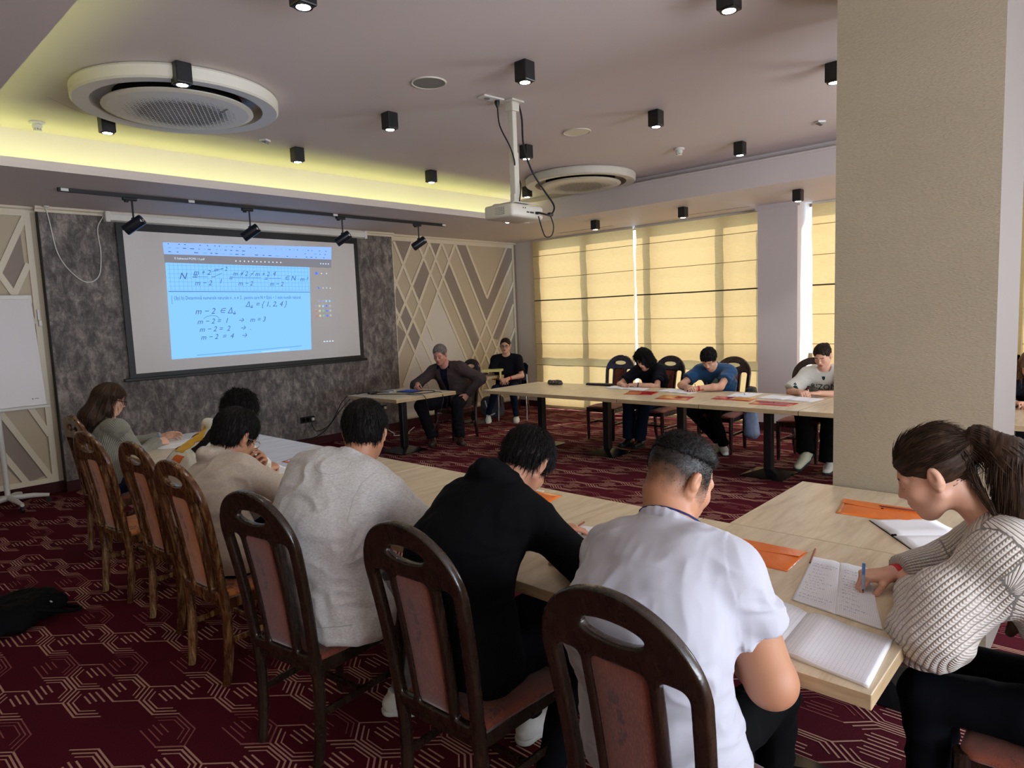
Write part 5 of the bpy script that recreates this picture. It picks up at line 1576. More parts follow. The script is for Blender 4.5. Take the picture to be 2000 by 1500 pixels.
HANDS = {
 # curls in degrees per finger (index..little): knuckle, middle, tip; thumb: (spread, fold)
 'write': ([(48, 42, 22), (58, 52, 28), (68, 60, 30), (74, 60, 30)], (38, 44)),
 'rest':  ([(18, 22, 12), (20, 24, 14), (24, 28, 16), (28, 32, 18)], (42, 12)),
 'flat':  ([(6, 8, 5), (5, 8, 5), (7, 9, 6), (10, 12, 8)], (45, 5)),
 'fist':  ([(72, 88, 50), (76, 90, 52), (80, 90, 54), (84, 90, 54)], (30, 55)),
 'half':  ([(40, 50, 30), (45, 55, 32), (52, 60, 34), (58, 62, 36)], (38, 30)),
}
def hand_prims(s, W, D, PN, side, pose, sc=1.0, k=0.006):
    """W wrist, D direction of the metacarpals, PN palm normal (out of the palm), side +1 = thumb towards cross(D,PN)"""
    D = unit(D); PN = np.array(PN, float); PN = unit(PN-D*(PN@D)); X = np.cross(D, PN)*side   # X points to the thumb side
    curls, th = HANDS[pose]
    L = 0.088*sc
    W = np.array(W, float)
    K = []
    for i, (x, y) in enumerate([(0.031, 0.96), (0.010, 1.0), (-0.011, 0.96), (-0.030, 0.88)]):
        kn = W+D*L*y+X*x*sc-PN*0.003*(1 if i in (1, 2) else 0)
        K.append(kn)
        s.cone(W+D*0.008*sc+X*x*0.55*sc, kn, 0.0145*sc, 0.0115*sc, 0.012)
    s.cone(W+X*0.018*sc+PN*0.005*sc+D*0.012, W+D*0.045*sc+X*0.026*sc+PN*0.007*sc, 0.014*sc, 0.013*sc, 0.012)   # thenar
    s.cone(W-X*0.016*sc+PN*0.004*sc+D*0.012, W+D*0.06*sc-X*0.024*sc+PN*0.004*sc, 0.013*sc, 0.011*sc, 0.012)
    lens = [(0.040, 0.024, 0.019), (0.044, 0.028, 0.020), (0.041, 0.026, 0.020), (0.032, 0.020, 0.018)]
    rad = [0.0092, 0.0095, 0.0090, 0.0080]
    tips = []
    for i in range(4):
        p = K[i]; d = D.copy(); d = unit(d+X*(0.10-0.07*i)*(0.3 if pose in ('fist', 'write') else 1.0)); ang = 0
        r = rad[i]*sc
        for j in range(3):
            a = math.radians(curls[i][j])
            d = rotv(d, np.cross(D, PN), a)
            q = p+d*lens[i][j]*sc
            s.cone(p, q, r*(1.0-0.06*j), r*(0.94-0.09*j), 0.0035)
            p = q
        tips.append(p)
    # thumb from the side of the palm near its base
    b = W+D*0.022*sc+X*0.024*sc+PN*0.006*sc
    sp, fo = math.radians(th[0]), math.radians(th[1])
    d1 = unit(D*math.cos(sp)+X*math.sin(sp)+PN*0.35*math.sin(fo)+PN*0.15)
    p1 = b+d1*0.040*sc
    d2 = unit(d1+PN*math.sin(fo)*0.8-X*math.sin(fo)*0.55+D*0.25)
    p2 = p1+d2*0.030*sc
    d3 = unit(d2+PN*math.sin(fo)*0.25-X*math.sin(fo)*0.5+D*0.15)
    p3 = p2+d3*0.024*sc
    s.cone(b, p1, 0.0135*sc, 0.0108*sc, 0.008); s.cone(p1, p2, 0.0108*sc, 0.0100*sc, 0.003); s.cone(p2, p3, 0.0100*sc, 0.0078*sc, 0.003)
    tips.append(p3)
    return tips

SKIN = {}
def skin(name, col, blush='#b56a55', stubble=None):
    if name in SKIN: return SKIN[name]
    N = Nodes('skin_'+name); b = N.bsdf(None, 0.48, 0.4)
    v = N.coords(); f = N.noise(v, 9, 4); g = N.noise(v, 260, 2)
    c = N.mix(N.ramp(f, [(0.35, 0.0), (0.8, 0.35)]), col, blush)
    at = N.n('ShaderNodeAttribute', attribute_name='stubble')
    if stubble:
        sp = N.noise(v, 700, 2)
        a = N.n('ShaderNodeMath', operation='MULTIPLY_ADD'); N.link(at.outputs['Fac'], a.inputs[0]); a.inputs[1].default_value = 1.35; 
        s2 = N.n('ShaderNodeMath', operation='MULTIPLY_ADD'); N.link(sp, s2.inputs[0]); s2.inputs[1].default_value = 0.7; s2.inputs[2].default_value = -0.35
        N.link(s2.outputs[0], a.inputs[2])
        m = N.n('ShaderNodeMath', operation='MULTIPLY'); N.link(a.outputs[0], m.inputs[0]); N.link(N.ramp(at.outputs['Fac'], [(0.02, 0.0), (0.12, 1.0)]), m.inputs[1]); m.use_clamp = True
        c = N.mix(m.outputs[0], c, stubble)
    N.link(c, b.inputs['Base Color'])
    b.inputs['Subsurface Weight'].default_value = 0.0
    N.bump(b, g, 0.08, 0.0006)
    SKIN[name] = N.m
    return N.m
def hairmat(name, c0, c1, c2, scale=(60, 60, 6), rough=0.58):
    if name in _MC: return _MC[name]
    N = Nodes('hair_'+name); b = N.bsdf(None, rough, 0.16)
    v = N.coords(scale, src='attr:flow')
    f = N.noise(v, 1.0, 4, 0.65)
    N.link(N.ramp(f, [(0.3, c0), (0.55, c1), (0.8, c2)]), b.inputs['Base Color'])
    N.bump(b, f, 0.6, 0.003)
    _MC[name] = N.m
    return N.m
def cloth(name, col, kind='plain', col2=None, rough=0.85, bump=0.3):
    if name in _MC: return _MC[name]
    dk = max(srgb(col)[:3]) < 0.08
    N = Nodes(name); b = N.bsdf(None, rough, 0.08 if dk else 0.15, 0, 0.0 if dk else 0.2)
    v = N.coords()
    if kind == 'heather':
        f = N.noise(N.coords((1, 1, 2.2)), 90, 4, 0.7)
        g = N.noise(v, 350, 2)
        c = N.ramp(f, [(0.3, col2), (0.7, col)])
        N.link(c, b.inputs['Base Color']); N.bump(b, g, bump, 0.0012)
    elif kind == 'rib':
        w = N.n('ShaderNodeTexWave', wave_type='BANDS', bands_direction='X'); w.inputs['Scale'].default_value = 26
        w.inputs['Distortion'].default_value = 0.4
        N.link(N.coords(src='attr:flow'), w.inputs['Vector'])
        c = N.mix(N.ramp(w.outputs['Fac'], [(0.1, 0.6), (0.5, 0.0)]), col, col2)
        N.link(c, b.inputs['Base Color']); N.bump(b, w.outputs['Fac'], 0.8, 0.004)
    elif kind == 'knit':
        # chunky ribs (across u) of small staggered stitches (along v)
        at = N.n('ShaderNodeAttribute', attribute_name='flow'); sx = N.n('ShaderNodeSeparateXYZ'); N.link(at.outputs['Vector'], sx.inputs[0])
        def M_(op, a, b_=None, c_=None):
            m = N.n('ShaderNodeMath', operation=op)
            for i, q in enumerate((a, b_, c_)):
                if q is None: continue
                if isinstance(q, (int, float)): m.inputs[i].default_value = q
                else: N.link(q, m.inputs[i])
            return m.outputs[0]
        # flow.x = distance across ribs (m), flow.y = distance along ribs
        rib = M_('MULTIPLY', sx.outputs['X'], 1/0.0135)
        rf = M_('ABSOLUTE', M_('SUBTRACT', M_('FRACT', rib), 0.5))     # 0 at rib centre, 0.5 in the groove
        sl = M_('MULTIPLY_ADD', rf, 0.9, M_('MULTIPLY', sx.outputs['Y'], 1/0.0085))
        st = M_('ABSOLUTE', M_('SUBTRACT', M_('FRACT', sl), 0.5))
        ridge = M_('SUBTRACT', 1.0, M_('POWER', M_('MULTIPLY', rf, 2.0), 2.2))
        hgt = M_('MULTIPLY', ridge, M_('MULTIPLY_ADD', st, -0.9, 1.0))
        hole = N.ramp(hgt, [(0.05, 1.0), (0.42, 0.0)])
        c = N.mix(hole, col, col2)
        N.link(c, b.inputs['Base Color']); N.bump(b, hgt, 1.0, 0.006)
    elif kind == 'denim':
        w = N.noise(N.coords((1, 1, 1), (0.4, 0.3, 0.7)), 420, 2)
        f = N.noise(v, 6, 3)
        c = N.mix(f, col, col2 or col); N.link(c, b.inputs['Base Color']); N.bump(b, w, bump, 0.001)
    else:
        f = N.noise(v, 5, 3); g = N.noise(v, 420, 2)
        cc = srgb(col)
        N.link(N.mix(f, tuple(x*0.93 for x in cc[:3])+(1,), tuple(min(x*1.05+0.001, 1) for x in cc[:3])+(1,)), b.inputs['Base Color'])
        N.bump(b, g, bump*0.6, 0.0008)
    _MC[name] = N.m
    return N.m
def set_attr(o, name, data, kind='FLOAT_VECTOR'):
    a = o.data.attributes.new(name, kind, 'POINT')
    a.data.foreach_set('vector' if kind == 'FLOAT_VECTOR' else 'value', np.asarray(data, np.float32).ravel())

class Person:
    def __init__(p, label, base, yaw, **k):
        p.base = np.array((base[0], base[1], 0.0)); p.yaw = yaw
        p.F = np.array([math.cos(yaw), math.sin(yaw), 0]); p.L = np.array([-math.sin(yaw), math.cos(yaw), 0]); p.U = np.array([0, 0, 1.0])
        p.t = thing('person', label, 'person', (base[0], base[1], 0), 0, k.get('group', 'people seated around the tables'))
        p.k = k
        g = k.get
        p.bulk = g('bulk', 1.0); p.sc = g('sc', 1.0)
        p.pel = p.w(g('pelvis', (0.02, 0, 0.555)))
        p.neck = p.w(g('neck', (0.16, 0, 1.02)))
        p.head = p.w(g('head', (0.26, 0, 1.18)))
        # spine curve: quadratic through a hunch point
        mid = (p.pel+p.neck)/2 + p.w0(g('hunch', (-0.05, 0, 0.02)))
        p.mid = mid
        ch = g('chest_yaw', 0.0)
        up = unit(p.neck-mid)
        fwd = unit(p.F*math.cos(ch)+p.L*math.sin(ch)); fwd = unit(fwd-up*(fwd@up))
        p.cup = up; p.cf = fwd; p.cl = np.cross(up, fwd)
        sw = g('shw', 0.180)*p.bulk**0.5
        sh = g('shrug', 0.0); tl = g('tilt', 0.0)
        fo = g('shf', 0.02)
        p.sh = [p.neck+p.cl*sw*sg-up*(0.055-sh-tl*sg*0.05)+fwd*fo for sg in (1, -1)]     # left, right
        hp = g('hpos', None)
        hy, hpi, hr = g('head_dir', (0, -0.5, 0))
        f = p.F*math.cos(hy)+p.L*math.sin(hy); l = np.cross(p.U, f)
        f2 = f*math.cos(hpi)+p.U*math.sin(hpi); u2 = np.cross(f2, l)
        l2 = l*math.cos(hr)+u2*math.sin(hr); u3 = np.cross(f2, l2)
        p.hf, p.hl, p.hu = f2, l2, u3
        p.hs = g('hs', 1.0)
        # arms
        L1, L2 = 0.29*p.sc, 0.255*p.sc
        p.el, p.wr = [None, None], [None, None]
        for i, nm in enumerate(('l', 'r')):
            wt = g('wrist_'+nm); hint = g('elbow_'+nm, (-0.2, (1 if i == 0 else -1)*0.6, -0.8))
            if wt is None: continue
            wt = np.array(wt, float) if g('abs', False) else p.w(wt)
            p.el[i], p.wr[i] = ik(p.sh[i], wt, p.w0(hint), L1, L2)
        p.arm_r = g('arm_r', (0.046, 0.038, 0.027))
    def w(p, v): return p.base+p.F*v[0]+p.L*v[1]+p.U*v[2]
    def w0(p, v): return p.F*v[0]+p.L*v[1]+p.U*v[2]
    def H(p, v):
        return p.head+(p.hf*v[0]+p.hl*v[1]+p.hu*v[2])*p.hs
    def hloc(p, V):
        q = (V-p.head)/p.hs
        return np.stack([q@p.hf, q@p.hl, q@p.hu], 1)
    # ---------------- the continuous body: head, neck, torso core, arms, hands
    def body(p, skinmat, brow, hand=('rest', 'rest'), h=0.005, male=True, lip='#a85a50', eyes='down', handdir=None, fade=None, glassesless=True, face_w=1.0):
        pts = [p.head+p.hf*0.15, p.head-p.hf*0.15, p.head+p.hu*0.15, p.pel, p.neck]+list(p.sh)
        for i in (0, 1):
            if p.wr[i] is not None: pts += [p.el[i], p.wr[i], p.wr[i]+unit(p.wr[i]-p.el[i])*0.17]
        pts = np.array(pts)
        lo = pts.min(0)-0.14; hi = pts.max(0)+0.14
        s = SDF(lo, hi, h)
        R = np.array([p.hf, p.hl, p.hu]); hs = p.hs
        E = lambda c, r, k=0.02, op='add': s.ell(p.H(c), np.array(r)*hs, R, k*hs, op)
        C = lambda a, b, ra, rb, k=0.015, op='add': s.cone(p.H(a), p.H(b), ra*hs, rb*hs, k*hs, op=op)
        fw = face_w
        E((-0.014, 0, 0.035), (0.094, 0.074, 0.082), 0)
        E((0.032, 0, -0.015), (0.056, 0.060*fw, 0.075), 0.03)
        E((0.040, 0, -0.058), (0.044, 0.046*fw, 0.046), 0.03)
        for sg in (1, -1):
            C((0.002, sg*0.056*fw, -0.050), (0.058, sg*0.014, -0.094), 0.018, 0.016, 0.03)      # jaw
            E((0.060, sg*0.036*fw, -0.022), (0.024, 0.022, 0.022), 0.025)                        # cheek
            C((0.079, sg*0.012, 0.021), (0.070, sg*0.044, 0.020), 0.010, 0.009, 0.014)           # brow
        E((0.066, 0, -0.094), (0.022, 0.022, 0.018), 0.022)                                      # chin
        E((0.074, 0, -0.056), (0.024, 0.028, 0.024), 0.02)                                       # muzzle
        for sg in (1, -1):
            E((0.098, sg*0.031, 0.001), (0.018, 0.020, 0.013), 0.014, 'sub')
            E((0.072, sg*0.030, -0.001), (0.0145, 0.0150, 0.0130), 0.006)
        C((0.086, 0, 0.010), (0.106, 0, -0.026), 0.0075, 0.0100, 0.012)                          # nose
        for sg in (1, -1): E((0.094, sg*0.011, -0.031), (0.010, 0.008, 0.008), 0.008)
        E((0.092, 0, -0.0535), (0.010, 0.022, 0.0055), 0.006); E((0.090, 0, -0.0645), (0.010, 0.019, 0.0065), 0.006)
        E((0.103, 0, -0.0590), (0.008, 0.022, 0.0018), 0.003, 'sub')
        for sg in (1, -1):                                                                        # ears
            E((-0.010, sg*0.076, -0.006), (0.0195, 0.0085, 0.033), 0.006)
            E((-0.013, sg*0.084, 0.004), (0.017, 0.010, 0.028), 0.004)
            E((-0.004, sg*0.092, 0.006), (0.010, 0.008, 0.017), 0.005, 'sub')
            E((-0.006, sg*0.078, -0.031), (0.008, 0.007, 0.010), 0.006)
        nr = 0.052 if male else 0.045
        s.cone(p.H((-0.030, 0, -0.045)), p.neck-p.cup*0.01+p.cf*0.008, nr*hs*p.k.get('nk', 1.0), (nr+0.002)*p.k.get('nk', 1.0), 0.03, p.cl, 1.08)
        if male: s.cone(p.H((0.0, 0, -0.075)), p.neck+p.cf*0.03-p.cup*0.02, 0.040*hs, 0.045, 0.02)
        # torso core under the clothes
        s.cone(p.neck-p.cup*0.03, p.mid, 0.062, 0.085, 0.05, p.cl, 1.5)
        s.cone(p.mid, p.pel, 0.085, 0.10, 0.05, p.L, 1.3)
        s.cone(p.sh[0]-p.cl*0.03-p.cup*0.01, p.sh[1]+p.cl*0.03-p.cup*0.01, 0.042, 0.042, 0.04)
        a0, a1, a2 = p.arm_r
        p.tips = [None, None]
        for i in (0, 1):
            if p.wr[i] is None: continue
            S, E_, W = p.sh[i], p.el[i], p.wr[i]
            s.cone(S, E_, a0, a1, 0.03)
            m_ = E_+(W-E_)*0.3
            s.cone(E_, m_, a1*0.98, a1*1.0, 0.02); s.cone(m_, W, a1*1.0, a2, 0.02)
            hd = hand[i]
            if hd is None: continue
            D = unit(W-E_)
            pn = np.array([0, 0, -1.0])
            if handdir and handdir[i] is not None:
                D2, pn2 = handdir[i]
                if D2 is not None: D = unit(p.w0(D2))
                if pn2 is not None: pn = unit(p.w0(pn2))
            sd = (-1 if i == 0 else 1)
            # thumb side: for a left hand palm down, thumb points to the person's right
            X = np.cross(D, pn)
            p.hb = getattr(p, 'hb', {}); p.hb[i] = (D, pn)
            p.tips[i] = hand_prims(s, W+D*0.004, D, pn, sd*-1 if p.k.get('flip', False) else sd, hd, p.k.get('hand_s', 1.0))
        V, F = s.mesh()
        V = relax(V, F, 1, 0.35)
        Q = p.hloc(V)
        o = new_obj('body', V, F, [skinmat, plain('lip_'+lip, lip, 0.45, 0.4), brow, plain('eye_white', '#d8d2cc', 0.2, 0.5), plain('iris_dark', '#1c130e', 0.15, 0.6), plain('nostril_ear_shadow', '#6a3a30', 0.6, 0.2)], p.t, True)
        fc = Q[F].mean(1)
        mi = np.zeros(len(F), np.int32)
        ay = np.abs(fc[:, 1])
        lipm = (fc[:, 0] > 0.083) & (ay < 0.0215) & (((fc[:, 2] > -0.0700) & (fc[:, 2] < -0.0490))) & (np.abs(fc[:, 2]+0.0595) < 0.0105*(1-(ay/0.0225)**2)+0.001)
        mi[lipm] = 1
        br = (fc[:, 0] > 0.055) & (ay > 0.013) & (ay < 0.047) & (np.abs(fc[:, 2]-(0.0235-0.25*np.maximum(ay-0.032, 0))) < 0.0038)
        mi[br] = 2
        eyz = (fc[:, 0] > 0.074) & (np.abs(ay-0.0305) < 0.0125)
        if eyes == 'down':
            mi[eyz & (np.abs(fc[:, 2]+0.0065+0.0*ay) < 0.0015)] = 4
        else:
            ee = eyz & (np.abs(fc[:, 2]+0.001) < 0.0052*(1-((ay-0.0305)/0.0135)**2))
            mi[ee] = 3
            mi[ee & (np.abs(ay-0.0305) < 0.0052)] = 4
            mi[eyz & ~ee & (np.abs(fc[:, 2]-0.0055) < 0.0016)] = 4
        o.data.polygons.foreach_set('material_index', mi)
        if fade is not None:
            st = fade(Q)
            set_attr(o, 'stubble', st, 'FLOAT')
        p.bodyo = o
        p.V, p.Fc = V, F
        return o
    # ---------------- hair
    def hair(p, mat, style='short', h=0.005, extra=None, vol=1.0, seed=0, strands=500, sl=0.03, line=0.055, nape=-0.05, fringe=0.0, amp=0.004, wild=0.5, flowf=None, comb=None):
        pts = [p.H((0, 0, 0))]
        R = np.array([p.hf, p.hl, p.hu]); hs = p.hs
        lo = p.head-0.17; hi = p.head+0.17
        if extra:
            e = np.array([q for seg in extra for q in (seg[0], seg[1])]); er = max(max(seg[2], seg[3])*(seg[5] if len(seg) > 5 else 1) for seg in extra)+0.03
            lo = np.minimum(lo, e.min(0)-er); hi = np.maximum(hi, e.max(0)+er)
        s = SDF(lo, hi, h)
        v = 0.010*vol
        s.ell(p.H((-0.016, 0, 0.040)), np.array((0.095+v, 0.076+v, 0.083+v*1.2))*hs, R, 0.0)
        if nape > -0.4: s.ell(p.H((-0.048, 0, -0.022)), np.array((0.055+v*0.5, 0.061+v*0.5, 0.052))*hs, R, 0.02)
        if vol > 1.4: s.ell(p.H((-0.005, 0, 0.075)), np.array((0.085, 0.07, 0.055+v*0.6))*hs, R, 0.03)
        # cut away the face, the ears and the nape
        s.ell(p.H((0.098, 0, -0.060)), np.array((0.080, 0.085, 0.060+line+0.012))*hs, R, 0.012*hs, 'sub')
        for sg in (1, -1):
            s.ell(p.H((0.004, sg*0.100, -0.030)), np.array((0.040, 0.040, 0.042))*hs, R, 0.01*hs, 'sub')
            s.ell(p.H((0.058, sg*0.088, -0.012)), np.array((0.043, 0.032, 0.055))*hs, R, 0.01*hs, 'sub')
        s.half(p.H((0, 0, nape)), -p.hu, 0.012)
        if fringe > 0:
            for k_ in range(5):
                y = (k_-2)*0.024
                s.cone(p.H((0.060, y*0.8, 0.085)), p.H((0.092-abs(y)*0.25, y*1.1, 0.075-fringe)), 0.020*hs, 0.009*hs, 0.014)
        if extra:
            for seg in extra:
                s.cone(seg[0], seg[1], seg[2], seg[3], seg[4] if len(seg) > 4 else 0.03, seg[6] if len(seg) > 6 else None, seg[5] if len(seg) > 5 else 1.0)
        V, F = s.mesh()
        V = relax(V, F, 1, 0.4); N_ = vnormals(V, F)
        Q = p.hloc(V)
        rad = np.sqrt((Q[:, 0]+0.03)**2+Q[:, 1]**2)+1e-6
        # flow coordinate: runs from the crown outwards / down
        if flowf is None:
            fl = np.stack([np.arctan2(Q[:, 1], Q[:, 0]+0.03)*0.09, Q[:, 2]*0.5+rad*0.5, rad], 1)
        else: fl = flowf(Q, V)
        n1 = fbm(fl*np.array([95, 22, 18]), 3, seed); n2 = fbm(fl*np.array([260, 30, 30]), 2, seed+5)
        V = V+N_*(amp*n1+amp*0.35*n2)[:, None]+p.hf*(0.006*vnoise(fl*np.array([60, 1, 1]), seed+2)*(Q[:, 0] > 0.04))[:, None]
        o = new_obj('hair', V, F, [mat], p.t, True)
        set_attr(o, 'flow', fl)
        if strands:
            rs = np.random.RandomState(seed+1)
            ok = np.where((Q[:, 0] < 0.055) | (Q[:, 2] > 0.075))[0]
            ok = ok[(N_[ok]@p.U > -0.75)]
            if comb is not None: ok = ok[~((np.abs(Q[ok, 1]) > 0.050) & (Q[ok, 2] < 0.030) & (Q[ok, 0] > -0.085))]
            pick = ok[rs.randint(0, len(ok), strands*3)]
            VV = []; FF = []; FL = []
            A = V[pick]-N_[pick]*0.002; Nn = N_[pick]
            out = A-p.H((-0.03, 0, 0.11)); out -= Nn*(out*Nn).sum(1)[:, None]
            if extra is not None: out = np.where((Q[pick, 2] < 0.0)[:, None], -p.U[None]*0.1, out)
            out /= np.linalg.norm(out, axis=1)[:, None]+1e-9
            dn_ = np.full(len(pick), 0.35)
            if comb is not None:
                o2_ = comb-A; o2_ -= Nn*(o2_*Nn).sum(1)[:, None]; o2_ /= np.linalg.norm(o2_, axis=1)[:, None]+1e-9
                mm_ = Q[pick, 0] > -0.095; out = np.where(mm_[:, None], o2_, out); dn_ = np.where(mm_, 0.0, 0.35)
            G = out*0.9-p.U*dn_[:, None]+Nn*(0.28+0.35*wild)*wild+rs.randn(len(pick), 3)*0.38*wild
            G /= np.linalg.norm(G, axis=1)[:, None]
            L_ = sl*rs.uniform(0.5, 1.3, len(pick))
            S_ = np.cross(G, Nn); S_ /= np.linalg.norm(S_, axis=1)[:, None]+1e-9
            wd = 0.0013+0.0013*rs.rand(len(pick))
            secs = []
            for k_ in range(4):
                t = k_/3; c = A+G*(L_*t)[:, None]+Nn*0.004*math.sin(t*2.6)-p.U*(L_*dn_*0.85*t*t)[:, None]
                ww = (wd*(1-t*0.9))[:, None]
                secs.append(np.stack([c-S_*ww, c+S_*ww, c+Nn*ww*1.2], 1))
            VV = np.concatenate(secs, 1).reshape(-1, 3)     # 12 vertices per strand
            base_ = np.arange(len(pick))*12
            for k_ in range(3):
                for j in range(3):
                    x0 = k_*3+j; x1 = k_*3+(j+1) % 3
                    FF.append(np.stack([base_+x0, base_+x1, base_+x1+3, base_+x0+3], 1))
            FF = np.concatenate(FF); FL = np.repeat(fl[pick]+rs.randn(len(pick), 3)*0.02, 12, axis=0); VV = VV if len(VV) else []
            if len(VV):
                o2 = new_obj('hair_strand', VV, FF, [mat], p.t, True)
                o2['kind'] = 'stuff'
                set_attr(o2, 'flow', FL)
        p.hairV = V
        return o
    # ---------------- upper garment
    def top(p, mat, name='shirt', sleeve='long', loose=0.018, h=0.008, hem=None, wr_amp=0.005, hood=False, collar=True, seed=0, sleeve_cut=0.55, flow=False, cuff=0.0, rib=False, belly=1.0, sl_r=None, skirt=0.0, back=None):
        lz = loose
        B = p.bulk
        pts = [p.pel, p.neck, p.mid]+list(p.sh)+[q for q in p.el if q is not None]+([q for q in p.wr if q is not None] if sleeve == 'long' else [])
        pts = np.array(pts); lo = pts.min(0)-0.23; hi = pts.max(0)+0.17
        s = SDF(lo, hi, h)
        prim = []   # (a, b, r) for the flow field
        def add(a, b, ra, rb, k=0.05, u=None, su=1.0, kind='t', caps=(0, 0)):
            s.cone(a, b, ra, rb, k, u, su, caps=caps); prim.append((np.array(a), np.array(b), max(ra, rb)*su, kind))
        ch = p.neck-p.cup*0.15
        wd_ = p.k.get('wide', 1.0)
        add(ch+p.cf*0.005, p.mid-p.cup*0.02, (0.108)*B+lz, (0.102)*B*belly+lz, 0.06, p.cl, 1.42*wd_)
        add(p.mid, p.pel+p.U*0.02-p.F*0.005, 0.100*B*belly+lz, 0.115*B*belly+lz, 0.06, p.L, 1.34*wd_)
        add(p.neck-p.cup*0.065+p.cl*0.10, p.neck-p.cup*0.065-p.cl*0.10, 0.062+lz, 0.062+lz, 0.06)
        # trapezius slope
        for i, sg in ((0, 1), (1, -1)):
            add(p.neck+p.cl*0.03*sg-p.cup*0.015, p.sh[i]-p.cup*0.005, 0.045+lz*0.5, 0.050+lz, 0.04)
            if p.k.get('shblade', True): s.cone(p.sh[i]-p.cl*sg*0.06-p.cup*0.10-p.cf*0.045, p.sh[i]-p.cl*sg*0.05-p.cup*0.02-p.cf*0.02, 0.045*B+lz*0.6, 0.05*B+lz*0.5, 0.06)
        if skirt: add(p.pel+p.U*0.03, p.pel-p.U*skirt+p.F*0.02, 0.12*B+lz, 0.135*B+lz, 0.03, p.L, 1.32*wd_**0.7)
        a0, a1, a2 = p.arm_r
        sr = sl_r or (a0+lz*0.9, a1+lz*1.0, a2+lz*0.75)
        ends = []
        for i in (0, 1):
            if p.el[i] is None: continue
            S, E_, W = p.sh[i], p.el[i], p.wr[i]
            if sleeve == 'long':
                add(S, E_, sr[0], sr[1], 0.045, kind='a%d' % i)
                e = W-unit(W-E_)*cuff
                add(E_, e, sr[1], sr[2], 0.035, kind='f%d' % i, caps=(0, 1))
                if rib:
                    d = unit(W-E_); s.cone(e-d*0.05, e+d*0.01, sr[2]*0.88, sr[2]*0.86, 0.006, caps=(1, 1))
            else:
                c = S+(E_-S)*sleeve_cut
                add(S, c, sr[0]+0.006, sr[1]+0.014, 0.045, kind='a%d' % i, caps=(0, 1))
        if hood:
            # folded hood lying behind the neck
            nb = p.neck-p.cf*0.045+p.cup*0.015
            n = 9; P = []
            for k_ in range(n):
                a = math.pi*(k_/(n-1))
                P.append(p.neck+p.cl*math.cos(a)*0.085 + (-p.cf*math.sin(a)*0.088) + p.cup*(0.030*math.sin(a)-0.005)+p.cf*0.03*abs(math.cos(a)))
            for a, b in zip(P, P[1:]): s.cone(a, b, 0.030, 0.030, 0.012)
            P2 = [q-p.cup*0.040-p.cf*0.020+(q-p.neck)*0.10 for q in P]
            for a, b in zip(P2[1:-1], P2[2:-1]): s.cone(a, b, 0.036, 0.036, 0.014)
            s.cone(nb-p.cup*0.03-p.cf*0.02, nb-p.cup*0.11-p.cf*0.035, 0.055, 0.030, 0.02, p.cl, 1.5)
        # neck opening
        if not hood:
            s.cone(p.neck-p.cup*0.055, p.neck-p.cup*0.006+p.cf*0.004, 0.088, 0.070*p.k.get('nk', 1.0), 0.03, caps=(0, 1))
            nk_ = p.k.get('nk', 1.0); s.cone(p.neck+p.cup*0.022+p.cf*0.02, p.neck+p.cup*0.15+p.cf*0.04, 0.064*nk_, 0.078*nk_, 0.008, op='sub', caps=(1, 0))
            if collar:
                n = 20; P = []
                for k_ in range(n+1):
                    a = 2*math.pi*k_/n
                    P.append(p.neck+p.cl*math.sin(a)*0.070*nk_+p.cf*(math.cos(a)*0.069*nk_+0.006)+p.cup*(0.008-0.020*math.cos(a)))
                for a, b in zip(P, P[1:]): s.cone(a, b, 0.0105, 0.0105, 0.010)
        # hem
        hz = hem if hem is not None else p.pel[2]-0.075
        s.half((0, 0, hz), (0, 0, -1), 0.01)
        if back is not None:
            for q in back: s.cone(p.w(q[0]), p.w(q[1]), q[2], q[3], 0.05, p.L, q[4] if len(q) > 4 else 1.0); prim.append((p.w(q[0]), p.w(q[1]), q[2], 'a0'))
        V, F = s.mesh()
        V = relax(V, F, 1, 0.4); N_ = vnormals(V, F)
        # folds: noise stretched along each limb, strongest near joints
        best = np.full(len(V), 9.0); fl = np.zeros((len(V), 3)); fold = np.zeros(len(V))
        for (a, b, r, kd) in prim:
            ab = b-a; L_ = np.linalg.norm(ab)+1e-9; d = ab/L_
            t = np.clip(((V-a)@d)/L_, 0, 1); tj = t; q = V-(a+np.outer(t, ab)); dist = np.linalg.norm(q, axis=1)/r
            ref = p.cf if kd == 't' else unit(np.cross(d, p.U)+1e-6)
            e1 = unit(ref-d*(ref@d)); e2 = np.cross(d, e1)
            ang = np.arctan2(q@e2, q@e1)
            if flow and kd in ('a0', 'f0'):
                rf_ = -p.F*0.1+p.L*0.8+p.U*0.5; d0 = unit(p.el[0]-p.sh[0]); e1 = unit(rf_-d0*(rf_@d0)); ang = ((V-p.sh[0])@np.cross(d0, e1))/r; t = ((V-p.sh[0])@d0)/L_
            m = dist < best
            best[m] = dist[m]
            fl[m] = np.stack([ang*r, t*L_, np.full(len(V), hash(kd) % 7*0.37)], 1)[m]
            j = np.exp(-((1-tj)*L_/0.09)**2) if kd[0] in 'a' else (np.exp(-(tj*L_/0.09)**2) if kd[0] == 'f' else 0.35)
            fold[m] = (0.35+0.9*(j if not np.isscalar(j) else np.full(len(V), j)))[m]
        n1 = vnoise(V*np.array([9, 9, 13])+seed, seed); rd = 1-np.abs(vnoise(V*np.array([11, 11, 17])+3.1*seed+n1[:, None]*0.8, seed+3))*2
        n2 = fbm(V*6, 2, seed+9)
        V0_ = V.copy(); rd2 = 1-np.abs(vnoise(V*np.array([30, 30, 11])+1.7*seed, seed+21))*2
        nd_ = np.clip((np.linalg.norm(V-p.neck, axis=1)-0.105)/0.05, 0.06, 1) if not hood else 1.0
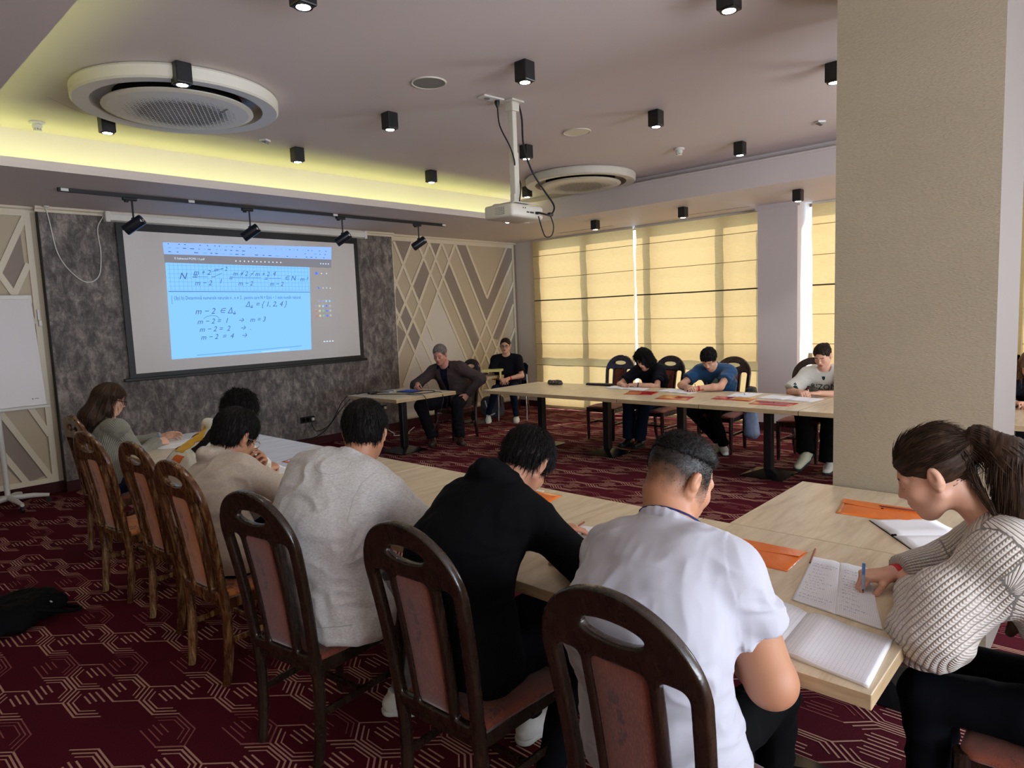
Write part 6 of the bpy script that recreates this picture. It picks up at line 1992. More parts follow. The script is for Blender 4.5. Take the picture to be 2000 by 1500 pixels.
        V = V+N_*((wr_amp*0.9*rd*fold+wr_amp*0.7*n2*0.8+wr_amp*0.14*rd2*fold)*nd_)[:, None]
        if not flow:
            o = new_obj(name, V, F, [mat], p.t, True)
            if rib: set_attr(o, 'flow', fl)
        else:
            o = new_obj(name, V, F, [mat], p.t, True); set_attr(o, 'flow', fl)
        p.topV, p.topF, p.topo = V, F, o
        return o
    # ---------------- trousers and shoes
    def legs(p, mat, knees=None, ankles=None, name='trousers', h=0.009, loose=0.0, r=(0.085, 0.062, 0.048), shoe=None, shoe2=None, feet=True, seed=0, sole=None, toe=None, solem=None):
        g = p.k.get
        kn = knees or [(0.44, 0.12, 0.53), (0.44, -0.12, 0.53)]
        an = ankles or [(0.42, 0.13, 0.10), (0.42, -0.13, 0.10)]
        kn = [p.w(q) for q in kn]; an = [p.w(q) for q in an]
        pts = np.array([p.pel]+kn+an); s = SDF(pts.min(0)-0.2, pts.max(0)+0.18, h)
        pl = p.pel-p.U*0.01
        s.cone(pl+p.L*0.06, pl-p.L*0.06, 0.108*p.bulk, 0.108*p.bulk, 0.03)
        prim = []
        for i, sg in ((0, 1), (1, -1)):
            hp = p.pel+p.L*0.085*sg-p.U*0.015
            s.cone(hp, kn[i], r[0]*p.bulk+loose, r[1]+loose, 0.05); s.cone(kn[i], an[i], r[1]*0.98+loose, r[2]+loose*1.3, 0.035, caps=(0, 1))
        V, F = s.mesh(); V = relax(V, F, 1, 0.4); N_ = vnormals(V, F)
        rd = 1-np.abs(vnoise(V*np.array([13, 13, 16])+seed*2.2, seed))*2
        V = V+N_*(0.005*rd+0.004*fbm(V*8, 2, seed+2))[:, None]
        V[:, 2] = np.maximum(V[:, 2], 0.012)
        new_obj(name, V, F, [mat], p.t, True)
        if feet and shoe is not None:
            for i in (0, 1):
                td = toe[i] if toe else (1, 0.12*(1 if i == 0 else -1), 0)
                p.shoe(an[i], p.w0(td), shoe, shoe2 or shoe, solem or shoe)
    def shoe(p, ank, d, m1, m2, ms, up=None, sc=1.0):
        """ank: ankle point; d: toe direction"""
        d = unit(d); U = np.array([0, 0, 1.0]) if up is None else unit(up)
        U = unit(U-d*(U@d)); l = np.cross(U, d)
        hgt = 0.095*sc
        g0 = ank-U*hgt if up is not None else np.array([ank[0], ank[1], 0.0])
        c = g0-d*0.03*sc
        P = lambda a, b, z: c+d*a*sc+l*b*sc+U*z*sc
        pts = np.array([P(-0.06, 0, 0), P(0.22, 0, 0), P(0, 0, 0.14)])
        s = SDF(pts.min(0)-0.07, pts.max(0)+0.07, 0.005)
        s.cone(P(-0.015, 0, 0.045), P(0.05, 0, 0.045), 0.038*sc, 0.040*sc, 0.03, l, 0.95)
        s.cone(P(0.05, 0, 0.04), P(0.165, 0.0, 0.03), 0.040*sc, 0.030*sc, 0.03, l, 1.22)
        s.cone(P(0.0, 0, 0.05), P(0.01, 0, 0.105), 0.036*sc, 0.034*sc, 0.02, caps=(0, 1))
        s.half(P(0, 0, 0.022), -U, 0.003)
        V, F = s.mesh(); V = relax(V, F, 1, 0.4)
        so = new_obj('shoe', V, F, [m1], p.t, True)
        s = SDF(pts.min(0)-0.07, pts.max(0)+0.07, 0.005)
        s.cone(P(-0.015, 0, 0.02), P(0.06, 0, 0.02), 0.043*sc, 0.042*sc, 0.02, l, 0.95); s.cone(P(0.06, 0, 0.02), P(0.168, 0, 0.02), 0.042*sc, 0.036*sc, 0.03, l, 1.18)
        s.half(P(0, 0, 0.026), U, 0.003); s.half(P(0, 0, 0.001), -U, 0.002)
        V, F = s.mesh()
        new_obj('sole', V, F, [ms], so, True)
        mb = MB()
        for k_ in range(4):
            z = 0.083-0.010*k_; a = 0.055+0.022*k_
            mb.tube([P(a, -0.024, z-0.010), P(a+0.004, 0, z), P(a, 0.024, z-0.010)], 0.0032*sc, 5)
        mb.build('laces', [m2], so, smooth=True)
        return so
    def glasses(p, mat, rim=0.0016, w=0.022, hh=0.016, lens=True, round_=False, z=0.0):
        mb = MB()
        for sg in (1, -1):
            P = []
            for k_ in range(20):
                a = 2*math.pi*k_/20; ex = 0.55 if not round_ else 1.0
                cx = math.copysign(abs(math.cos(a))**ex, math.cos(a)); sz = math.copysign(abs(math.sin(a))**ex, math.sin(a))
                P.append(p.H((0.102-0.012*abs(cx*0.5+0.5 if sg*cx > 0 else 0)*0.6, sg*0.033+cx*w, z-0.002+sz*hh)))
            mb.tube([tuple(q) for q in P], rim*p.hs, 6, closed=True)
            mb.tube([tuple(p.H((0.096, sg*(0.033+w), z+0.006))), tuple(p.H((0.085, sg*0.074, z+0.006))), tuple(p.H((0.0, sg*0.086, z+0.004))), tuple(p.H((-0.018, sg*0.084, z-0.012)))], rim*1.0, 6)
        mb.tube([tuple(p.H((0.104, 0.011, z+0.001))), tuple(p.H((0.108, 0, z+0.004))), tuple(p.H((0.104, -0.011, z+0.001)))], rim, 6)
        return mb.build('glasses', [mat], p.t, smooth=True)
    def band(p, i, mat, name='wristband', r=0.031, w=0.011, back=0.018):
        d = unit(p.wr[i]-p.el[i]); c = p.wr[i]-d*back
        mb = MB(); mb.lathe([(r-0.003, -w), (r, -w), (r+0.0006, 0), (r, w), (r-0.003, w)], c=tuple(c), n=28, axis=tuple(d))
        return mb.build(name, [mat], p.t, smooth=True)
    def decal(p, V2, F2, origin, dirn, right, up, mat, name='print', off=0.003):
        """lay a flat figure (list of 2-D points) onto the garment along dirn"""
        bv = BVHTree.FromPolygons([tuple(v) for v in p.topV], [tuple(int(i) for i in f) for f in p.topF])
        dirn = unit(dirn); out = []; last = None
        for v in V2:
            o = np.array(origin)+np.array(right)*v[0]+np.array(up)*v[1]-dirn*0.35
            hit = bv.ray_cast(Vector(o), Vector(dirn), 1.0)
            if hit[0] is not None: last = np.array(hit[0])-dirn*off
            q = last if last is not None else o+dirn*0.35
            out.append(q)
        return new_obj(name, out, F2, mat if isinstance(mat, list) else [mat], p.topo)
def seam(p, pts, origin, dirn, right, up, mat, w=0.0022, name='seam'):
    V = []; F = []
    P = [Vector(q) for q in spline([(a, b, 0) for a, b in pts], 8)]
    for a, b in zip(P, P[1:]):
        n = Vector((-(b-a).y, (b-a).x, 0)).normalized()*w/2; k = len(V)
        V += [(q.x, q.y) for q in (a-n, b-n, b+n, a+n)]; F.append([k, k+1, k+2, k+3])
    return p.decal(V, F, origin, dirn, right, up, mat, name, 0.0012)
def grid_poly(poly, n=10):
    """triangulate a 2-D polygon into small cells so that it can drape"""
    bm = bmesh.new(); vs_ = [bm.verts.new((x, y, 0)) for x, y in poly]; bm.faces.new(vs_)
    bmesh.ops.triangulate(bm, faces=bm.faces)
    for _ in range(3):
        bmesh.ops.subdivide_edges(bm, edges=[e for e in bm.edges if e.calc_length() > 0.012], cuts=1)
        bmesh.ops.triangulate(bm, faces=bm.faces)
    bm.verts.index_update()
    V = [(v.co.x, v.co.y) for v in bm.verts]; F = [[v.index for v in f.verts] for f in bm.faces]
    bm.free(); return V, F
# ---------------------------------------------------------------- the cast
S_OLIVE = skin('olive', '#b58467'); S_FAIR = skin('fair', '#d3a48a'); S_TAN = skin('tan', '#a8785c')
S_FADE = skin('fade', '#b08061', stubble='#1d1511')
BROW_D = plain('dark_eyebrow', '#1d1410', 0.8); BROW_G = plain('greying_eyebrow', '#6a5c52', 0.8)
H_BLACK = hairmat('black', '#080606', '#110d0c', '#1e1714')
H_BRN = hairmat('dark_brown', '#150e0a', '#2c1e16', '#4a3426')
H_LBRN = hairmat('long_brown', '#1d140e', '#3b2a1e', '#60472f')
H_GREY = hairmat('grey_brown', '#4c4540', '#7d746e', '#aaa29b')
BLK = cloth('black_trouser_fabric', '#070708'); NAVY = cloth('dark_navy_denim', '#141a2a', 'denim', '#1d2538')
BLKJ = cloth('near_black_denim', '#07080d', 'denim', '#0b0d14')
WSH = plain('white_sneaker_leather', '#cfcdc8', 0.5, 0.4, var=0.03); GSH = plain('grey_sneaker_panel', '#77797c', 0.6)
BSH = plain('black_shoe_leather', '#121113', 0.4, 0.5); BRS = plain('brown_shoe_leather', '#3a2622', 0.35, 0.5); DKS = plain('dark_sole', '#1c2220', 0.7); WSO = plain('white_rubber_sole', '#c4c3be', 0.6)
def no_fade(Q): return np.zeros(len(Q))

# 1. girl with long straight hair and black glasses, far end of the near row
p = Person('girl with long straight brown hair, black glasses and grey knit sweater, writing by the flipchart', (1.58, 5.72), math.radians(2),
           pelvis=(0.02, 0, 0.56), neck=(0.08, 0.07, 0.98), head=(0.125, 0.13, 1.165), head_dir=(-0.08, -0.38, 0), hunch=(-0.04, 0, 0.02), shw=0.155, bulk=0.84, sc=0.93, hs=0.98,
           wrist_l=(0.50, 0.22, 0.795), wrist_r=(0.40, 0.04, 0.79), elbow_l=(-0.3, 0.7, -0.6), elbow_r=(-0.3, -0.5, -0.9))
p.body(S_FAIR, BROW_D, ('rest', 'write'), h=0.0055, male=False, handdir=[((0.95, -0.3, 0.1), (0, -0.8, -0.6)), ((0.9, 0.3, -0.05), (0, 0.6, -0.8))])
h = p.H; ex = []
for sg in (1, -1):
    ex += [(h((-0.02, sg*0.075, 0.03)), h((-0.03, sg*0.088, -0.09)), 0.026, 0.026, 0.03, 1.0), (h((-0.03, sg*0.088, -0.09)), h((-0.085, sg*0.095, -0.20))-p.U*0.02, 0.028, 0.022, 0.03, 1.0)]
ex += [(h((-0.085, 0, 0.02)), h((-0.125, 0, -0.16)), 0.05, 0.045, 0.05, 1.6, tuple(p.hl)), (h((-0.125, 0, -0.16)), h((-0.20, 0, -0.22))-p.U*0.13, 0.045, 0.03, 0.05, 1.7, tuple(p.hl)),
       (h((0.0, -0.082, -0.07)), h((0.02, -0.10, -0.19))-p.U*0.03, 0.018, 0.008, 0.03)]
p.hair(H_LBRN, extra=ex, vol=0.9, strands=700, sl=0.07, wild=0.12, line=0.05, nape=-0.5, seed=2, flowf=lambda Q, V: np.stack([np.arctan2(Q[:, 1], Q[:, 0]+0.03)*0.10, V[:, 2]*0.25, Q[:, 0]*0.2], 1))
p.top(cloth('grey_green_rib_knit', '#8d8c80', 'rib', '#5f5f56'), 'sweater', 'long', 0.026, 0.008, seed=3, rib=True, wr_amp=0.007)
p.glasses(M['blackplastic'], 0.0028, 0.023, 0.017)
p.legs(NAVY, r=(0.082, 0.06, 0.045), shoe=WSH, solem=WSO)
pen('blue pen standing in the hand of the girl with black glasses', tuple(p.tips[1][0]+np.array((0.01, 0.0, -0.035))), tuple(p.tips[1][0]+np.array((-0.02, 0.01, 0.10))), 0.004, M['blueplastic'], M['blackplastic'])

# 2. boy in the white hoodie with an orange and black print
p = Person('boy with tousled black hair in a white hoodie with orange and black print', (1.50, 4.05), math.radians(4),
           pelvis=(0.0, 0, 0.56), neck=(0.34, 0.13, 1.01), head=(0.455, 0.12, 1.135), head_dir=(0.65, -0.6, 0.0), hunch=(-0.06, 0.03, 0.06), shw=0.175, bulk=1.0, sc=1.0, hs=1.08,
           wrist_l=(0.60, 0.26, 0.79), wrist_r=(0.50, -0.06, 0.79), elbow_l=(0.1, 0.9, -0.6), elbow_r=(0.1, -0.8, -0.6))
p.body(S_OLIVE, BROW_D, ('write', 'fist'), h=0.0055, handdir=[((0.7, -0.7, -0.05), (0, -0.5, -0.85)), ((0.9, 0.25, 0.05), (0, 0.3, -0.95))])
p.hair(H_BLACK, vol=1.7, strands=1100, sl=0.035, wild=1.0, amp=0.009, seed=4, nape=-0.07)
p.top(cloth('white_hoodie_fleece', '#d2cec0'), 'hoodie', 'short', 0.026, 0.008, hood=True, seed=5, sleeve_cut=0.95, wr_amp=0.008)
org = cloth('orange_print', '#d2691f'); yel = cloth('yellow_print', '#d9a81c'); blp = cloth('black_print', '#191918')
bk = p.mid*0.35+p.neck*0.65
for poly, mt, nm in [([(-0.06, -0.02), (0.05, 0.10), (0.09, 0.05), (0.02, -0.05)], yel, 'print'), ([(-0.02, -0.06), (0.04, -0.01), (0.10, -0.04), (0.09, -0.13), (0.0, -0.14)], yel, 'print'), ([(-0.11, 0.0), (-0.02, 0.12), (0.0, 0.10), (-0.05, 0.0), (-0.03, -0.10), (-0.09, -0.12)], blp, 'print'),
                     ([(0.06, 0.06), (0.14, 0.12), (0.16, 0.07), (0.10, 0.0)], org, 'print'), ([(0.10, -0.10), (0.15, -0.02), (0.17, -0.10), (0.14, -0.2)], blp, 'print'), ([(-0.04, -0.16), (0.03, -0.16), (0.06, -0.25), (-0.03, -0.26)], org, 'print'), ([(0.04, 0.03), (0.08, 0.05), (0.075, -0.01)], blp, 'print')]:
    V2, F2 = grid_poly(poly)
    p.decal(V2, F2, bk-p.cup*0.03, p.cf*0.85+p.L*0.5, unit(np.cross(p.cf*0.85+p.L*0.5, p.cup))*-1, p.cup, mt, nm)
p.band(1, M['band'])
p.legs(BLK, shoe=WSH, solem=WSO)
tp = p.tips[0][0]
pen('brown pencil in the writing hand of the boy in the patterned white hoodie', tuple(tp+np.array((0.015, 0.0, -0.03))), tuple(tp+np.array((-0.03, 0.03, 0.10))), 0.0036, M['pencil'], M['shadowgap'], 'pencil')

# 3. boy in the beige hoodie, chin on hand
p = Person('boy with thin glasses in a beige hoodie, chin resting on his hand', (1.46, 3.36), math.radians(4),
           pelvis=(-0.02, -0.02, 0.56), neck=(0.06, 0.10, 0.985), head=(0.13, 0.11, 1.115), head_dir=(0.18, -0.5, 0.10), hunch=(-0.10, 0.02, 0.05), shw=0.18, bulk=1.06, wide=1.12, sc=1.0, hs=1.14,
           wrist_l=(0.26, 0.13, 0.915), wrist_r=(0.50, -0.20, 0.79), elbow_l=(0.2, 0.3, -0.9), elbow_r=(-0.1, -0.6, -0.8))
p.body(S_OLIVE, BROW_D, ('half', 'rest'), h=0.0052, handdir=[((0.0, -0.5, 0.75), (-0.9, -0.2, 0.1)), None])
p.hair(H_BLACK, vol=1.25, strands=900, sl=0.022, wild=0.55, seed=6, nape=-0.062)
p.top(cloth('beige_hoodie_fleece', '#c4b6a6', 'heather', '#ad9f90'), 'hoodie', 'long', 0.030, 0.007, hood=True, seed=7, wr_amp=0.010)
p.glasses(M['chrome'], 0.0013, 0.022, 0.018, round_=True)
p.legs(BLK, shoe=WSH, solem=WSO)

# 4. boy in the grey sweatshirt seen from behind
p = Person('boy in a light grey sweatshirt seen from behind, left of the black hoodie', (1.45, 2.34), math.radians(-4),
           pelvis=(-0.02, 0.0, 0.57), neck=(0.11, 0.03, 1.115), head=(0.19, 0.06, 1.225), head_dir=(0.85, -0.45, 0.0), chest_yaw=0.30, wide=1.16, hunch=(-0.11, 0, 0.05), shw=0.195, shrug=-0.03, bulk=1.14, sc=1.08, hs=1.03, nk=1.05,
           wrist_l=(0.50, 0.30, 0.80), wrist_r=(0.55, -0.26, 0.80), elbow_l=(-0.1, 0.9, -0.7), elbow_r=(-0.1, -0.8, -0.7))
p.body(S_OLIVE, BROW_D, ('rest', 'rest'), h=0.0052)
p.hair(H_BLACK, vol=1.3, strands=1100, sl=0.020, wild=0.5, seed=8, nape=-0.068)
p.top(cloth('light_grey_sweatshirt', '#d2d0d0', 'heather', '#b0aeab'), 'sweatshirt', 'long', 0.030, 0.0065, seed=9, wr_amp=0.009, skirt=0.03, hem=0.475)
sm_ = cloth('seam_thread_grey', '#a5a3a2'); rt_ = -p.L
seam(p, [(-0.075, 0.0), (-0.085, -0.03), (-0.06, -0.075), (0.0, -0.095), (0.06, -0.075), (0.085, -0.03), (0.075, 0.0)], p.neck-p.cup*0.02, p.cf, rt_, p.cup, sm_)
for sg in (1, -1): seam(p, [(sg*0.195, -0.02), (sg*0.185, -0.08), (sg*0.19, -0.16), (sg*0.215, -0.24)], p.neck, p.cf, rt_, p.cup, sm_)
seam(p, [(-0.24, 0.02), (-0.12, 0.0), (0.0, -0.005), (0.12, 0.0), (0.24, 0.02)], p.pel-p.U*0.02, p.F, rt_, p.U, sm_, 0.004)
p.legs(cloth('grey_jogger_fleece', '#77777a', 'heather', '#636366'), shoe=WSH, shoe2=WSH, solem=WSO, ankles=[(0.42, 0.16, 0.10), (0.22, -0.05, 0.10)], knees=[(0.44, 0.15, 0.52), (0.42, -0.13, 0.52)], toe=[(1, 0.2, 0), (0.8, -0.7, 0)])

# 5. boy in the black hoodie, bent over
p = Person('boy in a black hoodie bent low over the table, seen from behind', (1.50, 1.60), math.radians(0),
           pelvis=(-0.02, 0.0, 0.56), neck=(0.20, 0.06, 1.075), head=(0.335, 0.05, 1.145), head_dir=(0.22, -0.95, 0.05), chest_yaw=0.12, wide=1.14, hunch=(-0.13, 0, 0.08), shw=0.165, shrug=-0.015, bulk=0.96, sc=1.02, hs=1.03,
           wrist_l=(0.62, 0.16, 0.80), wrist_r=(0.40, -0.10, 0.80), elbow_l=(-0.05, 0.9, -0.6), elbow_r=(0.0, -1.0, -0.5), shf=0.06)
p.body(S_OLIVE, BROW_D, ('rest', 'write'), h=0.0052)
p.hair(H_BLACK, vol=1.35, strands=1300, sl=0.026, wild=0.6, seed=10, nape=-0.075)
p.top(cloth('black_hoodie_fleece', '#090a0d'), 'hoodie', 'long', 0.026, 0.0065, hood=True, seed=11, wr_amp=0.008, hem=0.50)
p.legs(BLKJ, shoe=WSH, shoe2=GSH, solem=WSO, knees=[(0.44, 0.13, 0.53), (0.42, -0.12, 0.53)], ankles=[(0.40, 0.13, 0.10), (0.10, -0.20, 0.10)], toe=[(1, 0.1, 0), (0.9, -0.5, 0)])

# 6. boy in the white T-shirt, nearest the camera
p = Person('boy with a faded haircut in a white T-shirt and dark lanyard, nearest the camera', (1.48, 0.885), math.radians(-2),
           pelvis=(0.0, 0.0, 0.57), neck=(0.115, 0.040, 1.095), head=(0.205, 0.055, 1.215), head_dir=(-0.40, -0.50, -0.04), hunch=(-0.10, 0, 0.05), shw=0.180, shrug=-0.025, wide=1.03, bulk=1.12, sc=1.04, hs=1.03, nk=1.12,
           wrist_l=(0.50, 0.22, 0.79), wrist_r=(0.32, -0.03, 0.79), elbow_l=(-0.05, 0.9, -0.6), elbow_r=(-0.25, -0.75, -1.0), arm_r=(0.066, 0.064, 0.033), shf=0.04)
def fade6(Q):
    t = (Q[:, 2]+0.060)/0.105+0.10*vnoise(Q*60, 3)
    side = (Q[:, 0] < 0.045)
    d = np.clip(t, 0, 1)
    d = d*(Q[:, 0] < 0.052)*((Q[:, 2] > -0.06))
    ear = (np.abs(Q[:, 1]) > 0.0745) & (Q[:, 2] < 0.03) & (np.abs(Q[:, 0]+0.008) < 0.026)
    return np.where(ear, 0, d**1.1*0.95)
p.body(S_FADE, BROW_D, ('rest', 'write'), h=0.004, fade=fade6, lip='#9a5f50')
# cropped cap of hair on top only
def cap_hair(p, mat):
    R = np.array([p.hf, p.hl, p.hu]); s = SDF(p.head-0.16, p.head+0.16, 0.0045)
    s.ell(p.H((-0.008, 0, 0.052)), np.array((0.1005, 0.0765, 0.082))*p.hs, R, 0.0)
    s.half(p.H((-0.06, 0, 0.052)), unit(-p.hu*1.0+p.hf*0.10), 0.03)
    s.ell(p.H((0.100, 0, -0.030)), np.array((0.072, 0.085, 0.085))*p.hs, R, 0.012, 'sub')
    V, F = s.mesh(); V = relax(V, F, 1); N_ = vnormals(V, F); Q = p.hloc(V)
    fl = np.stack([Q[:, 1], Q[:, 0], Q[:, 2]], 1); V = V+N_*(0.0016*fbm(V*120, 2, 5))[:, None]
    o = new_obj('hair', V, F, [mat], p.t, True); set_attr(o, 'flow', fl)
    rs = np.random.RandomState(4); VV = []; FF = []; FL = []
    for q in rs.randint(0, len(V), 4000):
        a = V[q]; g = unit(N_[q]*0.7+p.hf*0.5+rs.randn(3)*0.25); sd = unit(np.cross(g, p.U)); L_ = 0.009*rs.uniform(0.5, 1.4); b0 = len(VV)
        VV += [a-sd*0.0014, a+sd*0.0014, a+N_[q]*0.001+p.hf*0.001, a+g*L_]; FF += [(b0, b0+1, b0+3), (b0+1, b0+2, b0+3), (b0+2, b0, b0+3)]; FL += [fl[q]]*4
    # clipped stubble hairs over the faded sides
    Vb, Fb = p.V, p.Fc; Qb = p.hloc(Vb); st = fade6(Qb); Nb = vnormals(Vb, Fb)
    cand = np.where(st > 0.12)[0]; cand = cand[rs.rand(len(cand)) < st[cand]]
    for q in cand[rs.randint(0, len(cand), 6500)] if len(cand) else []:
        a = Vb[q]+rs.randn(3)*0.0015; g = unit(Nb[q]*0.8-p.hu*0.5+rs.randn(3)*0.3); sd = unit(np.cross(g, p.hf+1e-3)); L_ = 0.0022+0.0035*st[q]; b0 = len(VV)
        VV += [a-sd*0.0006, a+sd*0.0006, a+Nb[q]*0.0005, a+g*L_]; FF += [(b0, b0+1, b0+3), (b0+1, b0+2, b0+3), (b0+2, b0, b0+3)]; FL += [np.zeros(3)]*4
    o2 = new_obj('hair_strand', VV, FF, [mat], p.t, True); o2['kind'] = 'stuff'; set_attr(o2, 'flow', FL)
cap_hair(p, H_BLACK)
p.top(cloth('white_cotton_tshirt', '#b3b3bd', bump=0.2), 'tshirt', 'short', 0.022, 0.0055, seed=13, wr_amp=0.010, sleeve_cut=0.50, belly=1.12, skirt=0.05, hem=0.47, sl_r=(0.075, 0.076, 0.04))
sm_ = cloth('seam_thread_white', '#b4b4bb'); rt_ = -p.L
lan = MB(); P = []
for k_ in range(17):
    a = math.pi*(-0.28+1.56*k_/16)
    P.append(tuple(p.neck+p.cl*math.cos(a)*0.096-p.cf*math.sin(a)*0.083+p.cup*(0.028+0.012*math.sin(a))+p.cf*0.012))
lan.tube(P, 0.0032, 6); lan.build('lanyard', [plain('dark_blue_cord', '#23245a', 0.6)], p.t, smooth=True)
p.legs(BLK, shoe=WSH, solem=WSO)

# 7. girl in the white knit sweater at the table end
p = Person('girl with a long dark ponytail in a chunky white knit sweater, writing in a notebook', (2.34, -0.02), math.radians(92),
           pelvis=(0.0, 0.0, 0.56), neck=(0.29, 0.03, 1.05), head=(0.435, 0.085, 1.190), head_dir=(0.05, -0.50, 0.0), hunch=(-0.07, 0, 0.05), shw=0.165, bulk=1.0, sc=0.98, hs=1.02, nk=0.98,
           wrist_l=(0.50, -0.02, 0.80), wrist_r=(0.575, -0.085, 0.80), elbow_l=(0.1, 1.0, -0.75), elbow_r=(0.0, -0.9, -0.6))
p.body(S_FAIR, BROW_D, ('rest', 'write'), h=0.004, male=False, handdir=[((0.2, -1.0, 0), (0, 0, -1)), ((0.75, 0.62, -0.05), (0.25, 0.25, -0.9))])
h = p.H; tie = h((-0.098, 0.0, 0.050))
ex = [(h((-0.06, 0, 0.06)), tie, 0.050, 0.018, 0.04),
      (tie, tie-p.hf*0.045+p.U*0.0, 0.018, 0.030, 0.01),
      (tie-p.hf*0.045, tie-p.hf*0.12-p.U*0.07+p.L*0.01, 0.030, 0.040, 0.03, 1.15, tuple(p.L)),
      (tie-p.hf*0.12-p.U*0.07+p.L*0.01, tie-p.F*0.17-p.U*0.26+p.L*0.02, 0.040, 0.042, 0.04, 1.3, tuple(p.F)),
      (tie-p.F*0.17-p.U*0.26+p.L*0.02, tie-p.F*0.175-p.U*0.40+p.L*0.05, 0.042, 0.030, 0.04, 1.2, tuple(p.F)),
      (tie-p.F*0.175-p.U*0.40+p.L*0.05, tie-p.F*0.13-p.U*0.50+p.L*0.06, 0.030, 0.010, 0.03, 1.1, tuple(p.F)),
      (h((-0.085, 0.03, -0.02)), h((-0.10, 0.055, -0.14))-p.U*0.03, 0.010, 0.005, 0.02), (h((-0.10, 0.055, -0.14))-p.U*0.03, h((-0.16, 0.08, -0.14))-p.U*0.12, 0.006, 0.003, 0.01)]
p.hair(H_LBRN, extra=ex, vol=0.85, strands=900, sl=0.05, wild=0.10, line=0.056, nape=-0.5, seed=12, h=0.004, amp=0.0028, comb=tie,
       flowf=lambda Q, V: np.where((Q[:, 0] > -0.105)[:, None], np.stack([np.arctan2(Q[:, 2]-0.05, np.abs(Q[:, 1])+0.02)*0.09, Q[:, 0]*0.4, Q[:, 1]*0.1], 1), np.stack([(V@p.F)*1.0, V[:, 2]*0.25, V@p.L*0.8], 1)))
m = MB(); m.lathe([(0.012, -0.012), (0.024, -0.010), (0.027, 0), (0.024, 0.010), (0.012, 0.012)], c=tuple(tie-p.hf*0.006), n=20, axis=tuple(-p.hf)); m.build('hair_tie', [plain('black_hair_tie', '#0d0a0a', 0.8)], p.t, smooth=True)
p.top(cloth('chunky_white_knit', '#cdc6bd', 'knit', '#8d8378'), 'sweater', 'long', 0.042, 0.0065, seed=15, wr_amp=0.006, flow=True, cuff=0.03, skirt=0.09, hem=0.44, belly=1.15, sl_r=(0.092, 0.090, 0.055), back=[((0.38, 0.27, 0.89), (0.39, 0.29, 0.80), 0.085, 0.085)])
p.band(1, M['band'], r=0.030)
m = MB(); d_ = unit(p.wr[1]-p.el[1]); c_ = p.wr[1]-d_*0.018; m.rbox(tuple(c_+unit(np.cross(d_, p.U))*0.0+p.L*0.027+p.U*0.004), (0.004, 0.018, 0.014), 0.001, 1); m.build('wristband_tag', [M['whiteplastic']], p.t)
p.legs(BLKJ, shoe=WSH, solem=WSO, r=(0.088, 0.064, 0.046))
tp = (p.tips[1][0]+p.tips[1][4])/2
pen('clear blue ballpoint pen in the hand of the girl in the white knit sweater', tuple(np.array((tp[0]-0.01, tp[1]+0.012, TZ+0.006))), tuple(tp+np.array((-0.004, 0.012, 0.115))), 0.0042, plain('pale_clear_plastic', '#9db6dc', 0.2, 0.5), plain('dark_blue_plastic', '#1c2c6a', 0.4), capmat=M['blueplastic'])
# ---------------------------------------------------------------- far side of the room
# 8. student with curly dark hair, black T-shirt
p = Person('student with wavy dark chin-length hair and a black T-shirt, writing under the left blind', (7.52, 4.47), math.pi-0.05,
           pelvis=(0.0, 0.0, 0.56), neck=(0.17, -0.02, 0.985), head=(0.27, 0.01, 1.085), head_dir=(-0.1, -0.60, 0.1), hunch=(-0.08, 0, 0.04), shw=0.17, bulk=0.92, sc=0.97, hs=1.0,
           wrist_l=(0.48, 0.04, 0.79), wrist_r=(0.50, -0.18, 0.79), elbow_l=(0.0, 0.9, -0.6), elbow_r=(0.0, -0.9, -0.6), arm_r=(0.042, 0.036, 0.026))
p.body(S_FAIR, BROW_D, ('write', 'write'), h=0.0065, handdir=[((0.4, -0.9, 0), (0, 0, -1)), ((0.4, 0.8, 0), (0, 0, -1))])
h = p.H; ex = []
for k_ in range(14):
    a = math.radians(-140+k_*280/13)+math.pi; x, y_ = math.cos(a)*0.088-0.012, math.sin(a)*0.083
    if x > 0.07: continue
    ex.append((h((x*0.9, y_*0.9, 0.04)), h((x*1.16, y_*1.2, -0.075-0.02*math.sin(k_*2.3))), 0.030, 0.018, 0.012))
ex += [(h((0.05, 0.05, 0.09)), h((0.095, 0.045, -0.01)), 0.022, 0.010, 0.015), (h((0.05, -0.05, 0.09)), h((0.09, -0.055, 0.0)), 0.022, 0.010, 0.015), (h((0.06, 0.0, 0.09)), h((0.105, 0.02, 0.03)), 0.02, 0.010, 0.015)]
p.hair(H_BLACK, extra=ex, vol=1.5, strands=900, sl=0.035, wild=0.8, amp=0.008, seed=20, nape=-0.5, h=0.0055)
p.top(cloth('black_cotton_tshirt', '#14151c'), 'tshirt', 'short', 0.020, 0.008, seed=21, sleeve_cut=0.7, wr_amp=0.008)
p.band(0, M['blackm'], r=0.030, w=0.006)
p.legs(NAVY, knees=[(0.42, 0.11, 0.52), (0.43, -0.12, 0.52)], ankles=[(0.40, 0.02, 0.10), (0.42, -0.14, 0.10)], r=(0.085, 0.07, 0.075), shoe=BSH, solem=DKS)
tp = p.tips[1][0]; pen('dark pen in the hand of the student with wavy dark hair', tuple(tp+np.array((0, 0, -0.02))), tuple(tp+np.array((0.01, 0.01, 0.11))), 0.0036, M['blackplastic'], M['blackplastic'])

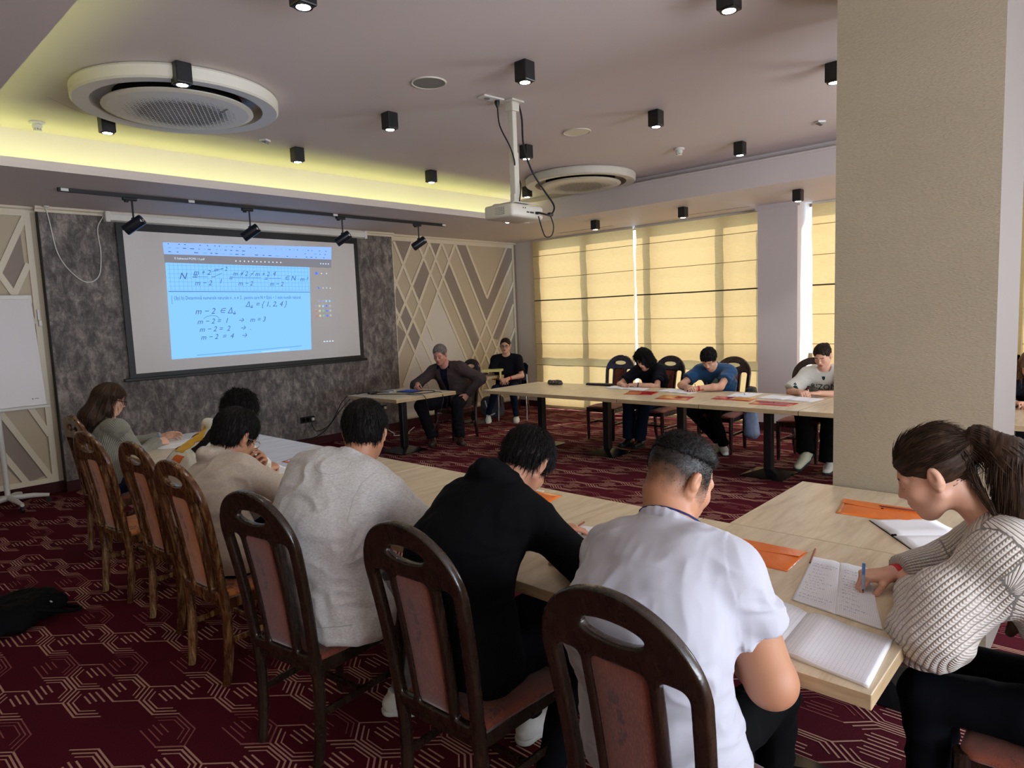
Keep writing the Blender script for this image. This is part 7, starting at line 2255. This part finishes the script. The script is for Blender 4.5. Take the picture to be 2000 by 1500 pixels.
# 9. boy in the blue T-shirt
p = Person('boy in a blue T-shirt with a dark print, writing at the window table', (7.54, 3.60), math.pi,
           pelvis=(0.0, 0.0, 0.56), neck=(0.20, 0.0, 1.0), head=(0.34, 0.02, 1.105), head_dir=(0.15, -0.78, 0.0), hunch=(-0.08, 0, 0.04), shw=0.19, bulk=1.04, sc=1.03, hs=1.0,
           wrist_l=(0.60, 0.00, 0.79), wrist_r=(0.59, -0.11, 0.80), elbow_l=(0.0, 1.0, -0.35), elbow_r=(0.0, -1.0, -0.45), arm_r=(0.046, 0.040, 0.028))
p.body(S_FAIR, BROW_D, ('rest', 'write'), h=0.0065, handdir=[((0.2, -1.0, 0), (0, 0, -1)), ((0.6, 0.6, 0), (0, 0.4, -0.9))])
p.hair(H_BLACK, vol=1.2, strands=700, sl=0.02, wild=0.5, seed=22, h=0.0055, line=0.058, fringe=0.012)
p.top(cloth('petrol_blue_tshirt', '#1d4468'), 'tshirt', 'short', 0.022, 0.008, seed=23, sleeve_cut=0.62, wr_amp=0.008)
fo = p.neck-p.cup*0.15+p.cf*0.05
rt = p.L; up = p.cup
for poly, mt in [([(-0.02, 0.03), (0.05, 0.09), (0.10, 0.06), (0.12, -0.02), (0.02, -0.02)], cloth('sage_print', '#8aa79a')), ([(-0.10, -0.09), (0.09, -0.09), (0.10, -0.055), (-0.10, -0.045)], cloth('white_print', '#c8cdd0'))]:
    V2, F2 = grid_poly(poly); p.decal(V2, F2, fo, -p.cf, rt, up, mt)
for k_ in range(9):
    x = -0.11+k_*0.022; V2, F2 = grid_poly([(x, -0.04), (x+0.014, -0.04), (x+0.010, 0.02+0.012*(k_ % 3)), (x+0.004, 0.01)]); p.decal(V2, F2, fo, -p.cf, rt, up, cloth('white_print', '#c8cdd0') if k_ % 2 else cloth('navy_print', '#101b2c'))
p.band(0, M['band'], r=0.031)
p.legs(BLK, knees=[(0.42, 0.10, 0.50), (0.36, -0.20, 0.50)], ankles=[(0.23, 0.14, 0.10), (0.12, 0.02, 0.12)], r=(0.088, 0.07, 0.060), shoe=WSH, shoe2=BSH, solem=DKS, toe=[(0.8, 0.5, -0.1), (0.9, 0.1, -0.25)])
tp = p.tips[1][0]; pen('dark pen in the hand of the boy in the blue T-shirt', tuple(tp+np.array((-0.01, -0.01, -0.02))), tuple(tp+np.array((0.03, 0.03, 0.10))), 0.0036, plain('navy_pen_plastic', '#1b2444', 0.4), M['blackplastic'])

# 10. girl in the white jersey
p = Person('girl with dark hair tied back in a white jersey lettered ARIZONA, writing beside the pillar', (7.55, 2.36), math.pi+0.05,
           pelvis=(0.0, 0.0, 0.56), neck=(0.15, -0.02, 1.0), head=(0.24, -0.02, 1.145), head_dir=(-0.12, -0.45, 0.05), hunch=(-0.06, 0, 0.03), shw=0.18, bulk=1.0, sc=0.98, hs=1.0,
           wrist_l=(0.50, 0.02, 0.79), wrist_r=(0.53, -0.16, 0.80), elbow_l=(-0.1, 0.9, -0.6), elbow_r=(-0.1, -0.9, -0.6), arm_r=(0.044, 0.038, 0.026))
p.body(S_FAIR, BROW_D, ('flat', 'write'), h=0.0065, male=False, handdir=[((0.5, -0.8, 0), (0, 0, -1)), ((0.6, 0.6, 0), (0, 0.4, -0.9))])
h = p.H; p.hair(H_BRN, vol=0.7, strands=300, sl=0.02, wild=0.1, amp=0.002, seed=24, nape=-0.055, h=0.0055, line=0.055, extra=[(h((-0.09, 0, 0.05)), h((-0.13, 0, 0.05)), 0.02, 0.034, 0.015)], comb=h((-0.1, 0, 0.05)))
p.top(cloth('white_jersey', '#c9c6bc'), 'jersey', 'short', 0.032, 0.008, seed=25, sleeve_cut=0.92, wr_amp=0.007)
fo = p.neck-p.cup*0.15+p.cf*0.05; rt = p.L*1.0
tm = cloth('dark_green_lettering', '#1f3a34')
V2, F2 = text_mesh('ARIZONA', 0.088, 0, 0.15); V2 = [(v[0]*0.95-0.20, v[1]+0.0) for v in V2]; p.decal(V2, F2, fo, -p.cf, rt, p.cup, tm, 'lettering')
V2, F2 = grid_poly([(-0.016, 0.135), (0.016, 0.135), (0.014, 0.112), (0, 0.100), (-0.014, 0.112)]); p.decal(V2, F2, fo, -p.cf, rt, p.cup, tm, 'badge')
sr_ = p.sh[1]*0.55+p.el[1]*0.45; aa = unit(p.el[1]-p.sh[1]); rr_ = unit(np.cross(aa, p.cf))
V2, F2 = text_mesh('5', 0.085); V2 = [(v[0]-0.02, v[1]-0.03) for v in V2]
p.decal(V2, F2, p.sh[1]*0.30+p.el[1]*0.70, -unit(p.cf+np.array((0, -0.2, 0.3))), rt, p.U, cloth('teal_numeral', '#2b5f73'), 'numeral')
V2, F2 = grid_poly([(-0.014, -0.07), (0.014, -0.07), (0.014, 0.07), (-0.014, 0.07)]); p.decal(V2, F2, p.sh[1]*0.62+p.el[1]*0.38, -unit(p.cf+p.U*0.2), unit(rt+p.U*0.5), unit(p.U-rt*0.5), tm, 'stripe')
mb = MB()
for sg in (1, -1): mb.tube([tuple(p.neck+p.cl*0.06*sg+p.cf*0.06-p.cup*0.02), tuple(p.neck+p.cl*0.05*sg+p.cf*0.13-p.cup*0.10), tuple(p.neck+p.cl*0.012*sg+p.cf*0.17-p.cup*0.22)], 0.0025, 5)
mb.build('neck_cord', [M['blackplastic']], p.t, smooth=True)
p.legs(BLK, knees=[(0.42, 0.10, 0.53), (0.46, -0.14, 0.56)], ankles=[(0.55, 0.12, 0.10), (0.66, -0.06, 0.20)], r=(0.098, 0.085, 0.085), shoe=None)
p.shoe(p.w((0.55, 0.13, 0.10)), p.w0((1, 0.1, 0)), WSH, WSH, DKS)
p.shoe(p.w((0.68, -0.06, 0.21)), p.w0((0.75, -0.25, -0.45)), plain('cream_sneaker_leather', '#b9b59c', 0.5), WSH, plain('dark_green_sole', '#22302a', 0.6), up=p.w0((0.5, 0, 0.85)), sc=1.12)
tp = p.tips[1][0]; pen('white pencil in the hand of the girl in the jersey', tuple(tp+np.array((-0.01, -0.01, -0.02))), tuple(tp+np.array((0.02, 0.03, 0.09))), 0.0034, M['whiteplastic'], M['blackplastic'], 'pencil')

# 11. man in the brown blazer at the front desk
p = Person('grey-haired man in a brown blazer, writing on a tablet at the front desk', (6.33, 6.96), math.pi+0.20,
           pelvis=(0.0, 0.0, 0.57), neck=(0.20, 0.00, 1.045), head=(0.31, 0.0, 1.20), head_dir=(0.22, -0.38, 0.0), hunch=(-0.05, 0, 0.02), shw=0.20, bulk=1.16, sc=1.07, hs=1.08, nk=1.08, chest_yaw=0.15,
           wrist_l=(0.10, 0.28, 0.64), wrist_r=(0.62, -0.16, 0.83), elbow_l=(-0.6, 0.9, 0.1), elbow_r=(-0.2, -0.9, -0.5), arm_r=(0.050, 0.042, 0.029))
p.body(skin('ruddy', '#c48d78', '#b0604e'), BROW_G, ('rest', 'write'), h=0.0062, handdir=[((0.7, -0.3, -0.7), (-0.3, -0.9, 0)), ((0.7, 0.3, -0.25), (0.0, 0.6, -0.8))])
p.hair(H_GREY, vol=0.75, strands=700, sl=0.012, wild=0.5, seed=26, h=0.0055, line=0.068, nape=-0.05)
p.top(cloth('dark_blue_shirt', '#171b30'), 'shirt', 'none', 0.012, 0.008, seed=27)
sh_o = p.topo
V2 = None
# blazer: an outer shell left open down the front
def blazer(p, mat):
    p.top(mat, 'blazer', 'long', 0.030, 0.008, seed=28, wr_amp=0.008, skirt=0.10, hem=0.46, collar=False)
    o = p.topo; V, F = p.topV, p.topF
    fc = V[F].mean(1); c = p.neck; up = unit(p.neck-p.pel); f = unit(p.cf-up*(p.cf@up)); l = np.cross(up, f)
    q = fc-c; z = q@up; y_ = q@l; x = q@f
    halfw = np.clip(0.022+0.075*np.clip((z+0.36)/0.30, 0, 1), 0.02, 0.10)
    keep = ~((x > 0.03) & (np.abs(y_+0.01) < halfw) & (z > -0.75))
    me = o.data; me.clear_geometry(); me.from_pydata((V-np.array(parent_origin(p.t))).tolist(), [], F[keep].tolist()); me.polygons.foreach_set('use_smooth', np.ones(len(me.polygons), bool)); me.update()
    md = o.modifiers.new('thickness', 'SOLIDIFY'); md.thickness = 0.006; md.offset = -1
    # lapels
    for sg in (1, -1):
        poly = [(sg*0.060, 0.0), (sg*0.105, -0.02), (sg*0.125, -0.10), (sg*0.095, -0.12), (sg*0.105, -0.145), (sg*0.028, -0.34), (sg*0.020, -0.33)]
        V2, F2 = grid_poly(poly); p.decal(V2, F2, p.neck+p.cf*0.03+up*0.01, -f, l, up, cloth('blazer_lapel_weave', '#473a3a'), 'lapel', 0.008)
blazer(p, cloth('brown_grey_blazer_weave', '#4b3f3e', 'heather', '#3a3032'))
mb = MB(); mb.tube([tuple(p.neck+p.cl*math.cos(a)*0.078+p.cf*(0.01+0.075*math.sin(a))+p.cup*(0.015-0.03*math.sin(a))) for a in np.linspace(-0.6, math.pi+0.6, 16)], 0.010, 6); mb.build('collar', [cloth('dark_blue_shirt', '#171b30')], p.t, smooth=True)
p.band(0, M['chrome'], 'wristwatch', r=0.034, w=0.012, back=0.008)
p.legs(cloth('charcoal_suit_wool', '#15141a'), knees=[(0.30, 0.24, 0.53), (0.58, -0.16, 0.53)], ankles=[(0.36, 0.30, 0.10), (0.54, -0.02, 0.10)], r=(0.10, 0.078, 0.07), shoe=BRS, shoe2=BSH, solem=DKS, toe=[(0.6, 0.8, 0), (0.8, 0.5, 0)])
tp = p.tips[1][0]; pen('black stylus in the hand of the man in the blazer', tuple(tp+np.array((-0.015, 0, -0.03))), tuple(tp+np.array((0.03, 0.02, 0.10))), 0.004, M['blackplastic'], M['blackplastic'], 'stylus')

# 12. woman in black T-shirt
p = Person('woman with glasses and black T-shirt seated with clasped hands in the corner', (8.00, 7.50), math.radians(214),
           pelvis=(0.0, 0.0, 0.57), neck=(0.11, 0.0, 1.045), head=(0.16, 0.0, 1.205), head_dir=(-0.02, -0.05, 0), hunch=(-0.03, 0, 0.01), shw=0.175, bulk=1.10, sc=0.98, hs=1.0, nk=1.1,
           wrist_l=(0.36, 0.07, 0.70), wrist_r=(0.36, -0.07, 0.70), elbow_l=(-0.4, 0.7, -0.4), elbow_r=(-0.4, -0.7, -0.4), arm_r=(0.047, 0.038, 0.027))
p.body(S_FAIR, BROW_D, ('rest', 'rest'), h=0.0062, male=False, eyes='open', handdir=[((0.6, -0.7, -0.3), (-0.3, -0.3, -0.9)), ((0.6, 0.7, -0.3), (-0.3, 0.3, -0.9))])
p.hair(H_BRN, vol=0.6, strands=200, sl=0.02, wild=0.1, amp=0.002, seed=30, h=0.0055, line=0.062, nape=-0.055, comb=p.H((-0.11, 0, 0.02)), extra=[(p.H((-0.08, 0, -0.02)), p.H((-0.11, 0.0, -0.12)), 0.03, 0.018, 0.03)])
p.top(cloth('black_cotton_tshirt', '#14151c'), 'tshirt', 'short', 0.020, 0.008, seed=31, sleeve_cut=0.75, belly=1.12)
p.glasses(M['blackplastic'], 0.0024, 0.023, 0.016)
p.band(0, M['band'], r=0.031)
p.legs(NAVY, knees=[(0.42, 0.13, 0.54), (0.42, -0.14, 0.54)], ankles=[(0.34, 0.16, 0.10), (0.30, -0.30, 0.13)], r=(0.092, 0.062, 0.044), shoe=WSH, solem=WSO, toe=[(1, 0.1, 0), (0.8, 0.1, -0.3)])
# black jacket over the back of her chair
s = SDF((8.0, 7.3, 0.45), (8.55, 7.95, 0.98), 0.009); q0 = np.array((8.28, 7.62, 0)); ld = np.array((0.5, -0.85, 0)); ld = ld/np.linalg.norm(ld)
s.cone(q0+ld*0.17+np.array((0.01, 0.0, 0.87)), q0-ld*0.17+np.array((0.01, 0, 0.86)), 0.030, 0.030, 0.02)
s.cone(q0+ld*0.19+np.array((0.02, 0, 0.84)), q0+ld*0.15+np.array((0.04, 0.02, 0.55)), 0.035, 0.045, 0.03); s.cone(q0-ld*0.15+np.array((0.01, 0, 0.84)), q0-ld*0.12+np.array((0.03, 0.02, 0.55)), 0.035, 0.045, 0.03)
s.cone(q0+np.array((0.02, 0.01, 0.83)), q0+np.array((0.04, 0.02, 0.56)), 0.035, 0.045, 0.03, ld, 3.2)
V, F = s.mesh(); N_ = vnormals(V, F); V = V+N_*(0.012*fbm(V*np.array([12, 12, 6]), 3, 12))[:, None]
tag(new_obj('black_jacket', V, F, [cloth('black_jacket_fabric', '#0e0e13')], None, True), 'black jacket draped over the back of the steel chair', 'jacket')

# 13. half hidden person at the right edge
p = Person('half hidden person with long light brown hair at the right edge behind the pillar', (7.50, 0.60), math.pi,
           pelvis=(0.0, 0.0, 0.56), neck=(0.18, 0.0, 0.98), head=(0.28, -0.03, 1.09), head_dir=(0, -0.6, 0), shw=0.165, bulk=0.9, sc=0.95,
           wrist_l=(0.50, 0.10, 0.79), wrist_r=(0.50, -0.12, 0.79), elbow_l=(0, 0.9, -0.6), elbow_r=(0, -0.9, -0.6))
p.body(S_FAIR, BROW_D, ('rest', 'write'), h=0.008, male=False)
h = p.H; ex = [(h((-0.02, sg*0.07, 0.03)), h((0.02, sg*0.10, -0.20)), 0.03, 0.035, 0.03) for sg in (1, -1)]+[(h((-0.08, 0, 0.02)), h((-0.11, 0, -0.22)), 0.05, 0.05, 0.04, 1.5, tuple(p.hl))]
p.hair(hairmat('light_brown', '#4a3826', '#7a6248', '#a58a68'), extra=ex, vol=0.9, strands=200, sl=0.05, wild=0.15, nape=-0.5, seed=33, h=0.007)
p.top(cloth('black_cotton_tshirt', '#14151c'), 'sweater', 'long', 0.025, 0.010, seed=34)
p.legs(BLK, shoe=BSH, solem=DKS)
